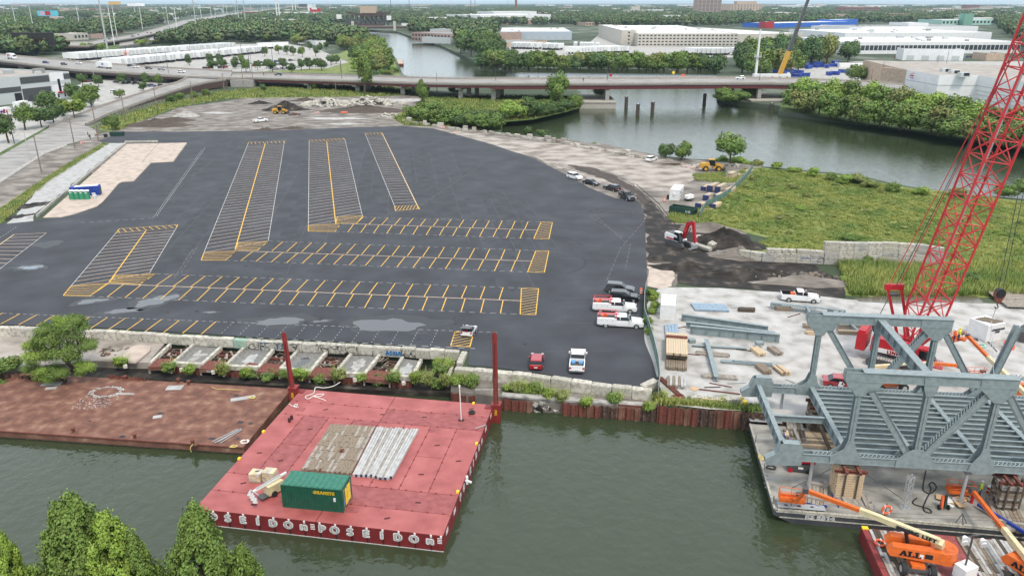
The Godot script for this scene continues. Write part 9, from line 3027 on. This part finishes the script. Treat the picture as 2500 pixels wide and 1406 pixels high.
func tree(nm: String,label: String,at: Vector3,h: float,r: float,kind: int,m: Material,grp:="",bare:=0.22) -> Node3D:
	var t:=thing(nm,label,"tree" if nm.ends_with("tree") else "bush",at,rng.randf()*TAU,grp)
	if bare >= 0:
		part(t,"trunk",proto.trunks[kind%3],M.bark,Vector3.ZERO,Basis.from_scale(V(h*0.9,h*0.95,h*0.9)))
	var b:=maxf(bare,0.0)*h
	part(t,"crown",proto.crowns[kind%proto.crowns.size()],m,V(0,b-0.15,0),Basis.from_scale(V(r,(h-b)*0.5,r)))
	return t

func grove(nm: String,label: String,pts: Array,hs: Vector2,rs: Vector2,mats: Array,grp: String,bare:=0.1):
	for p in pts:
		var h:=rng.randf_range(hs.x,hs.y)
		var m: Material=mats[rng.randi()%mats.size()]
		tree(nm,hue(m,label),p,h,rng.randf_range(rs.x,rs.y),rng.randi()%6,m,grp,bare)

# the label with the leaf colour put first
func hue(m: Material,label: String) -> String:
	if "dark" in label or "bright" in label:
		return label
	return {M.leaf_dark: "dark green ",M.leaf_mid: "mid green ",M.leaf_bright: "bright green ",M.leaf_olive: "yellowish green ",M.leaf_teal: "bluish green ",M.grass: "pale green "}[m]+label.replace("green ","")

# points spread along a line with some play
func spread(line: Array,count: int,play: float,y:=GY) -> Array:
	var total:=0.0
	for i in line.size()-1:
		total += line[i].distance_to(line[i+1])
	var out:=[]
	for k in count:
		var s:=total*(k+0.5)/count
		for i in line.size()-1:
			var d: float=line[i].distance_to(line[i+1])
			if s <= d:
				var p:=(line[i] as Vector3).lerp(line[i+1],s/d)+V(rng.randf_range(-play,play),0,rng.randf_range(-play,play))
				p.y=y
				out.append(p)
				break
			s -= d
	return out

func inside_points(poly_pts: Array,count: int,y:=GY) -> Array:
	var poly:=PackedVector2Array()
	var lo:=Vector2(1e9,1e9)
	var hi:=-lo
	for p in poly_pts:
		var q:=Vector2(p.x,p.z)
		poly.append(q)
		lo=lo.min(q)
		hi=hi.max(q)
	var out:=[]
	while out.size()<count:
		var q:=Vector2(rng.randf_range(lo.x,hi.x),rng.randf_range(lo.y,hi.y))
		if Geometry2D.is_point_in_polygon(q,poly):
			out.append(V(q.x,y,q.y))
	return out

func tuft_mesh(sd: int,blades: int,h: float,w: float) -> Mesh:
	var r:=RandomNumberGenerator.new()
	r.seed=sd
	var b:=MB.new()
	b.colored=true
	for i in blades:
		var a:=r.randf()*TAU
		var o:=V(r.randf_range(-0.3,0.3),0,r.randf_range(-0.3,0.3))
		var d:=V(cos(a),0,sin(a))
		var s:=V(-sin(a),0,cos(a))*w
		var hh:=h*r.randf_range(0.5,1.2)
		var k:=r.randf_range(0.85,1.15)
		b.col=Color(k*r.randf_range(0.92,1.12),k,k)
		var nn:=(V(0,0.9,0)+d*0.3).normalized()
		b.trin(o-s,o+s,o+d*hh*0.25+V(0,hh*0.6,0)+s*0.7,nn,nn,nn)
		b.trin(o-s,o+d*hh*0.25+V(0,hh*0.6,0)+s*0.7,o+d*hh*0.4+V(0,hh,0),nn,nn,nn)
	return b.mesh()

func scatter(nm: String,label: String,cat: String,me: Mesh,m: Material,pts: Array,smin: float,smax: float):
	var mm:=MultiMesh.new()
	mm.transform_format=MultiMesh.TRANSFORM_3D
	mm.use_colors=true
	mm.mesh=me
	mm.instance_count=pts.size()
	var f:=FastNoiseLite.new()
	f.seed=5
	f.frequency=0.09
	for i in pts.size():
		var s:=rng.randf_range(smin,smax)
		mm.set_instance_transform(i,Transform3D(Basis(Vector3.UP,rng.randf()*TAU)*Basis.from_scale(V(s,s*rng.randf_range(0.8,1.2),s)),pts[i]))
		var n:=f.get_noise_2d(pts[i].x,pts[i].z)
		var k:=rng.randf_range(0.88,1.12)
		mm.set_instance_color(i,Color(k*(1.0+n*0.8),k*(1.0+n*0.45),k*(1.0+n*0.6)))
	var o:=MultiMeshInstance3D.new()
	o.name=named(nm)
	o.multimesh=mm
	o.material_override=m
	add_child(o)
	meta(o,label,cat,"","stuff")

func plants():
	proto.crowns=[]
	for k in 6:
		proto.crowns.append(crown(100+k,11+k,2600,0.085))
	proto.tall=tuft_mesh(9,90,1.3,0.025)
	proto.trunks=[trunk_mesh(1),trunk_mesh(2),trunk_mesh(3)]
	var mid:=[M.leaf_mid,M.leaf_teal,M.leaf_bright,M.leaf_olive]
	var dark:=[M.leaf_dark,M.leaf_mid,M.leaf_teal]
	var big:=crown(7,22,6000,0.042)
	var cone:=[cone_crown(11,330,130,0.02),cone_crown(12,330,130,0.02)]
	var near:=[["feathery green conifer whose split top rises beside the water",V(-28.34,17.5,-40.89),17.5,5.4,0,M.leaf_mid],["second green spire of the split conifer",V(-29.21,16.8,-41.17),16.8,4.6,1,M.leaf_mid],["bushy green conifer leaning against its taller neighbour",V(-25.9,16.6,-40.34),16.6,4.4,1,M.leaf_bright],["low green spire between the two big conifers",V(-24.49,15,-40.5),15.0,3.4,0,M.leaf_mid],["pointed green conifer in front of the red barge corner",V(-20.36,17,-40.64),17.0,4.9,0,M.leaf_mid],["yellow green treetop at the bank's west end",V(-33.05,15,-40.5),15.0,3.2,1,M.leaf_bright],["small conifer top beside the pointed one",V(-18.15,13,-41.77),13.0,3.0,1,M.leaf_mid]]
	var sb:=MB.new()
	sb.cyl(Vector3.ZERO,V(0,1,0),0.22,0.04,8)
	var stem:=sb.mesh()
	for a in near:
		var at: Vector3=a[1]*V(1,0,1)+V(0,GY,0)
		var hh: float=a[2]-GY
		var t:=thing("conifer_tree",a[0],"tree",at,rng.randf()*6)
		part(t,"trunk",stem,M.bark,Vector3.ZERO,Basis.from_scale(V(1,hh*0.9,1)))
		part(t,"crown",cone[a[4]],a[5],V(0,0.5,0),Basis.from_scale(V(a[3],(hh-0.5)*0.5,a[3])))
	var wt:=thing("pier_tree","leafy tree leaning out of the ruined pier over the brown barge","tree",V(-56.57,1.5,-89.54),0.0)
	var tb:=MB.new()
	for s in [[V(0,0,0),V(-1.2,2.2,0.2),0.22,0.15],[V(-1.2,2.2,0.2),V(-2.2,4.2,0.1),0.15,0.08],[V(-1.2,2.2,0.2),V(-3.0,3.0,0.9),0.12,0.06],[V(0,0,0),V(0.5,2.6,-0.2),0.18,0.12],[V(0.5,2.6,-0.2),V(0.3,5.4,-0.4),0.12,0.05],[V(0.5,2.6,-0.2),V(1.6,4.4,0),0.1,0.05],[V(0,0.2,0),V(-2.6,1.4,0.8),0.13,0.07],[V(-0.6,1.1,0.1),V(-0.6,4.6,-0.5),0.12,0.05]]:
		tb.cyl(s[0],s[1],s[2],s[3],7)
	part(wt,"trunk",tb.mesh(),M.bark,Vector3.ZERO,Basis.from_scale(V(1.3,1.35,1.3)))
	for s in [[V(-2.0,2.6,0.2),2.0,1.3,M.leaf_mid],[V(0.4,3.3,-0.3),2.1,1.35,M.leaf_mid],[V(-3.2,1.2,0.8),1.9,1.3,M.leaf_bright],[V(-0.6,1.2,0.6),2.2,1.2,M.leaf_mid],[V(1.6,2.2,0.2),1.5,1.2,M.leaf_mid],[V(-0.8,4.3,-0.4),1.5,0.95,M.leaf_bright],[V(-2.2,-0.3,1.3),1.7,1.0,M.leaf_bright],[V(-4.4,0.2,0.6),1.2,1.0,M.leaf_mid],[V(1.2,0.2,0.9),1.5,1,M.leaf_bright],[V(-1.2,-0.2,1.4),1.6,1,M.leaf_mid],[V(-2.6,3.6,-0.2),1.5,1,M.leaf_mid],[V(0.4,4.6,-0.5),1.3,1,M.leaf_mid],[V(-3.6,2.4,0.3),1.4,1,M.leaf_bright]]:
		part(wt,"crown",big,s[3],s[0]*V(1.3,1.35,1.3),Basis(Vector3.UP,rng.randf()*6)*Basis.from_scale(V(s[1],s[1]*0.72,s[1])*1.2))
	tree("leafy_bush","green bush at the pier's west end",V(-66.55,1.6,-90.53),2.6,2.3,2,M.leaf_mid,"",-1.0)
	tree("leafy_bush","low green bush beside the sheet piles at the west end",V(-66.11,0.2,-88.27),1.4,1.0,1,M.leaf_mid,"",-1.0)
	var wb:=Q(1.5,[-52.23,-92.18,-45.22,-90.73,-42.44,-90.25,-37.75,-89.9,-34.65,-89.43,-29.69,-88.85,-27.22,-88.5,-22.44,-88.39,-19.47,-88.04,-15.12,-87.82,-12.31,-87.59,-10.97,-87.25,-9.82,-91.94,-9.39,-90.13,-8.79,-91.33,-8.33,-86.92,-6.77,-86.92,-5.18,-86.47,-0.51,-85.06,0.61,-84.74,1.78,-84.52,2.79,-84.31,4.52,-83.26,6.09,-82.65,8.97,-81.43,12.39,-81.93,16.35,-80.44,17.94,-81.93,18.57,-82.65,21.74,-81.63,23.59,-81.13,25.19,-80.64,26.55,-80.25,28.14,-79.86,29.48,-79.47])
	for i in wb.size():
		var s:=rng.randf_range(0.75,1.15)
		var wm: Material=[M.leaf_bright,M.leaf_mid,M.leaf_bright,M.leaf_olive][i%4]
		var wd:=tree("weed_bush",hue(wm,"clump of weeds growing along the broken waterfront edge"),wb[i],1.5*s,1.15*s,i,wm,"weed clumps along the waterfront",-1.0)
		part(wd,"tall_blades",proto.tall,M.grass,Vector3.ZERO,Basis.from_scale(V(2.2,1.1,1.6)*s))
	for p in Q(0.6,[-34.91,-90.72,-32.03,-90.13,-24.84,-89.32,-17.25,-88.64,-9.48,-87.85]):
		tree("weed_bush","green growth hanging inside an open pier cell",p,1.5,1.6,3,M.leaf_mid,"growth inside the pier cells",-1.0)
	for p in Q(2.2,[22.61,-116.8,22.66,-114,22.47,-111.4,21.52,-108.9,20.22,-104.9,19.84,-101.1,23.15,-115.3]):
		tree("weed_bush","tall green weeds along the mesh fence by the white container",p,1.3,1.0,4,M.leaf_bright,"weeds along the mesh fence",-1.0)
	var meadow:=Q(2.25,[71,-217.6,94.2,-204.5,99.73,-192.8,115.2,-183.2,130.8,-168.4,92.9,-114.8,55.11,-116.6,59.98,-131.1,46.96,-143.5,52.93,-149.7,47.68,-156.3,41.25,-161.5,44.47,-171.3,54.96,-188.3])
	scatter("meadow_grass","tall mixed grass covering the meadow","grass",tuft_mesh(1,26,0.36,0.02),M.grass,inside_points(meadow,22000,2.25),0.6,1.5)
	var reeds:=Q(2.25,[59.8,-133.4,65.52,-135.4,79.98,-131.1,94.03,-133.4,101.4,-128.9,90.95,-113.9,77.94,-116.3,63.11,-115.9,55.29,-116.3])
	scatter("reeds","tall green reeds below the stone wall","reeds",tuft_mesh(2,18,1.1,0.03),M.grass,inside_points(reeds,6500,2.25),0.7,1.4)
	scatter("verge_weeds","rough green weeds on the verges under the bridge","weeds",tuft_mesh(3,16,0.55,0.05),M.grass,inside_points(Q(2.25,[-159.5,-293.9,-171.2,-343.1,-172.8,-389,-151.9,-422.7,-128.2,-448.4,-48.46,-443.9,-46.29,-403.3,-80.64,-396,-112.8,-392.5,-140.2,-389,-152.4,-354.3,-149,-306.5,-146.5,-287.9]),5000,2.25),0.8,2.2)
	scatter("spit_weeds","dense weeds on the green spit","weeds",tuft_mesh(4,16,0.6,0.05),M.grass,inside_points(Q(2.25,[-42.19,-301.1,-48.95,-320.2,-44.23,-354.3,-44.72,-389,-2.09,-399.6,31.02,-396,31.22,-354.3,23.26,-340.4,8.38,-317.8,-3.28,-310.9,-3.84,-289.9,-23.49,-295.9]),5000,2.25),0.8,2.0)
	scatter("edge_weeds","weeds beside the low kerbs and skip","weeds",tuft_mesh(5,16,0.4,0.03),M.grass,inside_points(Q(2.25,[-117.8,-171.3,-126.3,-203.5,-132.9,-233.5,-138.5,-259.6,-136,-258.1,-128.1,-222.2,-122.9,-198.5,-110.6,-159.9]),1400,2.25)+inside_points(Q(2.25,[34.57,-164.9,38.21,-174,40.81,-168.4,46.32,-175.9,45.89,-170.2,40.87,-159.9,35.38,-159.9]),900,2.25)+inside_points(Q(2.25,[50.04,-210.3,63.3,-213,68.41,-218.7,59.71,-200,54.99,-198.5,49.41,-202.5]),800,2.25)+inside_points(Q(2.25,[16.67,-80.58,21.82,-80.09,27.71,-78.83,29.59,-78.54,27.9,-79.31,19.15,-81.28]),500,2.25),0.6,1.6)
	for q in inside_points(meadow,46,2.2):
		tree("meadow_weed_bush","low ragged weed clump standing out of the meadow grass",q,rng.randf_range(0.7,1.5),rng.randf_range(0.8,2.0),rng.randi()%6,[M.leaf_bright,M.leaf_olive,M.leaf_mid,M.grass][rng.randi()%4],"weed clumps in the meadow",-1.0)
	for a in [[V(91.21,2.2,-198.7),3.2,3.0,M.leaf_olive],[V(87.58,2.2,-197.8),3.0,2.4,M.leaf_bright],[V(85.74,2.2,-202.7),2.4,2.2,M.leaf_mid],[V(92.37,2.2,-194),2.6,2.6,M.leaf_olive],[V(82.31,2.2,-206.8),3.0,2.0,M.leaf_bright],[V(79.51,2.2,-213.3),2.0,2.4,M.leaf_bright],[V(67.44,2.2,-146.4),2.0,1.9,M.leaf_mid],[V(96.05,2.2,-189.4),2.6,2.4,M.leaf_mid],[V(76.37,2.2,-217.8),2.2,2.6,M.leaf_bright],[V(121.3,2.2,-184.2),4.0,3.2,M.leaf_mid],[V(126.4,2.2,-185.1),4.4,3.4,M.leaf_mid],[V(109.7,2.2,-184.2),2.6,2.6,M.leaf_olive],[V(64.41,2.2,-132.4),2.2,1.6,M.leaf_mid],[V(77.84,2.2,-122.6),2.0,2.0,M.leaf_dark],[V(101.7,2.2,-186.4),2.4,2.6,M.leaf_bright]]:
		tree("meadow_bush","round green bush in the meadow grass",a[0],a[1],a[2],rng.randi()%6,a[3],"bushes in the meadow",-1.0)
	tree("shore_tree","bright leafy tree behind the yellow loader",V(63.88,2.2,-222.5),10.5,5.6,1,M.leaf_mid,"",0.14)
	tree("shore_bush","dark bush by the river beside the white car",V(47.07,2.2,-233.8),5.6,3.0,2,M.leaf_dark,"",0.05)
	tree("shore_bush","green bush next to the dark one by the river",V(51.42,2.2,-231.2),6.2,3.6,3,M.leaf_mid,"",0.05)
	grove("shore_bush","low bush on the river edge behind the loader",Q(1,[63.64,-230.9,67.51,-227.8,70.04,-227.2,71.78,-223.6]),Vector2(2.0,3.4),Vector2(2.2,3.2),mid,"bushes behind the loader",-1.0)
	grove("shore_bush","small dark bush at the water behind the block line",Q(0.5,[6.09,-286.5,10.26,-283.8,11.66,-281,14.56,-273.2,28.5,-260.2]),Vector2(2.2,4.0),Vector2(1.4,2.6),dark,"bushes behind the block line",-1.0)
	grove("spit_bush","leafy bush in the thicket on the spit's near side",Q(2.2,[-40.27,-318.2,-34.04,-306.8,-28.88,-303.6,-23.04,-300.4,-18.81,-296.2,-14.8,-294.2,-10.8,-291.2,-6.9,-289.2,-26.29,-311.3,-21.07,-306.8,-16.1,-304.7,-10.33,-300.4,-5.49,-296.2,-31.88,-318.2,-37.12,-327.9]),Vector2(5.0,8.0),Vector2(4.5,6.5),[M.leaf_dark,M.leaf_mid,M.leaf_mid],"thicket on the spit",0.03)
	grove("spit_bush","leafy bush along the spit's river tip",Q(2.2,[-2,-315.8,2.01,-318.2,6.44,-321.7,10.28,-325.4,14.78,-330.4,19.55,-338.1,24.55,-346.2,28.84,-354.7,0.88,-335.5,7.16,-340.8,14.66,-349,21.57,-357.6,29.04,-369.7]),Vector2(4.5,8.0),Vector2(4.0,6.0),[M.leaf_mid,M.leaf_bright,M.leaf_dark],"bushes at the spit's tip",0.03)
	tree("spit_tree","taller tree rising before the bridge on the spit",V(20.84,2.2,-354.7),17.5,6.4,1,M.leaf_mid,"",0.12)
	tree("spit_tree","slim tree near the pale hardstand",V(-42.2,2.2,-369.7),13.0,3.6,2,M.leaf_mid,"",0.1)
	tree("pier_tree","dark small tree on the bridge pier",V(42.54,3.2,-384.2),7.5,3.5,3,M.leaf_dark,"",0.1)
	tree("sapling_tree","lone slender tree in front of the bridge",V(-76.51,2.2,-407.5),21.0,5.0,4,M.leaf_mid,"",0.12)
	grove("verge_bush","dark bush under the elevated road",Q(2.2,[-107.8,-431.4,-45.03,-411.3,-30.02,-411.3,-134.4,-423.1,-155.3,-396.5,-158.7,-389.4,-160.7,-379.3,-162,-372.9]),Vector2(3.0,5.5),Vector2(2.4,4.2),dark,"bushes under the elevated road",-1.0)
	grove("bank_tree","broad leafy tree leaning over the water on the far bank",spread(Q(2.2,[123.7,-349,130.3,-325.4,137.8,-306.8,150.8,-284.4,160.8,-262.4,169.8,-241.9]),20,2.0),Vector2(8.5,12.0),Vector2(6.0,8.5),[M.leaf_mid,M.leaf_olive,M.leaf_mid],"trees leaning over the far bank",0.02)
	grove("bank_tree","leafy tree in the second row of the far bank",spread(Q(2.2,[133.7,-372.9,143.3,-354.7,156.4,-346.2,163.9,-320.6,170.5,-284.4,179,-256]),18,3.0),Vector2(10.5,14.0),Vector2(6.0,8.0),[M.leaf_mid,M.leaf_olive,M.leaf_bright],"trees in the second row of the far bank",0.1)
	grove("bank_tree","low tree beside the bridge's far pier",Q(2.2,[101.3,-376.1,104.4,-372.9,108,-369.7,118,-389.4,109.5,-403.8]),Vector2(6.0,8.0),Vector2(5.0,7.0),[M.leaf_mid],"trees by the far bridge pier",0.02)
	grove("river_tree","leafy tree in the dense row on the river's back shore",spread(Q(2.2,[-23.17,-576.1,0,-554.8,70.32,-544.7,141,-535]),36,2.5),Vector2(11.0,16.0),Vector2(7.0,10.0),[M.leaf_dark,M.leaf_mid,M.leaf_teal,M.leaf_olive],"row on the river's back shore",0.02)
	grove("river_tree","tall leafy tree in the wood behind the bridge's far end",inside_points(Q(2.2,[139.4,-528.7,154.5,-472.8,171.9,-499.2,208.3,-568.8,283.6,-641.5,308.2,-690.3,253.8,-717.5,181.4,-641.5]),34),Vector2(15.0,24.0),Vector2(8.0,12.0),[M.leaf_dark,M.leaf_mid,M.leaf_teal,M.leaf_olive],"wood behind the bridge's far end",0.05)
	tree("river_tree","round tree alone beside the skips",V(207.2,2.2,-472.8),12.0,8.0,2,M.leaf_mid,"",0.05)
	grove("canal_tree","leafy tree on the canal's east bank",Q(2.2,[-47.82,-746.9,-35.95,-700.9,-23.09,-641.5,-14.25,-615.4,-6.17,-599.1,-33.05,-759.3,-20.23,-717.5,-10.63,-690.3,-49.16,-875.3,-40.65,-937.8,-26.81,-875.3,-53.13,-1043.8]),Vector2(14.0,21.0),Vector2(9.0,13.0),[M.leaf_dark,M.leaf_mid],"trees on the canal's east bank",0.05)
	grove("canal_tree","leafy tree in the wood along the canal's west bank",inside_points(Q(2.2,[-75.34,-516.5,-97.29,-641.5,-137.5,-828,-195.1,-1080.4,-230.5,-1133.3,-189,-892.3,-141.7,-690.3,-104.1,-544.7]),46),Vector2(10.0,17.0),Vector2(7.0,10.5),[M.leaf_mid,M.leaf_bright,M.leaf_olive,M.leaf_dark],"wood on the canal's west bank",0.03)
	grove("canal_bush","low bush at the canal mouth",inside_points(Q(2.2,[-71.08,-499.2,-93.05,-499.2,-95.64,-528.7,-83.04,-554.8]),8),Vector2(3.0,6.0),Vector2(3.0,5.0),mid,"bushes at the canal mouth",-1.0)
	grove("car_park_tree","young round tree in the car park beds",Q(2.2,[-243.4,-599.1,-233.4,-615.4,-223.2,-607.1,-198.6,-568.8,-201,-591.2,-178.1,-554.8,-176,-568.8,-162.3,-561.8,-147.5,-554.8,-143.5,-561.8,-144.4,-583.6,-133.1,-554.8,-136.4,-599.1,-136.2,-615.4,-217.2,-700.9,-214.6,-734.8,-203.9,-723.2,-195.3,-711.9,-181.4,-690.3,-202.3,-799.1,-172.6,-700.9,-182.7,-759.3,-185.1,-799.1,-204.1,-541.5,-206.8,-568.8,-181.8,-541.5,-161.7,-535,-148.7,-535]),Vector2(7.0,10.0),Vector2(3.4,5.0),[M.leaf_dark,M.leaf_mid,M.leaf_dark],"young trees in the car park",0.15)
	grove("street_tree","leafy street tree in front of the parcel depot",Q(2.2,[-170.5,-259.9,-181.8,-288.2,-179.1,-294.2,-181.6,-306.8,-187,-324.2,-179.5,-318.2,-195.4,-354.7,-202.9,-363.5,-191.3,-354.7,-196.5,-330.4]),Vector2(7.5,11.0),Vector2(4.0,6.0),[M.leaf_mid,M.leaf_dark,M.leaf_bright],"street trees by the depot",0.16)
	grove("street_tree","small tree under the elevated road",Q(2.2,[-233.3,-444.4,-226.5,-458.1,-210.8,-453.5,-201.8,-448.9,-247.3,-453.5,-195.3,-389.4,-198.3,-423.1]),Vector2(5.0,8.0),Vector2(3.0,4.2),dark,"small trees under the elevated road",0.1)
	tree("gate_tree","small tree by the lot gate",V(-149.3,2.2,-288.2),6.5,3.4,1,M.leaf_mid,"",0.06)
	grove("highway_tree","leafy tree in the wood beside the highway",inside_points(Q(2.2,[-398.5,-947.4,-387.6,-988,-362.6,-1032.2,-399.6,-1290.8,-573.8,-1892,-577.4,-1784,-578.9,-1658,-443.6,-1133.3]),44),Vector2(12.0,19.0),Vector2(8.0,12.0),[M.leaf_dark,M.leaf_mid,M.leaf_teal],"wood beside the highway",0.04)
	grove("highway_bush","bright bush between highway and freight yard",Q(2.2,[-427.1,-799.1,-428.3,-813.3,-410.8,-799.1,-406.7,-875.3,-407.6,-892.3,-407.6,-910,-407.2,-928.3,-408.2,-947.4,-398.5,-947.4]),Vector2(5.0,9.0),Vector2(4.0,8.0),[M.leaf_bright,M.leaf_olive],"bushes by the freight yard",-1.0)
	grove("field_tree","tree in the open wood between yard and canal",inside_points(Q(2.2,[-333.3,-947.4,-265.7,-947.4,-198.9,-828,-159.4,-759.3,-230.7,-1106.2,-248.9,-1290.8,-413.4,-1601,-399.7,-1407.9,-369.2,-1191.5]),44),Vector2(9.0,16.0),Vector2(6.0,10.0),[M.leaf_mid,M.leaf_olive,M.leaf_teal,M.leaf_bright],"open wood between yard and canal",0.05)
	grove("west_tree","tall dark tree west of the highway",inside_points(Q(2.2,[-632.8,-947.4,-584.5,-947.4,-552.7,-1009.6,-638.6,-1191.5,-870.2,-1548,-1069.4,-1719,-1026.9,-1548]),40),Vector2(15.0,24.0),Vector2(10.0,15.0),dark,"tall wood west of the highway",0.04)

# ---------- the wooded plain out to the horizon ----------
func distant_town():
	var far:=crown(300,8,90,0.36)
	var keep:=[Q(2.2,[-182.2,-988,-253.8,-1451.7,-202.3,-1451.7,-16.88,-544.7,-69.79,-499.2]),Q(2.2,[-416,-759.3,-388.3,-799.1,-416.5,-1009.6,-549.6,-1407.9,-797,-2431,-1876,-7325,-2244,-7325,-993.2,-2431,-729.9,-1658,-555.1,-1080.4,-659.4,-988,-535.4,-799.1]),Q(2.2,[-351.5,-615.4,-377.5,-700.9,-333.3,-947.4,-261.3,-967.3,-126.9,-632.6,-123,-528.7,-245.6,-499.2]),Q(2.2,[-12.4,-690.3,-33.56,-1658,159.4,-1658,207.7,-1548,612.4,-1658,483.8,-1106.2,337,-892.3,245.4,-828,205.4,-690.3]),Q(2.2,[267.1,-641.5,626,-1719,1190.4,-2014,478.2,-734.8,323.1,-499.2,230,-499.2]),Q(2.2,[-76.69,-1784,-104.2,-2431,122.6,-2431,90.22,-1784]),Q(2.2,[-110,-828,-154.4,-1191.5,-84.74,-1191.5,-57.22,-799.1]),Q(2.2,[-406,-1784,-225.6,-1784,-132.8,-1043.8,-196.6,-1043.8,-286.9,-1255.9])]
	var polys:=[]
	for k in keep:
		var q:=PackedVector2Array()
		for p in k:
			q.append(Vector2(p.x,p.z))
		polys.append(q)
	var blocked:=func(p: Vector2) -> bool:
		for q in polys:
			if Geometry2D.is_point_in_polygon(p,q):
				return true
		return false
	var r:=RandomNumberGenerator.new()
	r.seed=99
	var f:=FastNoiseLite.new()
	f.seed=3
	f.frequency=0.0016
	var pts:=[]
	var guard:=0
	while pts.size()<30000 and guard<200000:
		guard += 1
		var z:=-700.0*pow(11500.0/700.0,r.randf())
		var x:=r.randf_range(-0.74,0.74)*(-z+150.0)
		if f.get_noise_2d(x,z)<-0.28 and z<-1500:
			continue
		if z>-1050 and absf(x)<420 and z>-900:
			continue
		if blocked.call(Vector2(x,z)):
			continue
		pts.append(V(x,GY-0.5,z))
	var mm:=MultiMesh.new()
	mm.transform_format=MultiMesh.TRANSFORM_3D
	mm.use_colors=true
	mm.mesh=far
	mm.instance_count=pts.size()
	for i in pts.size():
		var k:=1.0+clampf((-pts[i].z-1500.0)/5000.0,0.0,1.3)
		var s:=r.randf_range(5.5,9.5)*k
		mm.set_instance_transform(i,Transform3D(Basis(Vector3.UP,r.randf()*TAU)*Basis.from_scale(V(s,r.randf_range(6.0,9.5),s)),pts[i]))
		var c:=r.randf_range(0.65,1.35)
		mm.set_instance_color(i,Color(c*r.randf_range(0.85,1.3),c,c*r.randf_range(0.8,1.1)))
	var o:=MultiMeshInstance3D.new()
	o.name="distant_woods"
	o.multimesh=mm
	o.material_override=M.leaf_far
	add_child(o)
	meta(o,"mass of dark green treetops reaching to the horizon","woods","","stuff")
	var base:=thing("distant_house","small distant cream building with a white roof alone among the treetops","building",V(0,-60,0),0,"distant buildings among the trees")
	bx(base,"wall",M.wall_cream,V(0,4.5,0),V(26,9,16))
	bx(base,"roof",M.roof_white,V(0,9.2,0),V(25,0.5,15))
	var walls:=[M.wall_cream,M.wall_brick,M.wall_tan,M.wall_white,M.wall_pink,M.wall_white,M.wall_grey]
	var roofs:=[M.roof_white,M.roof_grey,M.roof_tan,M.roof_white]
	var n:=0
	while n<240:
		var z:=-1500.0*pow(9000.0/1500.0,r.randf())
		var x:=r.randf_range(-0.7,0.7)*-z
		if blocked.call(Vector2(x,z)):
			continue
		var wi:=r.randi()%7
		var ri:=r.randi()%4
		var c:=copy_of(base,V(x,GY,z),r.randf_range(-0.3,0.3),"small distant %s building with a %s roof among the treetops"%[["cream","red brick","tan","white","pinkish","white","grey"][wi],["white","grey","brownish","white"][ri]])
		var k:=1.0+clampf((-z-1500.0)/2500.0,0.0,2.2)
		c.scale=V(r.randf_range(0.6,2.2)*k,r.randf_range(0.9,1.7)*(0.75+0.25*k),r.randf_range(0.8,1.5)*k)
		(c.get_child(0) as MeshInstance3D).material_override=walls[wi]
		(c.get_child(1) as MeshInstance3D).material_override=roofs[ri]
		n += 1
	base.position=V(900,GY,-2600)
